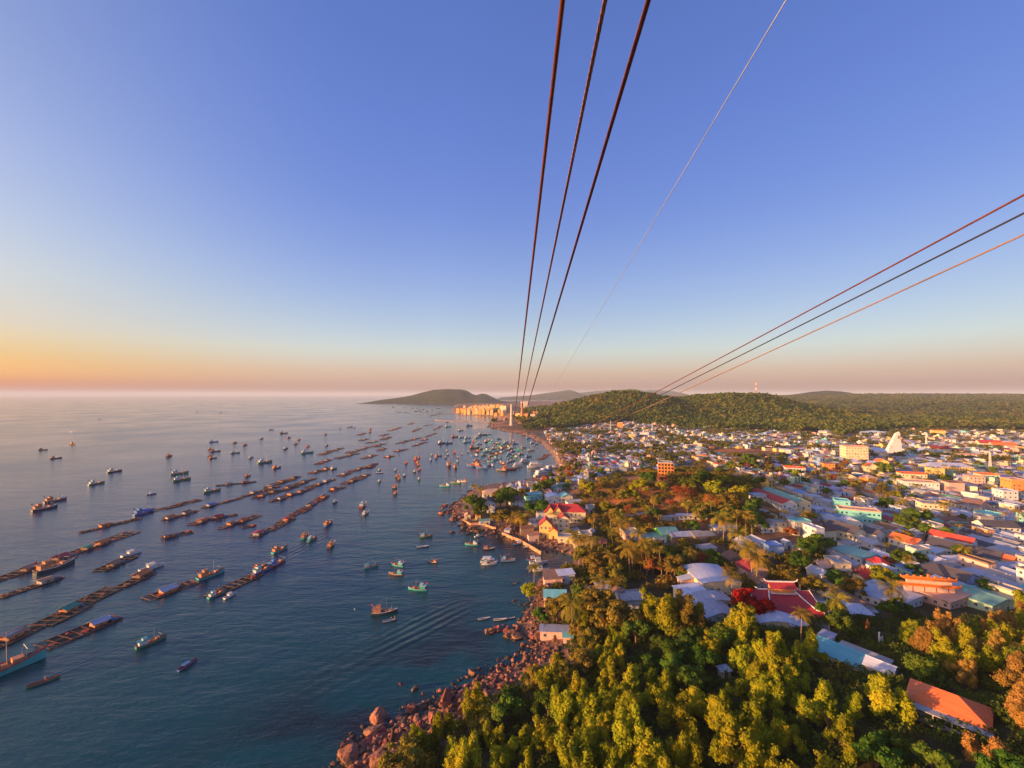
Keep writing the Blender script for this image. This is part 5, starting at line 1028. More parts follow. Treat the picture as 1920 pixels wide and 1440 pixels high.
def rock(px, py, s, tall=1.0, wide=1.0, wet=False, label=None, zone='rock', group='pink granite boulders along the near shore', xy=None):
    s *= .93
    global rk
    x, y = xy or G(px, py); z = gz(x, y) if xy is not None else 0; me = ROCKS[rk % 9]; rk += 1
    o = part('boulder', me, wetm if wet else rockm, None, (x, y, z + s * .18 * tall - (.35 * s if wet else 0)), random.uniform(0, 6.28), (s * wide, s, s * tall * .8)); o.rotation_euler = (random.uniform(-.3, .3), random.uniform(-.3, .3), o.rotation_euler[2])
    size = 'huge' if s > 3 else 'large' if s > 2 else 'middling' if s > 1.2 else 'small'; shp = ' upright' if tall > 1.3 else ' flat' if tall < .65 else ''
    if label: tag(o, label, 'rock', group)
    else: tag(o, size + shp + (' dark wet' if wet else ' pink') + ' boulder', 'rock', group, auto=zone)
    return o
for a in ((655,1425,4.0,.9,1,0,'huge squat boulder at the seaward end of the shore rocks'),(648,1405,2.2,.9,1.3,0,'tilted block leaning seaward of the huge squat boulder'),(707,1352,3.2,.9,1.1,0,'large peaked boulder highest of the seaward rock pile'),(700,1370,2.6,.9,1.2,0,'boulder under the peaked boulder'),(698,1388,2.6,.8,1.3,0,'cracked boulder between peaked boulder and waterline'),
          (712,1412,2.6,.7,1.5,0,'flat slab beside the upright block'),(738,1398,2.4,2.0,.8,0,'upright pale block standing among near rocks'),(735,1425,2.3,1.0,1,0,'block below the upright pale block'),(783,1385,2.5,2.6,.7,0,'tall thin leaning rock at the bushes'),(815,1375,3.8,.9,1.2,0,'big rounded boulder overhung by bushes'),(770,1333,1.7,1.2,1,0,'lone rock standing off the near shore'),
          (833,1322,2.6,2.4,.8,0,'tall pink pillar of rock at the shore bend'),(862,1312,2.0,2.2,.8,0,'slim pink pillar beside the tall one'),(885,1264,1.9,.8,1.2,0,'lone flat topped rock off the middle shore'),(905,1300,2.6,.9,1.3,0,'broad boulder beside the rounded shrub'),(970,1248,2.0,.8,1.2,0,'boulder at the cove corner'),(700,1440,2.2,.7,1.6,0,'low slab at the bottom frame edge'),(690,1432,1.6,.8,1,0,'dark cleft rock near bottom edge'),(800,1345,2.2,.8,1.2,1,'submerged dark slab off the bushes'),(752,1283,.9,.5,1.6,0,'tiny pale rock awash far off the near shore')):
    rock(a[0], a[1], a[2], a[3], a[4], bool(a[5]), a[6])
LAND += [('the tall thin leaning rock', G(783,1385)+(2,)), ('the tall pink pillar', G(833,1322)+(2,)), ('the pink rock islet', G(935,1180)+(2,)), ('the lone flat rock', G(885,1264)+(2,)), ('the headland tip', G(848,960)+(2,)), ('the huge squat boulder', G(655,1425)+(2,)), ('the cove corner', G(1000,1225)+(2,))]
near_sh = [(640,1445),(672,1420),(700,1395),(735,1375),(765,1352),(800,1348),(825,1325),(850,1305),(880,1292),(905,1280),(935,1265),(960,1250),(985,1232),(1003,1212)]
def along(Lp, t):
    k = min(int(t * (len(Lp) - 1)), len(Lp) - 2); f = t * (len(Lp) - 1) - k; return Lp[k][0] * (1 - f) + Lp[k + 1][0] * f, Lp[k][1] * (1 - f) + Lp[k + 1][1] * f
for k in range(135):
    t = random.random(); px, py = along(near_sh, t); x, y = G(px, py); off = random.gauss(5, 6.0); x += off * .8; y -= off * .5; s = random.choice([.4, .6, .8, 1.0, 1.3, 1.9]) * (1.1 - .3 * t)
    sdk = float(shore_dist(np.array([x]), np.array([y]))[0])
    if sdk > 20: continue
    wet = sdk < -1.0 and random.random() < .6
    rock(0, 0, s * (1.35 if y < 140 else 1), random.choice([.6, .8, 1, 1, 1.4]), random.uniform(.8, 1.5), wet, xy=(x, y))
for k in range(26):                                   # the islet off the cove
    px, py = 905 + 75 * random.random(), 1172 + 26 * random.random()
    if abs((py - 1172) - (px - 905) * .22) > 14: continue
    rock(px, py, random.choice([1, 1.4, 1.9, 2.4]), random.choice([.6, .8]), random.uniform(1, 1.6), group='rocks of the pink islet', zone='rock')
for k in range(26):
    px, py = along([(970,1168),(990,1160),(1000,1180),(1012,1200),(1020,1212),(1008,1215)], random.random()); rock(px + random.gauss(2, 5), py + random.gauss(0, 5), random.choice([.9, 1.3, 1.8, 2.2]), random.choice([.6, .9]), 1.2, group='boulders below the pink shack', zone='rock')
for k in range(20):                                   # low dark reef off the shore house
    px, py = along([(940,1082),(965,1092),(1000,1080),(1010,1072)], random.random()); rock(px + random.gauss(0, 6), py + random.gauss(0, 3), random.choice([.7, 1, 1.5]), .4, 1.6, True, group='dark reef rocks off the shore house', zone='rock')
for k in range(16):
    px, py = along([(950,1120),(972,1128),(985,1140),(990,1150)], random.random()); rock(px + random.gauss(0, 7), py + random.gauss(0, 5), random.choice([.6, .9, 1.4]), .6, 1.3, random.random() < .7, group='rocks round the small yellow tree', zone='rock')
for k in range(48):                                   # headland tip
    px, py = along([(838,950),(830,958),(845,968),(858,975),(868,985),(880,990),(870,998)], random.random()); px += random.gauss(6, 7); py += random.gauss(-2, 5)
    rock(px, py, random.choice([1.2, 1.8, 2.4, 3.0]), random.choice([.5, .7, 1.0]), random.uniform(.8, 1.4), random.random() < .2, group='boulders of the rocky headland', zone='rock')
for k in range(18): px, py = along([(850,995),(880,1000),(905,1002),(935,1000)], random.random()); rock(px + random.gauss(0, 4), py + random.gauss(0, 2), random.choice([1, 1.5, 2]), .6, 1.4, random.random() < .5, group='boulders of the rocky headland', zone='rock')
for px, py in ((865,928),(858,930),(905,908),(955,906),(965,903),(975,901),(990,908),(940,908),(1005,898)): rock(px, py, random.uniform(1.5, 2.6), .6, 1.6, True, group='dark rocks behind the headland', zone='rock')
for px, py in ((868,1133),(862,1128),(910,1062),(1000,1065)): rock(px, py, 1.2, .4, 1.5, True, group='dark rocks awash in the cove', zone='rock')
# loose small rocks and shingle along the water line, too many to count
vv, ff, cc_ = [], [], []; gq = np.random.default_rng(6); base_r = [rock_mesh(90 + q, 2) for q in range(4)]; bv = []
for me_ in base_r:
    a = np.zeros(len(me_.vertices) * 3, np.float32); me_.vertices.foreach_get('co', a); f_ = np.array([list(p.vertices) for p in me_.polygons]); bv.append((a.reshape(-1, 3), f_)); bpy.data.meshes.remove(me_)
def rubble(Lp, n_, spread, smin, smax):
    for _ in range(n_):
        px, py = along(Lp, gq.random()); x, y = G(px, py); x += gq.normal(3, spread); y += gq.normal(0, spread); s = gq.uniform(smin, smax) ** 1; sdk = float(shore_dist(np.array([x]), np.array([y]))[0])
        if sdk < -7 or sdk > 24: continue
        z = gz(x, y) if sdk > 0 else -.1 - .25 * s * (sdk < -3); v_, f_ = bv[int(gq.integers(4))]; a_ = gq.uniform(0, 6.28); c_, s_ = math.cos(a_), math.sin(a_); q = np.stack([v_[:, 0] * c_ - v_[:, 1] * s_, v_[:, 0] * s_ + v_[:, 1] * c_, v_[:, 2] * .7], 1) * s + (x, y, z + .15 * s)
        o_ = sum(len(w_) for w_ in vv); vv.append(q); ff.append(f_ + o_); dk = gq.random() < (.75 if sdk < 0 else .3); cc_.append(np.tile((np.array((.07, .052, .042)) if dk else np.array((.28, .12, .075))) * gq.uniform(.7, 1.25), (len(f_), 1)))
rubble(near_sh, 1100, 6.5, .3, 1.25); rubble([(1000,1200),(985,1178),(990,1150),(1003,1125),(1010,1090)], 240, 3.5, .3, 1.0); rubble([(1060,1036),(1000,1022),(960,1008),(925,999),(885,994),(862,980),(846,962),(846,948),(868,933),(885,920),(915,910),(960,905),(1000,898)], 420, 5, .5, 1.6)
rubble([(1012,830),(992,818),(965,811),(940,807),(918,801),(921,792)], 160, 8, 1.2, 3.4)
o = obj('shore_rubble', np_mesh('shore_rubble', np.concatenate(vv), np.concatenate(ff), np.concatenate(cc_)), attrmat('rubble_stone', rough=.85, var=.3, scale=2)); kind(o, 'stuff'); o['label'] = 'small broken rocks strewn along the water line'
# --- low walls, quay and jetties
def ribbon(name, pts, w, h, m, z=None, lift=0.0):
    mb = MB(); P = [Vector((p[0], p[1], 0)) for p in pts]
    for i in range(len(P) - 1):
        d = P[i + 1] - P[i]; L = d.length; c_ = (P[i] + P[i + 1]) / 2; zz = z if z is not None else gz(c_.x, c_.y); mb.box(c_.x, c_.y, zz + h / 2 + lift, L + w * .0, w, h, math.atan2(d.y, d.x))
    return obj(name, mb, m)
qm = mat('quay_masonry', (0.55, 0.28, 0.15), .9, var=.3, scale=.6, bump=.4, stain=((.2, .13, .1), .55))
t = ribbon('quay_wall', [G(*p) for p in ((942,1003),(958,1010),(976,1017),(990,1025),(1000,1031),(1015,1040))], .9, 3.2, qm, z=-1.2); tag(t, 'long orange lit masonry quay below the village houses', 'quay')
t = ribbon('garden_wall', [land_at(*p)[:2] for p in ((868,978),(884,986),(900,984),(918,990),(930,994))], .5, 1.6, qm); tag(t, 'low terracotta garden wall along the headland rocks', 'wall')
jm = mat('jetty_rock', (0.34, 0.22, 0.15), .9, var=.4, scale=.1, bump=.5)
def jetty(pts, w, lab):
    P = [G(*p) for p in pts]; n_ = 40; mb = MB(); 
    xs = [along(P, i / n_) for i in range(n_ + 1)]; rows_ = []
    for i, (x, y) in enumerate(xs):
        ww = w * random.uniform(.8, 1.2); rows_.append([(x, y - ww, -1), (x, y - ww * .4, 1.6 + random.random()), (x, y + ww * .4, 1.6 + random.random()), (x, y + ww, -1)])
    vs = [p for r_ in rows_ for p in r_]; fs = [(i * 4 + k, i * 4 + k + 1, i * 4 + k + 5, i * 4 + k + 4) for i in range(n_) for k in range(3)]; mb.add(vs, [f[::-1] for f in fs]); t = obj('jetty', mb, jm); tag(t, lab, 'jetty'); return t
jetty([(815,787.5),(826,789),(850,790),(880,791),(905,792),(925,793)], 9, 'nearer long stone jetty reaching out from the pylon shore'); jetty([(807,780),(815,778.5),(826,777),(850,776.5),(862,776.5)], 16, 'farther curved stone jetty below the golden houses')
LAND += [('the nearer jetty', G(870, 790) + (2,)), ('the farther jetty', G(830, 778) + (2,))]
# --- lanes
road_m = mat('lane_concrete', (0.25, 0.235, 0.225), .9, var=.2, scale=.2)
dirt_m = mat('track_dirt', (0.42, 0.30, 0.22), .95, var=.25, scale=.2)
def lane(name, pxs, w, m):
    P = [land_at(*p)[:2] for p in pxs]; out = []
    for i in range(len(P) - 1):
        L = math.dist(P[i], P[i + 1]); n_ = max(1, int(L / 4)); out += [(P[i][0] + (P[i + 1][0] - P[i][0]) * k / n_, P[i][1] + (P[i + 1][1] - P[i][1]) * k / n_) for k in range(n_)]
    out.append(P[-1]); vs = []
    for i, (x, y) in enumerate(out):
        a, b_ = out[max(0, i - 1)], out[min(len(out) - 1, i + 1)]; d = Vector((b_[0] - a[0], b_[1] - a[1])).normalized(); nx, ny = -d.y * w / 2, d.x * w / 2
        for s in (-1, 1): xx, yy = x + s * nx, y + s * ny; vs.append((xx, yy, gz(xx, yy) + .28))
    mb = MB(); mb.add(vs, [(2 * i, 2 * i + 1, 2 * i + 3, 2 * i + 2)[::-1] for i in range(len(out) - 1)]); o = obj(name, mb, m); kind(o, 'structure')
lane('road', [(1545,1200),(1541,1165),(1537,1130),(1528,1100),(1520,1070),(1512,1030),(1508,1000),(1530,975),(1545,955)], 4.5, road_m)
lane('road', [(1545,1200),(1590,1225),(1640,1260)], 3, road_m)
lane('path', [(1108,975),(1140,973),(1180,968),(1215,962),(1250,970)], 4, dirt_m); lane('path', [(1108,975),(1100,960),(1104,940),(1130,930)], 3.5, dirt_m)
lane('path', [(1400,890),(1440,905),(1480,925),(1540,935)], 4, dirt_m); lane('path', [(1320,870),(1360,880),(1400,890),(1420,880),(1470,870)], 3.5, dirt_m)
# --- utility poles along the lanes
for k, (px, py) in enumerate(((1543,1190),(1539,1150),(1533,1112),(1524,1080),(1514,1045),(1507,1010),(1415,905),(1460,925),(1150,985),(1212,975),(1266,1140),(1106,1000))):
    x, y, z = land_at(px, py); t = thing('utility_pole', (x + 2.4, y, gz(x + 2.4, y)), .2); m = MB(); m.tube([(0, 0, -.5), (0, 0, 8.5)], [.16, .11], 7); part('post', m.mesh('post'), WALL['grey'], t); m = MB(); m.box(0, 0, 8.0, 1.8, .12, .14); [m.tube([(q, 0, 8.05), (q, 0, 8.3)], .05, 5) for q in (-.8, 0, .8)]; part('crossarm', m.mesh('crossarm'), steel, t)
    tag(t, 'grey utility pole', 'utility pole', 'utility poles along the lanes', auto='town2')
# --- a few single things
x, y, z = land_at(1130, 1038); t = thing('signboard', (x, y, z), 0); m = MB(); m.box(0, 0, 7.4, 5.6, .3, 3.0); part('board', m.mesh('board'), mat('board_back', (.40, .19, .15), .8, var=.25, scale=1), t)
m = MB(); [m.box(-2.5 + k * 2.5, .25, 3.7, .22, .22, 7.8) for k in range(3)]; m.box(0, .25, 6.4, 5.4, .12, .15); part('post', m.mesh('post'), steel, t); tag(t, 'big reddish billboard on tall posts behind the beach palms', 'billboard')
x, y, z = land_at(1627, 1190); t = thing('statue', (x, y, z + 1.5), .3); m = MB(); m.tube([(0, 0, -3), (0, 0, 0)], [1.1, .9], 8); part('pedestal', m.mesh('pedestal'), WALL['cream'], t)
m = MB(); m.tube([(0, 0, 0), (0, 0, .3), (0, 0, 1.6), (0, 0, 2.7), (0, 0, 3.15), (0, 0, 3.3), (0, 0, 3.7), (0, 0, 4.05)], [.75, .78, .55, .62, .3, .2, .33, .08], 12); m.tube([(-.5, 0, 2.8), (-.6, -.4, 2.1), (-.15, -.6, 2.2)], [.2, .17, .12], 6); m.tube([(.5, 0, 2.8), (.6, -.4, 2.1), (.15, -.6, 2.4)], [.2, .17, .12], 6); part('robed_figure', m.mesh('robed_figure'), og, t); tag(t, 'orange robed standing statue among dark trees', 'statue')
x, y, z = land_at(1652, 1212); t = thing('gateway', (x, y, z), .5); m = MB()
for s in (-1.3, 1.3): m.box(s, 0, 1.2, .28, .28, 2.8)
m.box(0, 0, 2.0, 2.5, .2, .22); m.box(0, 0, 2.7, 3.0, .3, .25); part('gate_frame', m.mesh('gate_frame'), trim_w, t); m = MB(); m.box(-1.2, 0, 3.7, .35, .35, 1.8); m.box(-1.1, 0, 4.7, .8, .4, .3); part('finial', m.mesh('finial'), trim_w, t); tag(t, 'small white open gateway with finial beside thicket', 'gateway')
# ================================================================ boats, rafts, cables
random.seed(41)
HB = {n_: mat('hull_' + n_, c, .45, var=.2, scale=.8, stain=((.13, .09, .07), .62)) for n_, c in dict(teal=(.05, .36, .36), green=(.06, .24, .15), blue=(.05, .16, .42), brown=(.14, .075, .05), red=(.42, .06, .04), white=(.68, .66, .64), grey=(.17, .17, .19), dark=(.05, .055, .06)).items()}
deck_m = mat('deck_planks', (.28, .16, .09), .8, var=.3, scale=1.5); cab_w = mat('cabin_paint', (.60, .60, .58), .6, stain=((.3, .2, .14), .6)); cab_o = mat('cabin_orange', (.60, .24, .10), .7, stain=((.2, .12, .1), .6)); cab_b = mat('cabin_blue', (.08, .22, .45), .6); flag_m = mat('flag_red', (.70, .03, .02), .7); wood_m = mat('raft_wood', (.17, .085, .055), .9, var=.45, scale=.6, rnd=.25); net_m = mat('raft_net', (.035, .045, .04), .9, var=.5, scale=.7)
tarp = {'blue': mat('tarp_blue', (.06, .12, .45), .6), 'green': mat('tarp_green', (.06, .25, .18), .6), 'silver': ROOF['silver'], 'orange': mat('tarp_orange', (.55, .16, .05), .7), 'red': mat('tarp_red', (.42, .05, .07), .7), 'rusty': ROOF['rusty'], 'grey': mat('tarp_grey', (.2, .2, .22), .7)}
def hull(L, Bm, H, bow=1.0, n_=12):
    """lofted hull along +y (bow), open deck; returns hull, deck and gunwale builders"""
    h, d, gw = MB(), MB(), MB(); R_ = []
    for i in range(n_ + 1):
        t = i / n_; y = -L / 2 + L * t; b_ = Bm / 2 * (0.72 + .28 * math.sin(math.pi * min(1, t * 1.5))) * (1 if t < .5 else max(0.02, 1 - ((t - .5) / .5) ** 2.3)); zs = H * (.62 + .22 * (1 - t) ** 2 + .75 * bow * max(0, t - .45) ** 1.7 * 2); kz = -.45 + .5 * max(0, t - .75) * 4 * .25
        R_.append([(-b_, y, zs), (-b_ * .82, y, .05), (-b_ * .35, y, kz), (b_ * .35, y, kz), (b_ * .82, y, .05), (b_, y, zs)])
        
    vs = [p for r_ in R_ for p in r_]; fs = [(i * 6 + k, i * 6 + k + 1, i * 6 + k + 7, i * 6 + k + 6) for i in range(n_) for k in range(5)]; h.add(vs, [f for f in fs] + [(0, 1, 2, 3, 4, 5)[::-1]])
    dv = [(sg * abs(r_[0][0]) * .93, r_[0][1], r_[0][2] - .38) for r_ in R_ for sg in (-1, 1)]; d.add(dv, [(2 * i, 2 * i + 1, 2 * i + 3, 2 * i + 2) for i in range(n_)])
    for sg in (0, 5): gw.tube([(r_[sg][0], r_[sg][1], r_[sg][2]) for r_ in R_], .15, 4)
    return h.mesh('hull'), d.mesh('deck'), gw.mesh('gunwale')
BM = {}
BM['fishing'] = hull(13, 3.9, 1.7, 1.15); BM['rowing'] = hull(7, 1.5, .75, .8); BM['tour'] = hull(20, 5.4, 2.2, .8); BM['motor'] = hull(9, 2.7, 1.2, .6)
m = MB(); m.box(0, -3.6, 2.05, 2.5, 3.6, 2.3); m.box(0, -2.9, 3.7, 1.9, 1.9, 1.1); CAB = m.mesh('cabin')
m = MB(); m.box(0, -3.7, 3.26, 3.1, 4.6, .14); m.box(0, -2.9, 4.32, 2.3, 2.3, .12); CROOF = m.mesh('cabin_roof')
m = MB(); m.tube([(0, 1.2, 1), (0, 1.0, 7.6)], [.1, .05], 5); m.tube([(0, 1.2, 5.4), (0, -2.6, 6.0)], .05, 4); m.tube([(0, -5.7, 1.6), (0, -5.9, 5.2)], .05, 4); m.tube([(-1.6, 3.4, 1.8), (-1.6, 3.6, 3.6)], .06, 4); m.tube([(1.6, 3.4, 1.8), (1.6, 3.6, 3.6)], .06, 4); m.tube([(-1.6, 3.6, 3.6), (1.6, 3.6, 3.6)], .06, 4); MAST = m.mesh('mast')
m = MB(); m.box(0, -6.35, 4.8, .05, .95, .65); FLAG = m.mesh('flag')
m = MB(); m.box(0, 2.6, 1.65, 1.7, 1.6, .8); m.box(.5, .8, 1.5, .9, .8, .5); m.box(-.6, -.4, 1.5, .7, .9, .5, .3); CARGO = m.mesh('cargo')
m = MB(); m.box(0, -.6, 1.2, 1.5, 2.4, .09); [m.box(a, b_, .8, .06, .06, .8) for a in (-.6, .6) for b_ in (-1.6, .4)]; CANOPY = m.mesh('canopy')
m = MB(); m.box(0, -1, 2.9, 4.5, 13, 2.0); m.box(0, -2.5, 5.0, 4.0, 8, 1.9); TCAB = m.mesh('cabin'); m = MB(); m.box(0, -1, 4.0, 5, 14, .14); m.box(0, -2.3, 6.06, 4.6, 9.6, .14); TROOF = m.mesh('cabin_roof')
m = MB()
for s in (-1, 1):
    for k in range(7): m.box(s * 2.27, -6 + k * 1.75, 3.0, .06, 1.2, .9)
TWIN = m.mesh('window')
m = MB(); m.box(0, -.3, 1.45, 1.9, 2.6, .9); m.box(0, -.5, 2.5, 2.2, 2.8, .08); [m.box(a, b_, 2.1, .06, .06, .9) for a in (-1, 1) for b_ in (-1.7, .7)]; MCAB = m.mesh('cabin')
m = MB(); m.box(0, 1.02, 1.65, 1.6, .06, .6); MGL = m.mesh('windscreen')
BG = {'fishing': 'wooden fishing boats anchored in the bay', 'rowing': 'small open boats on the water', 'tour': 'white double deck tour boats', 'motor': 'white motorboats'}
CN = {'teal': 'teal', 'green': 'green', 'blue': 'blue', 'brown': 'brown', 'red': 'red', 'white': 'white', 'grey': 'grey', 'dark': 'dark'}
def boat(kd, px, py, rz=0.0, hc='green', L=None, cab='w', label=None, detail=None, xy=None):
    x, y = xy or G(px, py); base = {'fishing': 13, 'rowing': 7, 'tour': 20, 'motor': 9}[kd]; sc = (L or base) / base; near = (y < 650) if detail is None else detail
    t = thing({'fishing': 'fishing_boat', 'rowing': 'rowing_boat', 'tour': 'tour_boat', 'motor': 'motorboat'}[kd], (x, y, 0), rz, sc); h, d, gw = BM[kd]
    part('hull', h, HB[hc], t); part('deck', d, deck_m, t)
    if near: part('gunwale', gw, HB['red'] if hc in ('teal', 'green', 'blue') else HB['white'], t)
    cm = {'w': cab_w, 'o': cab_o, 'b': cab_b, 't': HB['teal']}[cab]
    if kd == 'fishing':
        part('cabin', CAB, cm, t); part('cabin_roof', CROOF, {'w': HB['teal'], 'o': ROOF['rusty'], 'b': cab_b, 't': cab_w}[cab], t); part('mast', MAST, steel, t)
        if near: part('cargo', CARGO, cab_o, t); part('flag', FLAG, flag_m, t)
    elif kd == 'rowing':
        if cab != 'w': part('canopy', CANOPY, cm, t)
    elif kd == 'tour': part('cabin', TCAB, cab_w, t); part('cabin_roof', TROOF, HB['white'], t); part('window', TWIN, glass, t)
    else: part('cabin', MCAB, cab_w, t); part('windscreen', MGL, glass, t)
    kn = {'fishing': 'fishing boat', 'rowing': 'rowing boat', 'tour': 'tour boat', 'motor': 'motorboat'}[kd]
    if label: tag(t, label, 'boat', BG[kd])
    else:
        ln = (L or base); sz = '' if kd != 'fishing' else ('large ' if ln > 15 else 'small ' if ln < 11 else ''); cn = {'w': ' with white cabin', 'o': ' with orange cabin', 'b': ' with blue cabin', 't': ' with teal cabin'}[cab] if kd == 'fishing' else (' with canopy' if kd == 'rowing' and cab != 'w' else '')
        tag(t, sz + CN[hc] + ' ' + kn + cn, 'boat', BG[kd], auto='sea')
    return t
RL = []
def raft(p0, p1, w=8, huts=((.3, 'rusty'),), label=None):
    w *= 1.0
    a, b_ = Vector(G(*p0)), Vector(G(*p1)); d = b_ - a; L = d.length
    if L > 16 * 9: pass
    c_ = (a + b_) / 2; rz = math.atan2(d.y, d.x) - math.pi / 2 + (random.gauss(0, .05) if L < 60 else 0); t = thing('fish_farm_raft', (c_.x, c_.y, 0), rz); g2 = random.Random(int(c_.x * 3 + c_.y)); far = c_.y > 520
    m, nt, fl = MB(), MB(), MB(); n_ = max(1, int(L / 15)); Ls = L / n_
    for i in range(n_):
        yc = -L / 2 + (i + .5) * Ls; ww = w * g2.uniform(.55, 1.2); ox = g2.uniform(-.22, .22) * w; l2 = Ls * .98; k = 3.4; nx, ny = max(2, int(ww / k)), max(2, int(l2 / k))
        for q in range(nx + 1):
            m.box(ox - ww / 2 + q * ww / nx, yc, .42, .42, l2, .3, g2.gauss(0, .012))
            if q % 2 == 0: m.box(ox - ww / 2 + q * ww / nx + .5, yc, .40, .3, l2 * g2.uniform(.7, 1), .2)
        for q in range(ny + 1): m.box(ox, yc - l2 / 2 + q * l2 / ny, .56, ww * g2.uniform(1, 1.08), .36, .22, g2.gauss(0, .03))
        for qx in range(nx):
            for qy in range(ny):
                if g2.random() < .62: nt.box(ox - ww / 2 + (qx + .5) * ww / nx, yc - l2 / 2 + (qy + .5) * l2 / ny, .12 + .1 * g2.random(), ww / nx * .95, l2 / ny * .95, .06, g2.gauss(0, .03))
        for q in range(int(nx * ny * .3)):
            cx_, cy_ = ox - ww / 2 + (g2.randrange(nx) + .5) * ww / nx, yc - l2 / 2 + (g2.randrange(ny) + .5) * l2 / ny; fl.box(cx_, cy_, .72, g2.uniform(.8, 2.6), g2.uniform(.8, 2.6), g2.uniform(.15, .9), g2.uniform(0, 1.5))
    part('raft_frame', m.mesh('raft_frame'), wood_m, t); part('nets_and_gear', nt.mesh('nets_and_gear'), net_m, t) if nt.v else None
    if fl.v: part('nets_and_gear', fl.mesh('nets_and_gear'), [mat('gear_brown', (.22, .10, .06), .9, var=.5, scale=.5), mat('gear_red', (.36, .07, .045), .9, var=.5, scale=.5)][g2.random() < .4], t)  # these boxes are heaps of gear lying on the raft, not nets
    for (f, col) in huts:
        y = -L / 2 + f * L; hw, hl = min(w * .6, 4.6) * g2.uniform(.8, 1.05), g2.uniform(3.6, 6); m = MB(); m.box(0, y, 1.3, hw, hl, 1.8); hh = part('hut', m.mesh('hut'), [cab_o, WALL['brown'], WALL['grey']][g2.randrange(3)], t)
        rf = gable_roof(hw, hl, 2.2, .9 if g2.random() < .6 else .25, .9, .1); rf.v = [(q[0], q[1] + y, q[2]) for q in rf.v]; part('hut_roof', rf.mesh('hut_roof'), tarp[col], hh)
        if not far:
            m = MB()
            for q in range(4): m.tube([(g2.uniform(-w * .45, w * .45), y + hl / 2 + g2.uniform(.6, 3), .7), (g2.uniform(-w * .45, w * .45), y + hl / 2 + g2.uniform(.6, 3), 1.6)], .38, 8)
            part('barrel', m.mesh('barrel'), [cab_b, cab_o][g2.random() < .4], t); m = MB(); m.box(hw / 2 + .02, y, 1.4, .05, 1.2, 1.5); part('door', m.mesh('door'), door_m, hh)
    size = 'long' if L > 60 else 'short' if L < 24 else 'mid length'
    if label: tag(t, label, 'raft', 'wooden fish farm rafts in rows on the bay')
    else: tag(t, f"{size} bare raft" if not huts else f"{size} raft with {huts[0][1].replace('rusty','brown')} hut" if len(huts) == 1 else f"{size} raft with {len(huts)} huts", 'raft', 'wooden fish farm rafts in rows on the bay', auto='sea')
    RL.append((c_.x, c_.y, L, w)); return t
mark('the cage raft', raft((-30,1222), (279,1074), 8, ((.12, 'rusty'), (.42, 'green'), (.93, 'orange')), 'very long raft of open cages running out of frame'))
mark('the far red raft', raft((-60,1110), (258,997), 11, ((.28, 'rusty'), (.45, 'red'), (.72, 'orange'), (.62, 'green')), 'longest dark raft chain with reddish nets at its far end'))
raft((0,1122), (117,1082), 7, ((.7, 'rusty'),), 'raft with tan hut at the picture edge between the two longest rafts')
raft((78,1216), (222,1158), 8, ((.72, 'silver'),), 'raft with silver roofed hut seaward of green boat'); mark('the silver roofed raft', bpy.data.objects[t.name] if False else thing_last if False else [o_ for o_ in COL.objects if o_.name.startswith('fish_farm_raft')][-1])
mark('the orange fronted raft', raft((272,1125), (368,1092), 8, ((.42, 'silver'),), 'raft with orange fronted hut and wide grey roof'))
raft((185,1072), (256,1044), 7, ((.35, 'rusty'),), 'short raft with tan hut beside white speedboat')
mark('the grey plank raft', raft((393,1120), (482,1075), 9, (), 'grey plank raft with two boats moored at its end'))
raft((148,1000), (260,972), 6, ((.4, 'orange'),), 'raft with small orange hut seaward of dark moored boat'); mark('the twin plank raft', raft((262,965), (373,937), 8, ((.1, 'blue'),), 'twin strip plank raft with blue hut'))
raft((303,1010), (362,998), 8, ((.25, 'grey'),), 'dark raft with white awning and blue boat'); raft((306,976), (345,966), 7, ((.3, 'orange'),), None); raft((330,970), (368,958), 7, ((.5, 'rusty'),), None)
raft((362,985), (402,970), 8, ((.4, 'orange'),), None); raft((395,975), (445,965), 7, ((.3, 'red'),), None); raft((378,953), (452,934), 6, ((.2, 'blue'),), 'raft with bright blue tarpaulin and red nets'); raft((405,912), (480,903), 7, ((.3, 'rusty'), (.7, 'rusty')), None)
raft((412,992), (445,980), 6, ((.6, 'rusty'),), None); raft((446,982), (486,966), 6, ((.2, 'orange'),), None); raft((452,932), (522,912), 7, ((.3, 'rusty'), (.8, 'rusty')), None); raft((478,1007), (545,972), 8, ((.1, 'red'), (.85, 'red')), 'raft with red heaps and pink hut at near end')
mark('the brown barn raft', raft((540,972), (612,930), 9, ((.5, 'rusty'), (.9, 'rusty')), 'broad raft under long brown roofs')); raft((455,990), (480,985), 5, (), None)
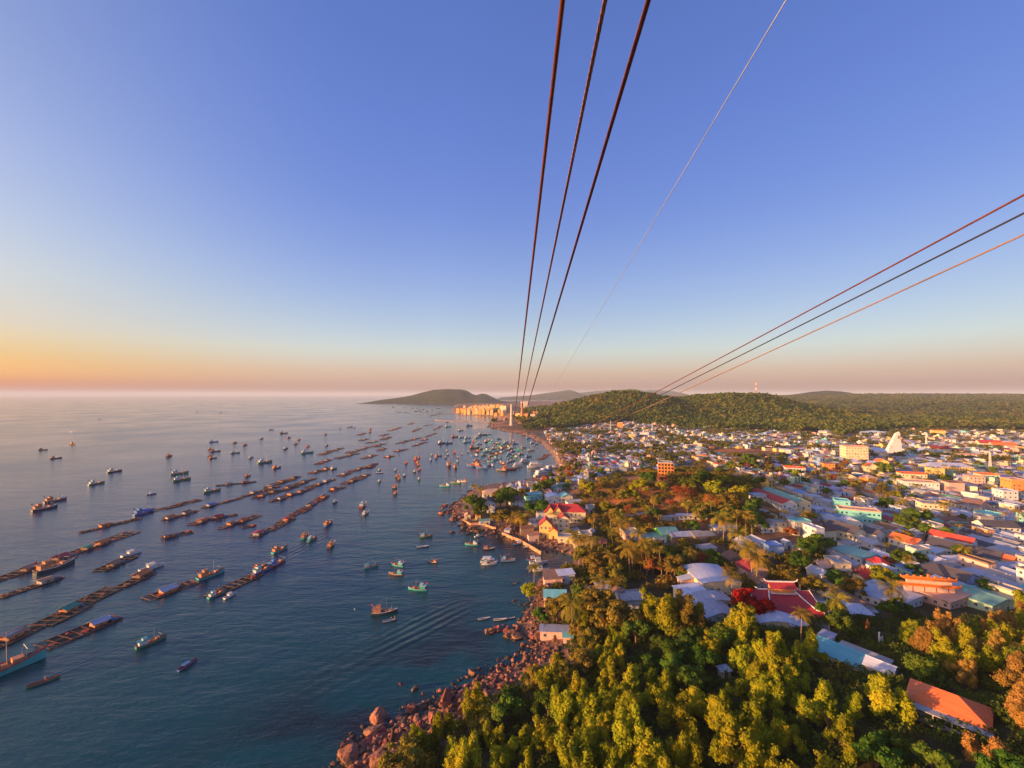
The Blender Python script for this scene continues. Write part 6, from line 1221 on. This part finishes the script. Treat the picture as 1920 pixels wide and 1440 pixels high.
for p0, p1, n_ in (((508,941),(536,934),1), ((480,935),(505,925),1), ((505,925),(523,919),1), ((500,915),(520,905),1), ((518,910),(556,893),2), ((527,920),(550,912),1), ((548,912),(592,897),1), ((535,932),(556,925),1), ((556,927),(582,915),1), ((580,915),(608,905),1), ((606,905),(626,899),1), ((618,921),(640,913),1), ((583,888),(618,878),2), ((590,871),(620,862),1), ((598,853),(618,848),1), ((617,847),(643,840),1), ((632,860),(670,850),1), ((655,849),(692,838),2),
                   ((678,860),(706,853),1), ((690,831),(708,827),1), ((697,838),(723,832),1), ((715,825),(733,819),1), ((743,832),(788,821),2), ((774,837),(798,829),1), ((725,858),(738,855),1), ((740,847),(763,842),1), ((636,893),(665,882),1), ((648,908),(672,898),1), ((668,900),(692,889),1), ((665,882),(688,875),1), ((683,879),(706,869),1), ((815,806),(827,799),1), ((795,799),(810,796),1), ((800,819),(818,812),1), ((773,810),(788,803),1), ((738,806),(752,801),1), ((727,808),(738,806),1), ((716,817),(727,814),1), ((672,816),(686,812),1), ((676,826),(688,823),1), ((765,796),(775,793),1), ((790,826),(802,823),1), ((710,845),(722,841),1), ((930,845),(962,830),0), ((1012,862),(1028,852),0)):
    raft(p0, p1, random.uniform(8, 12), tuple((random.uniform(.25, .75) if n_ == 1 else .3 + .45 * q, random.choice(['rusty', 'rusty', 'orange', 'silver', 'grey', 'rusty', 'green'])) for q in range(n_)))
N_ = 0.0; E_ = -math.pi / 2; Wd = math.pi / 2
BL = [('fishing',137,834,-1.9,'dark',16,'o','dark boat with tall mast alone far out at sea'),('fishing',81,844,-1.2,'dark',12,'o',None),('fishing',105,860,-.6,'dark',13,'o',None),('fishing',215,885,-.35,'dark',16,'w',None),('fishing',181,908,-.3,'green',15,'w',None),('fishing',318,856,.2,'brown',15,'o',None),('fishing',401,829,-.9,'blue',16,'w',None),('fishing',395,843,0,'dark',11,'o',None),('fishing',404,847,-.8,'brown',15,'o',None),('fishing',394,856,0,'dark',10,'o',None),('fishing',399,860,-.4,'dark',12,'o',None),('fishing',441,831,0,'brown',13,'o',None),('fishing',460,835,0,'dark',13,'o',None),('fishing',441,850,-.8,'grey',14,'w',None),('fishing',471,859,0,'grey',12,'w',None),
 ('fishing',337,889,-.75,'green',18,'w',None),('fishing',341,901,-.7,'green',17,'w',None),('fishing',465,893,0,'brown',11,'o',None),('motor',284,927,-.6,'grey',8,'w','grey speedboat trailing a long wake'),('fishing',84,955,-.3,'dark',17,'o','large dark boat with lamp at picture edge'),('fishing',104,940,-.35,'brown',16,'o','brown boat moored behind large dark boat'),('fishing',398,922,-.7,'green',15,'w',None),('fishing',270,963,-.25,'blue',16,'b',None),
 ('rowing',120,771,-1.2,'dark',12,'w',None),('motor',187,786,-1.4,'red',12,'w',None),('rowing',134,810,1.4,'white',12,'w',None),('fishing',370,772,-1,'dark',12,'o',None),('fishing',414,774,-1.3,'dark',13,'w',None),('motor',247,1040,-.3,'white',11,'w','white speedboat between tan hut raft and open water'),('motor',285,1066,-.45,'white',12,'w','white speedboat beside the far end of the cage raft'),('fishing',396,1080,-.45,'teal',14,'o','teal fishing boat with red rail beside orange fronted raft'),('fishing',104,1066,-.25,'dark',18,'o','long dark wooden barge moored along the red raft'),
 ('fishing',492,1072,-.35,'blue',12,'w','boat with broad white awning moored by plank raft'),('fishing',520,1058,-.3,'red',12,'b','red fronted boat moored beyond the awning boat'),('fishing',407,1116,-.35,'teal',9,'w','teal boat at the near end of plank raft'),('motor',432,1118,-.25,'white',7,'b','small blue and white boat beside the teal one'),('fishing',284,1206,-.55,'green',10,'w','small green boat in open water under the silver roofed raft'),('rowing',352,1248,-.2,'blue',7.5,'b','tiny boat with vivid blue canopy in open water'),
 ('fishing',-5,1265,-.55,'teal',24,'w','large turquoise boat cut by the picture edge'),('rowing',82,1280,-.75,'green',8,'w','slim boat with a person aboard in near water'),('fishing',488,1065,-.3,'dark',9,'o',None),
 ('fishing',497,868,-.65,'green',20,'w',None),('fishing',519,878,-.3,'brown',14,'o',None),('fishing',491,823,0,'dark',13,'w',None),('fishing',509,806,-1,'dark',12,'w',None),('fishing',532,813,-1,'brown',18,'o',None),('fishing',542,821,-.2,'red',12,'o',None),('fishing',561,825,0,'red',12,'o',None),('fishing',555,833,0,'dark',12,'o',None),('fishing',536,842,0,'dark',15,'w',None),('fishing',578,838,0,'red',13,'o',None),('fishing',613,836,0,'dark',12,'w',None),('fishing',611,815,0,'brown',14,'o',None),('fishing',638,804,0,'dark',11,'w',None),
 ('fishing',652,801,0,'dark',12,'w',None),('fishing',656,801,0,'dark',12,'w',None),('fishing',660,801,0,'dark',12,'b',None),('fishing',665,802,0,'blue',12,'w',None),('fishing',695,805,0,'red',16,'o',None),('fishing',694,811,0,'brown',16,'o',None),('fishing',576,850,-.85,'green',20,'w',None),('fishing',626,880,-.3,'dark',12,'w',None),('fishing',681,949,.05,'red',15,'w','red and white boat nearest beyond the ripples'),('fishing',686,964,-.1,'grey',11,'w','grey boat just before the red and white boat'),('fishing',629,942,0,'dark',9,'t',None),('fishing',616,984,-.1,'blue',12,'o','blue stern boat with red top near the brown barn raft'),
 ('fishing',622,1023,.05,'brown',11,'o','brown boat head on with tall rigging'),('fishing',572,1007,.1,'teal',11,'o','teal boat head on with orange flag'),('fishing',586,1012,-.15,'green',10,'t','pale green boat beside the head on teal boat'),('fishing',525,1033,-.3,'teal',12,'o','teal and orange boat heading for the plank raft'),
 ('fishing',712,882,0,'green',10,'w',None),('rowing',712,887,-1.5,'dark',9,'w',None),('fishing',712,903,0,'green',10,'w',None),('fishing',742,882,0,'green',9,'w',None),('fishing',759,892,0,'brown',11,'w',None),('fishing',746,894,0,'dark',13,'o',None),('fishing',749,899,0,'brown',11,'o',None),('fishing',741,915,.05,'dark',14,'o',None),('fishing',742,926,0,'brown',11,'o',None),('fishing',762,869,0,'brown',12,'o',None),('fishing',780,862,0,'red',17,'o',None),('fishing',784,869,-.1,'brown',14,'o',None),('fishing',786,859,0,'brown',12,'o',None),('fishing',785,873,0,'dark',12,'o',None),('fishing',787,881,0,'brown',12,'o',None),('fishing',778,885,0,'dark',11,'w',None),('fishing',786,899,0,'green',10,'w',None),
 ('fishing',808,863,0,'blue',12,'w',None),('fishing',822,856,-.8,'red',13,'o',None),('fishing',818,860,0,'green',11,'w',None),('fishing',810,854,0,'green',11,'w',None),('fishing',838,846,0,'grey',12,'w',None),('fishing',840,853,0,'dark',12,'w',None),('fishing',852,849,.1,'red',15,'o',None),('fishing',836,859,0,'dark',10,'w',None),('fishing',858,866,0,'teal',12,'w',None),('fishing',859,858,0,'dark',10,'w',None),('fishing',867,852,0,'dark',10,'w',None),('fishing',878,848,0,'dark',10,'w',None),('fishing',841,873,.3,'brown',20,'o','long brown boat of the pair leaving a wake'),('fishing',853,877,.3,'brown',15,'o','orange cabin boat of the pair leaving a wake'),
 ('fishing',888,875,1.2,'blue',22,'o',None),('fishing',904,878,1.3,'blue',17,'b',None),('fishing',940,883,1.3,'dark',14,'o',None),('fishing',955,881,-1.3,'red',20,'o','long red boat before the tour boat cluster'),('tour',972,875,-1.3,'white',17,'w',None),('tour',985,866,-1.2,'white',17,'w',None),('tour',1005,876,-1.4,'white',24,'w','largest white tour boat by the village beach'),('tour',1022,886,-.7,'white',20,'w',None),('tour',1015,892,-.8,'white',24,'w',None),('tour',1030,880,-.6,'white',18,'w',None),('motor',1040,877,-1.4,'white',14,'w',None),
 ('fishing',834,912,1.4,'teal',12,'w','white and teal boat alone off the headland'),('fishing',855,906,1.3,'green',12,'w','green boat off the headland'),('fishing',868,903,1.3,'white',9,'o','small orange cabin boat off the headland'),('fishing',799,1007,-1.4,'green',9,'w','green boat in open bay before the headland'),('rowing',793,1026,-1.3,'grey',8,'w','low grey skiff below the green boat'),('fishing',811,1055,1.3,'dark',6,'o','small dark boat in mid bay'),('fishing',884,1022,1.45,'teal',9,'w','turquoise boat just below the headland rocks'),('fishing',917,1030,-1.5,'dark',7.5,'o','dark boat between turquoise boat and tour boats'),
 ('tour',917,1054,-1.5,'white',10.5,'w','white tour boat with two decks below the headland'),('fishing',917,1058,-1.5,'white',9,'w','white boat tied in front of the two deck tour boat'),('fishing',952,1052,-1.5,'white',9,'w','white boat with red canopy inshore of the tour boat'),('motor',897,1006,-1,'white',6,'w','small white boat at the headland landing'),('motor',974,1020,-1.35,'blue',8,'w','blue hulled speedboat beside the quay'),('motor',988,1027,-1.4,'brown',5,'w','small brown boat near the quay end'),('motor',1000,1050,-1.4,'blue',8,'w','outermost blue boat of the beach moorings'),('motor',1010,1056,-1.4,'white',11,'b','longest white boat of the beach moorings'),('motor',1006,1062,-1.4,'brown',8,'w','brown trimmed boat of the beach moorings'),('motor',1014,1070,-1.45,'white',9,'w','nearest white boat of the beach moorings'),
 ('fishing',696,1064,-1.2,'teal',8,'w','low teal boat with hut cabin in near bay'),('fishing',745,1061,1.2,'teal',9,'t','teal boat behind its brown twin'),('fishing',742,1078,1.4,'brown',8.5,'t','brown hulled boat with pale cabin in front of teal boat'),('fishing',783,1106,1.45,'teal',10,'t','bright teal boat with red deck nearest the cove'),('fishing',721,1150,-1.4,'dark',11.5,'o','rigged dark boat flying a red flag in near bay'),('rowing',731,1165,-1.2,'brown',6,'w','open brown boat with two people under the flagged boat'),('rowing',908,1161,-1.3,'grey',5.5,'w','empty grey skiff by the pink islet'),('rowing',938,1163,-1.45,'brown',6,'w','brown skiff moored between islet and shore'),('rowing',958,1160,-1.3,'dark',4,'w','dark skiff closest to the islet shore'),
 ('fishing',853,820,-1,'brown',18,'o',None),('fishing',865,821,-1,'green',13,'w',None),('fishing',877,822,-1,'teal',16,'w',None),('fishing',905,816,-1.2,'dark',22,'w',None),('fishing',917,815,-1.3,'teal',13,'w',None),('fishing',896,821,-1,'teal',15,'w',None),('fishing',876,830,-1,'teal',18,'w',None),('fishing',888,828,0,'red',14,'o',None),('fishing',830,832,-.9,'dark',22,'w',None),('fishing',842,832,-1,'dark',16,'b',None),('fishing',838,792,-1,'dark',14,'w',None),('fishing',840,801,-1,'green',20,'w',None),('fishing',880,799,-1,'dark',22,'b',None),('fishing',864,808,-1,'dark',16,'w',None),('fishing',890,841,-1.2,'brown',20,'o',None),('fishing',914,829,-.9,'dark',16,'w',None)]
for b_ in BL: boat(b_[0], b_[1], b_[2], b_[3], b_[4], b_[5], b_[6], b_[7])
mark('the flagged boat', [o_ for o_ in COL.objects if o_.get('label') == 'rigged dark boat flying a red flag in near bay'][0]); mark('the dark masted boat', [o_ for o_ in COL.objects if o_.get('label', '').startswith('dark boat with tall mast')][0]); mark('the long red boat', [o_ for o_ in COL.objects if o_.get('label', '').startswith('long red boat')][0]); mark('the red and white boat', [o_ for o_ in COL.objects if o_.get('label', '').startswith('red and white boat')][0])
used_b = []
for k in range(400):
    px, py = random.gauss(938, 26), random.gauss(847, 13)
    if not (888 < px < 1012 and 822 < py < 880) or len(used_b) > 72: continue
    x, y = G(px, py)
    if float(shore_dist(np.array([x]), np.array([y]))[0]) > -8 or any((x - a) ** 2 + (y - c) ** 2 < 120 for a, c in used_b): continue
    used_b.append((x, y)); boat('fishing', 0, 0, random.choice([-1.3, -1.2, 1.3, -.9, 0, .8]), random.choice(['teal', 'teal', 'green', 'blue', 'dark', 'brown', 'grey', 'blue']), random.uniform(7.5, 13), random.choice(['w', 'w', 'o', 'b', 't']), xy=(x, y))
for k in range(26):
    px, py = random.uniform(735, 830), random.uniform(760, 776); boat('rowing' if k % 2 else 'fishing', px, py, random.choice([-1.2, -.9]), random.choice(['dark', 'grey', 'green']), random.uniform(14, 24), 'w')
# people in two boats: one continuous body each
skin_m = mat('skin', (.30, .16, .10), .6); cloth1 = mat('shirt_orange', (.55, .20, .09), .8); cloth2 = mat('shirt_dark', (.08, .09, .12), .8)
def person(x, y, z, rz, cloth, label):
    V_ = [(0, 0, .45), (0, .02, .75), (0, 0, .98), (0, 0, 1.08), (0, .01, 1.2), (0, .02, 1.32), (-.18, 0, .96), (-.27, .08, .72), (-.2, .3, .62), (.18, 0, .96), (.27, .08, .72), (.2, .3, .62), (-.1, .05, .44), (-.13, .42, .48), (-.13, .46, .08), (-.13, .6, .04), (.1, .05, .44), (.13, .42, .48), (.13, .46, .08), (.13, .6, .04)]
    Ed = [(0, 1), (1, 2), (2, 3), (3, 4), (4, 5), (2, 6), (6, 7), (7, 8), (2, 9), (9, 10), (10, 11), (0, 12), (12, 13), (13, 14), (14, 15), (0, 16), (16, 17), (17, 18), (18, 19)]; Rd = [.15, .15, .13, .055, .10, .09, .06, .045, .035, .06, .045, .035, .09, .07, .05, .035, .09, .07, .05, .035]
    me = bpy.data.meshes.new('body'); me.from_pydata(V_, Ed, []); o = bpy.data.objects.new('person', me); COL.objects.link(o); sm = o.modifiers.new('skin', 'SKIN'); 
    for i, r_ in enumerate(Rd): me.skin_vertices[0].data[i].radius = (r_, r_)
    me.skin_vertices[0].data[0].use_root = True; o.modifiers.new('smooth', 'SUBSURF').levels = 2; o.modifiers['smooth'].render_levels = 2; me.materials.append(cloth); o.location = (x, y, z); o.rotation_euler = (0, 0, rz); o.scale = (1.15, 1.15, 1.15)
    m = MB(); m.tube([(0, .01, 1.33), (0, .01, 1.36), (0, .01, 1.52)], [.27, .25, .03], 12); part('hat', m.mesh('hat'), mat('straw', (.5, .36, .18), .9), o); m = MB(); m.tube([(0, .05, 1.12), (0, .07, 1.2), (0, .06, 1.3)], [.085, .112, .085], 10); part('face', m.mesh('face'), skin_m, o); tag(o, label, 'person')
x, y = G(82, 1280); person(x + .2, y + .3, .12, -.75, cloth1, 'person in orange shirt sitting in the slim near boat')
x, y = G(731, 1165); person(x + .6, y, .12, -1.2, cloth2, 'person in dark shirt at the middle of the open brown boat'); person(x + 2.0, y + .7, .25, -1.2, cloth1, 'person in orange shirt at the end of the open brown boat')
x, y = G(665, 1143); m = MB(); m.tube([(0, 0, -.1), (0, 0, .3), (0, 0, .42)], [.3, .28, .1], 10); t = obj('buoy', m, cab_w, loc=(x, y, 0)); tag(t, 'tiny white buoy seaward of the flagged boat', 'buoy')
# ---------------- cables of the ropeway: hang from the pylon behind us to the white pylon
rust_m = mat('cable_rust', (.22, .065, .035), .42, var=.3, scale=3, metal=.5, spec=.5); dkc = mat('cable_dark', (.15, .05, .045), .5, var=.3, scale=3); galv = mat('cable_galvanised', (.30, .34, .40), .6)
def cable(x0, mx_, h0, a_, b_, rad, m, name, label, group, twist=False):
    ys = list(np.concatenate([np.arange(-40, 60, .5), np.geomspace(60, PYL[1], 160)])); f = lambda Y: (x0 + mx_ * Y, Y, CAMH + h0 - a_ * Y + b_ * Y * Y); pts = [f(Y) for Y in ys]; mb = MB()
    if not twist: mb.tube(pts, rad, 10)
    else:
        mb.tube(pts, rad * .5, 8); Ys = np.arange(1.5, 60, .035)
        for s in range(6):
            mb.tube([(f(Y)[0] + rad * .62 * math.cos(Y * 10 + s * math.pi / 3), Y, f(Y)[2] + rad * .62 * math.sin(Y * 10 + s * math.pi / 3)) for Y in Ys], rad * .34, 5, cap=False)
        mb.tube([p for p in pts if p[1] >= 59.5], rad, 8)
    o = obj(name, mb, m, smooth=True); tag(o, label, 'cable', group)
CG = 'ropeway cables overhead'
# end height on the pylon: h0 - a Y + b Y^2 = PYL[2] - CAMH
def bfit(h0, a_): return (PYL[2] - CAMH - h0 + a_ * PYL[1]) / PYL[1] ** 2
cable(.576, (PYL[0] - 4 - .576) / PYL[1], 5, .15, bfit(5, .15), .030, rust_m, 'track_rope', 'rust red smooth cable, outermost on the sea side', CG)
cable(1.03, (PYL[0] - 1.03) / PYL[1], 5, .15, bfit(5, .15), .027, mat('cable_strand', (.34, .17, .11), .6), 'haul_rope', 'brown twisted strand cable between two smooth ones', CG, True)
cable(1.49, (PYL[0] + 4 - 1.49) / PYL[1], 5, .15, bfit(5, .15), .030, dkc, 'track_rope', 'dark maroon smooth cable of the overhead three', CG)
cable(4.8, (PYL[0] + 7 - 4.8) / PYL[1], 8, .15, bfit(8, .15), .010, galv, 'guide_wire', 'thin pale wire crossing the open sky alone', CG)
cable(12.2, (PYL[0] - 12.2) / PYL[1], 6.55, .185, bfit(6.55, .185), .026, rust_m, 'track_rope', 'red uppermost cable of the distant inland trio', CG)
cable(12.2, (PYL[0] - 12.2) / PYL[1], 6.12, .185, bfit(6.12, .185), .024, mat('cable_black', (.03, .03, .045), .6), 'haul_rope', 'dark middle cable of the distant inland trio', CG)
cable(12.2, (PYL[0] - 12.2) / PYL[1], 5.62, .185, bfit(5.62, .185), .022, mat('cable_brown', (.22, .14, .11), .7), 'track_rope', 'brownish lowest cable of the distant inland trio', CG)
x, y = G(958, 834, 12); t = thing('gondola_cabin', (x, y, 9)); m = MB(); m.box(0, 0, 1.3, 3.6, 3.0, 2.4); part('cabin', m.mesh('cabin'), cab_w, t); m = MB(); m.box(0, 0, 1.5, 3.7, 3.1, 1.1); part('window', m.mesh('window'), glass, t); m = MB(); m.tube([(0, 0, 2.5), (0, 0, 6)], .15, 6); m.box(0, 0, 6, .5, 3, .4); part('hanger', m.mesh('hanger'), steel, t); tag(t, 'small cable car cabin hanging low over the boats', 'cable car')
# ================================================================ labels: finish each repeated thing's label by what it stands near
ORD = ['nearest', 'second', 'third', 'fourth', 'fifth', 'sixth', 'seventh', 'eighth', 'ninth', 'tenth', 'eleventh', 'twelfth', 'thirteenth', 'fourteenth', 'fifteenth', 'sixteenth', 'seventeenth', 'eighteenth', 'nineteenth', 'twentieth']
LP_ = [(ph, proj(*p), p) for ph, p in LAND]
groups = {}
SEA = ('raft', 'boat', 'jetty', 'islet', 'headland', 'pylon', 'cove', 'boulder', 'rock', 'beach')
for o, desc, zone in AUTO:
    p = o.location; px, py = proj(p.x, p.y, p.z + 2); best = None
    for ph, (lx, ly), lp in LP_:
        sea = any(w_ in ph for w_ in SEA)
        if zone == 'sea' and not sea: continue
        if zone in ('town', 'town2') and sea: continue
        if zone == 'rock' and ('raft' in ph or 'boat' in ph): continue
        if zone == 'slope' and ('raft' in ph or 'boat' in ph or 'jetty' in ph): continue
        d = math.hypot(px - lx, (py - ly) * 1.5)
        if best is None or d < best[0]: best = (d, ph, px - lx, py - ly)
    d, ph, dx, dy = best
    dr = 'before' if dy > abs(dx) * .6 else 'behind' if dy < -abs(dx) * .6 else ('inland of' if dx > 0 else 'seaward of')
    groups.setdefault((desc, dr, ph), []).append((d, o))
for (desc, dr, ph), L in groups.items():
    L.sort(key=lambda q: q[0])
    for k, (d, o) in enumerate(L):
        if len(L) == 1: o['label'] = f'{desc} {dr} {ph}'
        elif k == len(L) - 1 and k > 0: o['label'] = f'{desc} {dr} {ph}, farthest off'
        else: o['label'] = f'{desc} {dr} {ph}, {ORD[min(k, 19)]} it' if k == 0 else f'{desc} {dr} {ph}, {ORD[min(k, 19)]} from it'
        wds = o['label'].split()
        if len(wds) > 16: o['label'] = ' '.join(w_ for w_ in wds if w_ not in ('the', 'its'))
        if len(o['label'].split()) > 16: o['label'] = ' '.join(w_ for w_ in o['label'].split() if w_ not in ('topped', 'of', 'metal', 'like'))
# ================================================================ the air
if HAZE:
    hb = MB(); hb.box(0, 24000, 143, 100000, 96000, 300); hm = bpy.data.materials.new('haze_air'); n, l = nodes_of(hm); n.remove(n['Principled BSDF'])
    pv = n.new('ShaderNodeVolumePrincipled'); pv.inputs['Color'].default_value = (0.70, 0.81, 0.92, 1); pv.inputs['Density'].default_value = 0.00005; pv.inputs['Anisotropy'].default_value = 0.0
    l.new(pv.outputs[0], n['Material Output'].inputs['Volume']); o = obj('haze', hb, hm); kind(o, 'stuff')
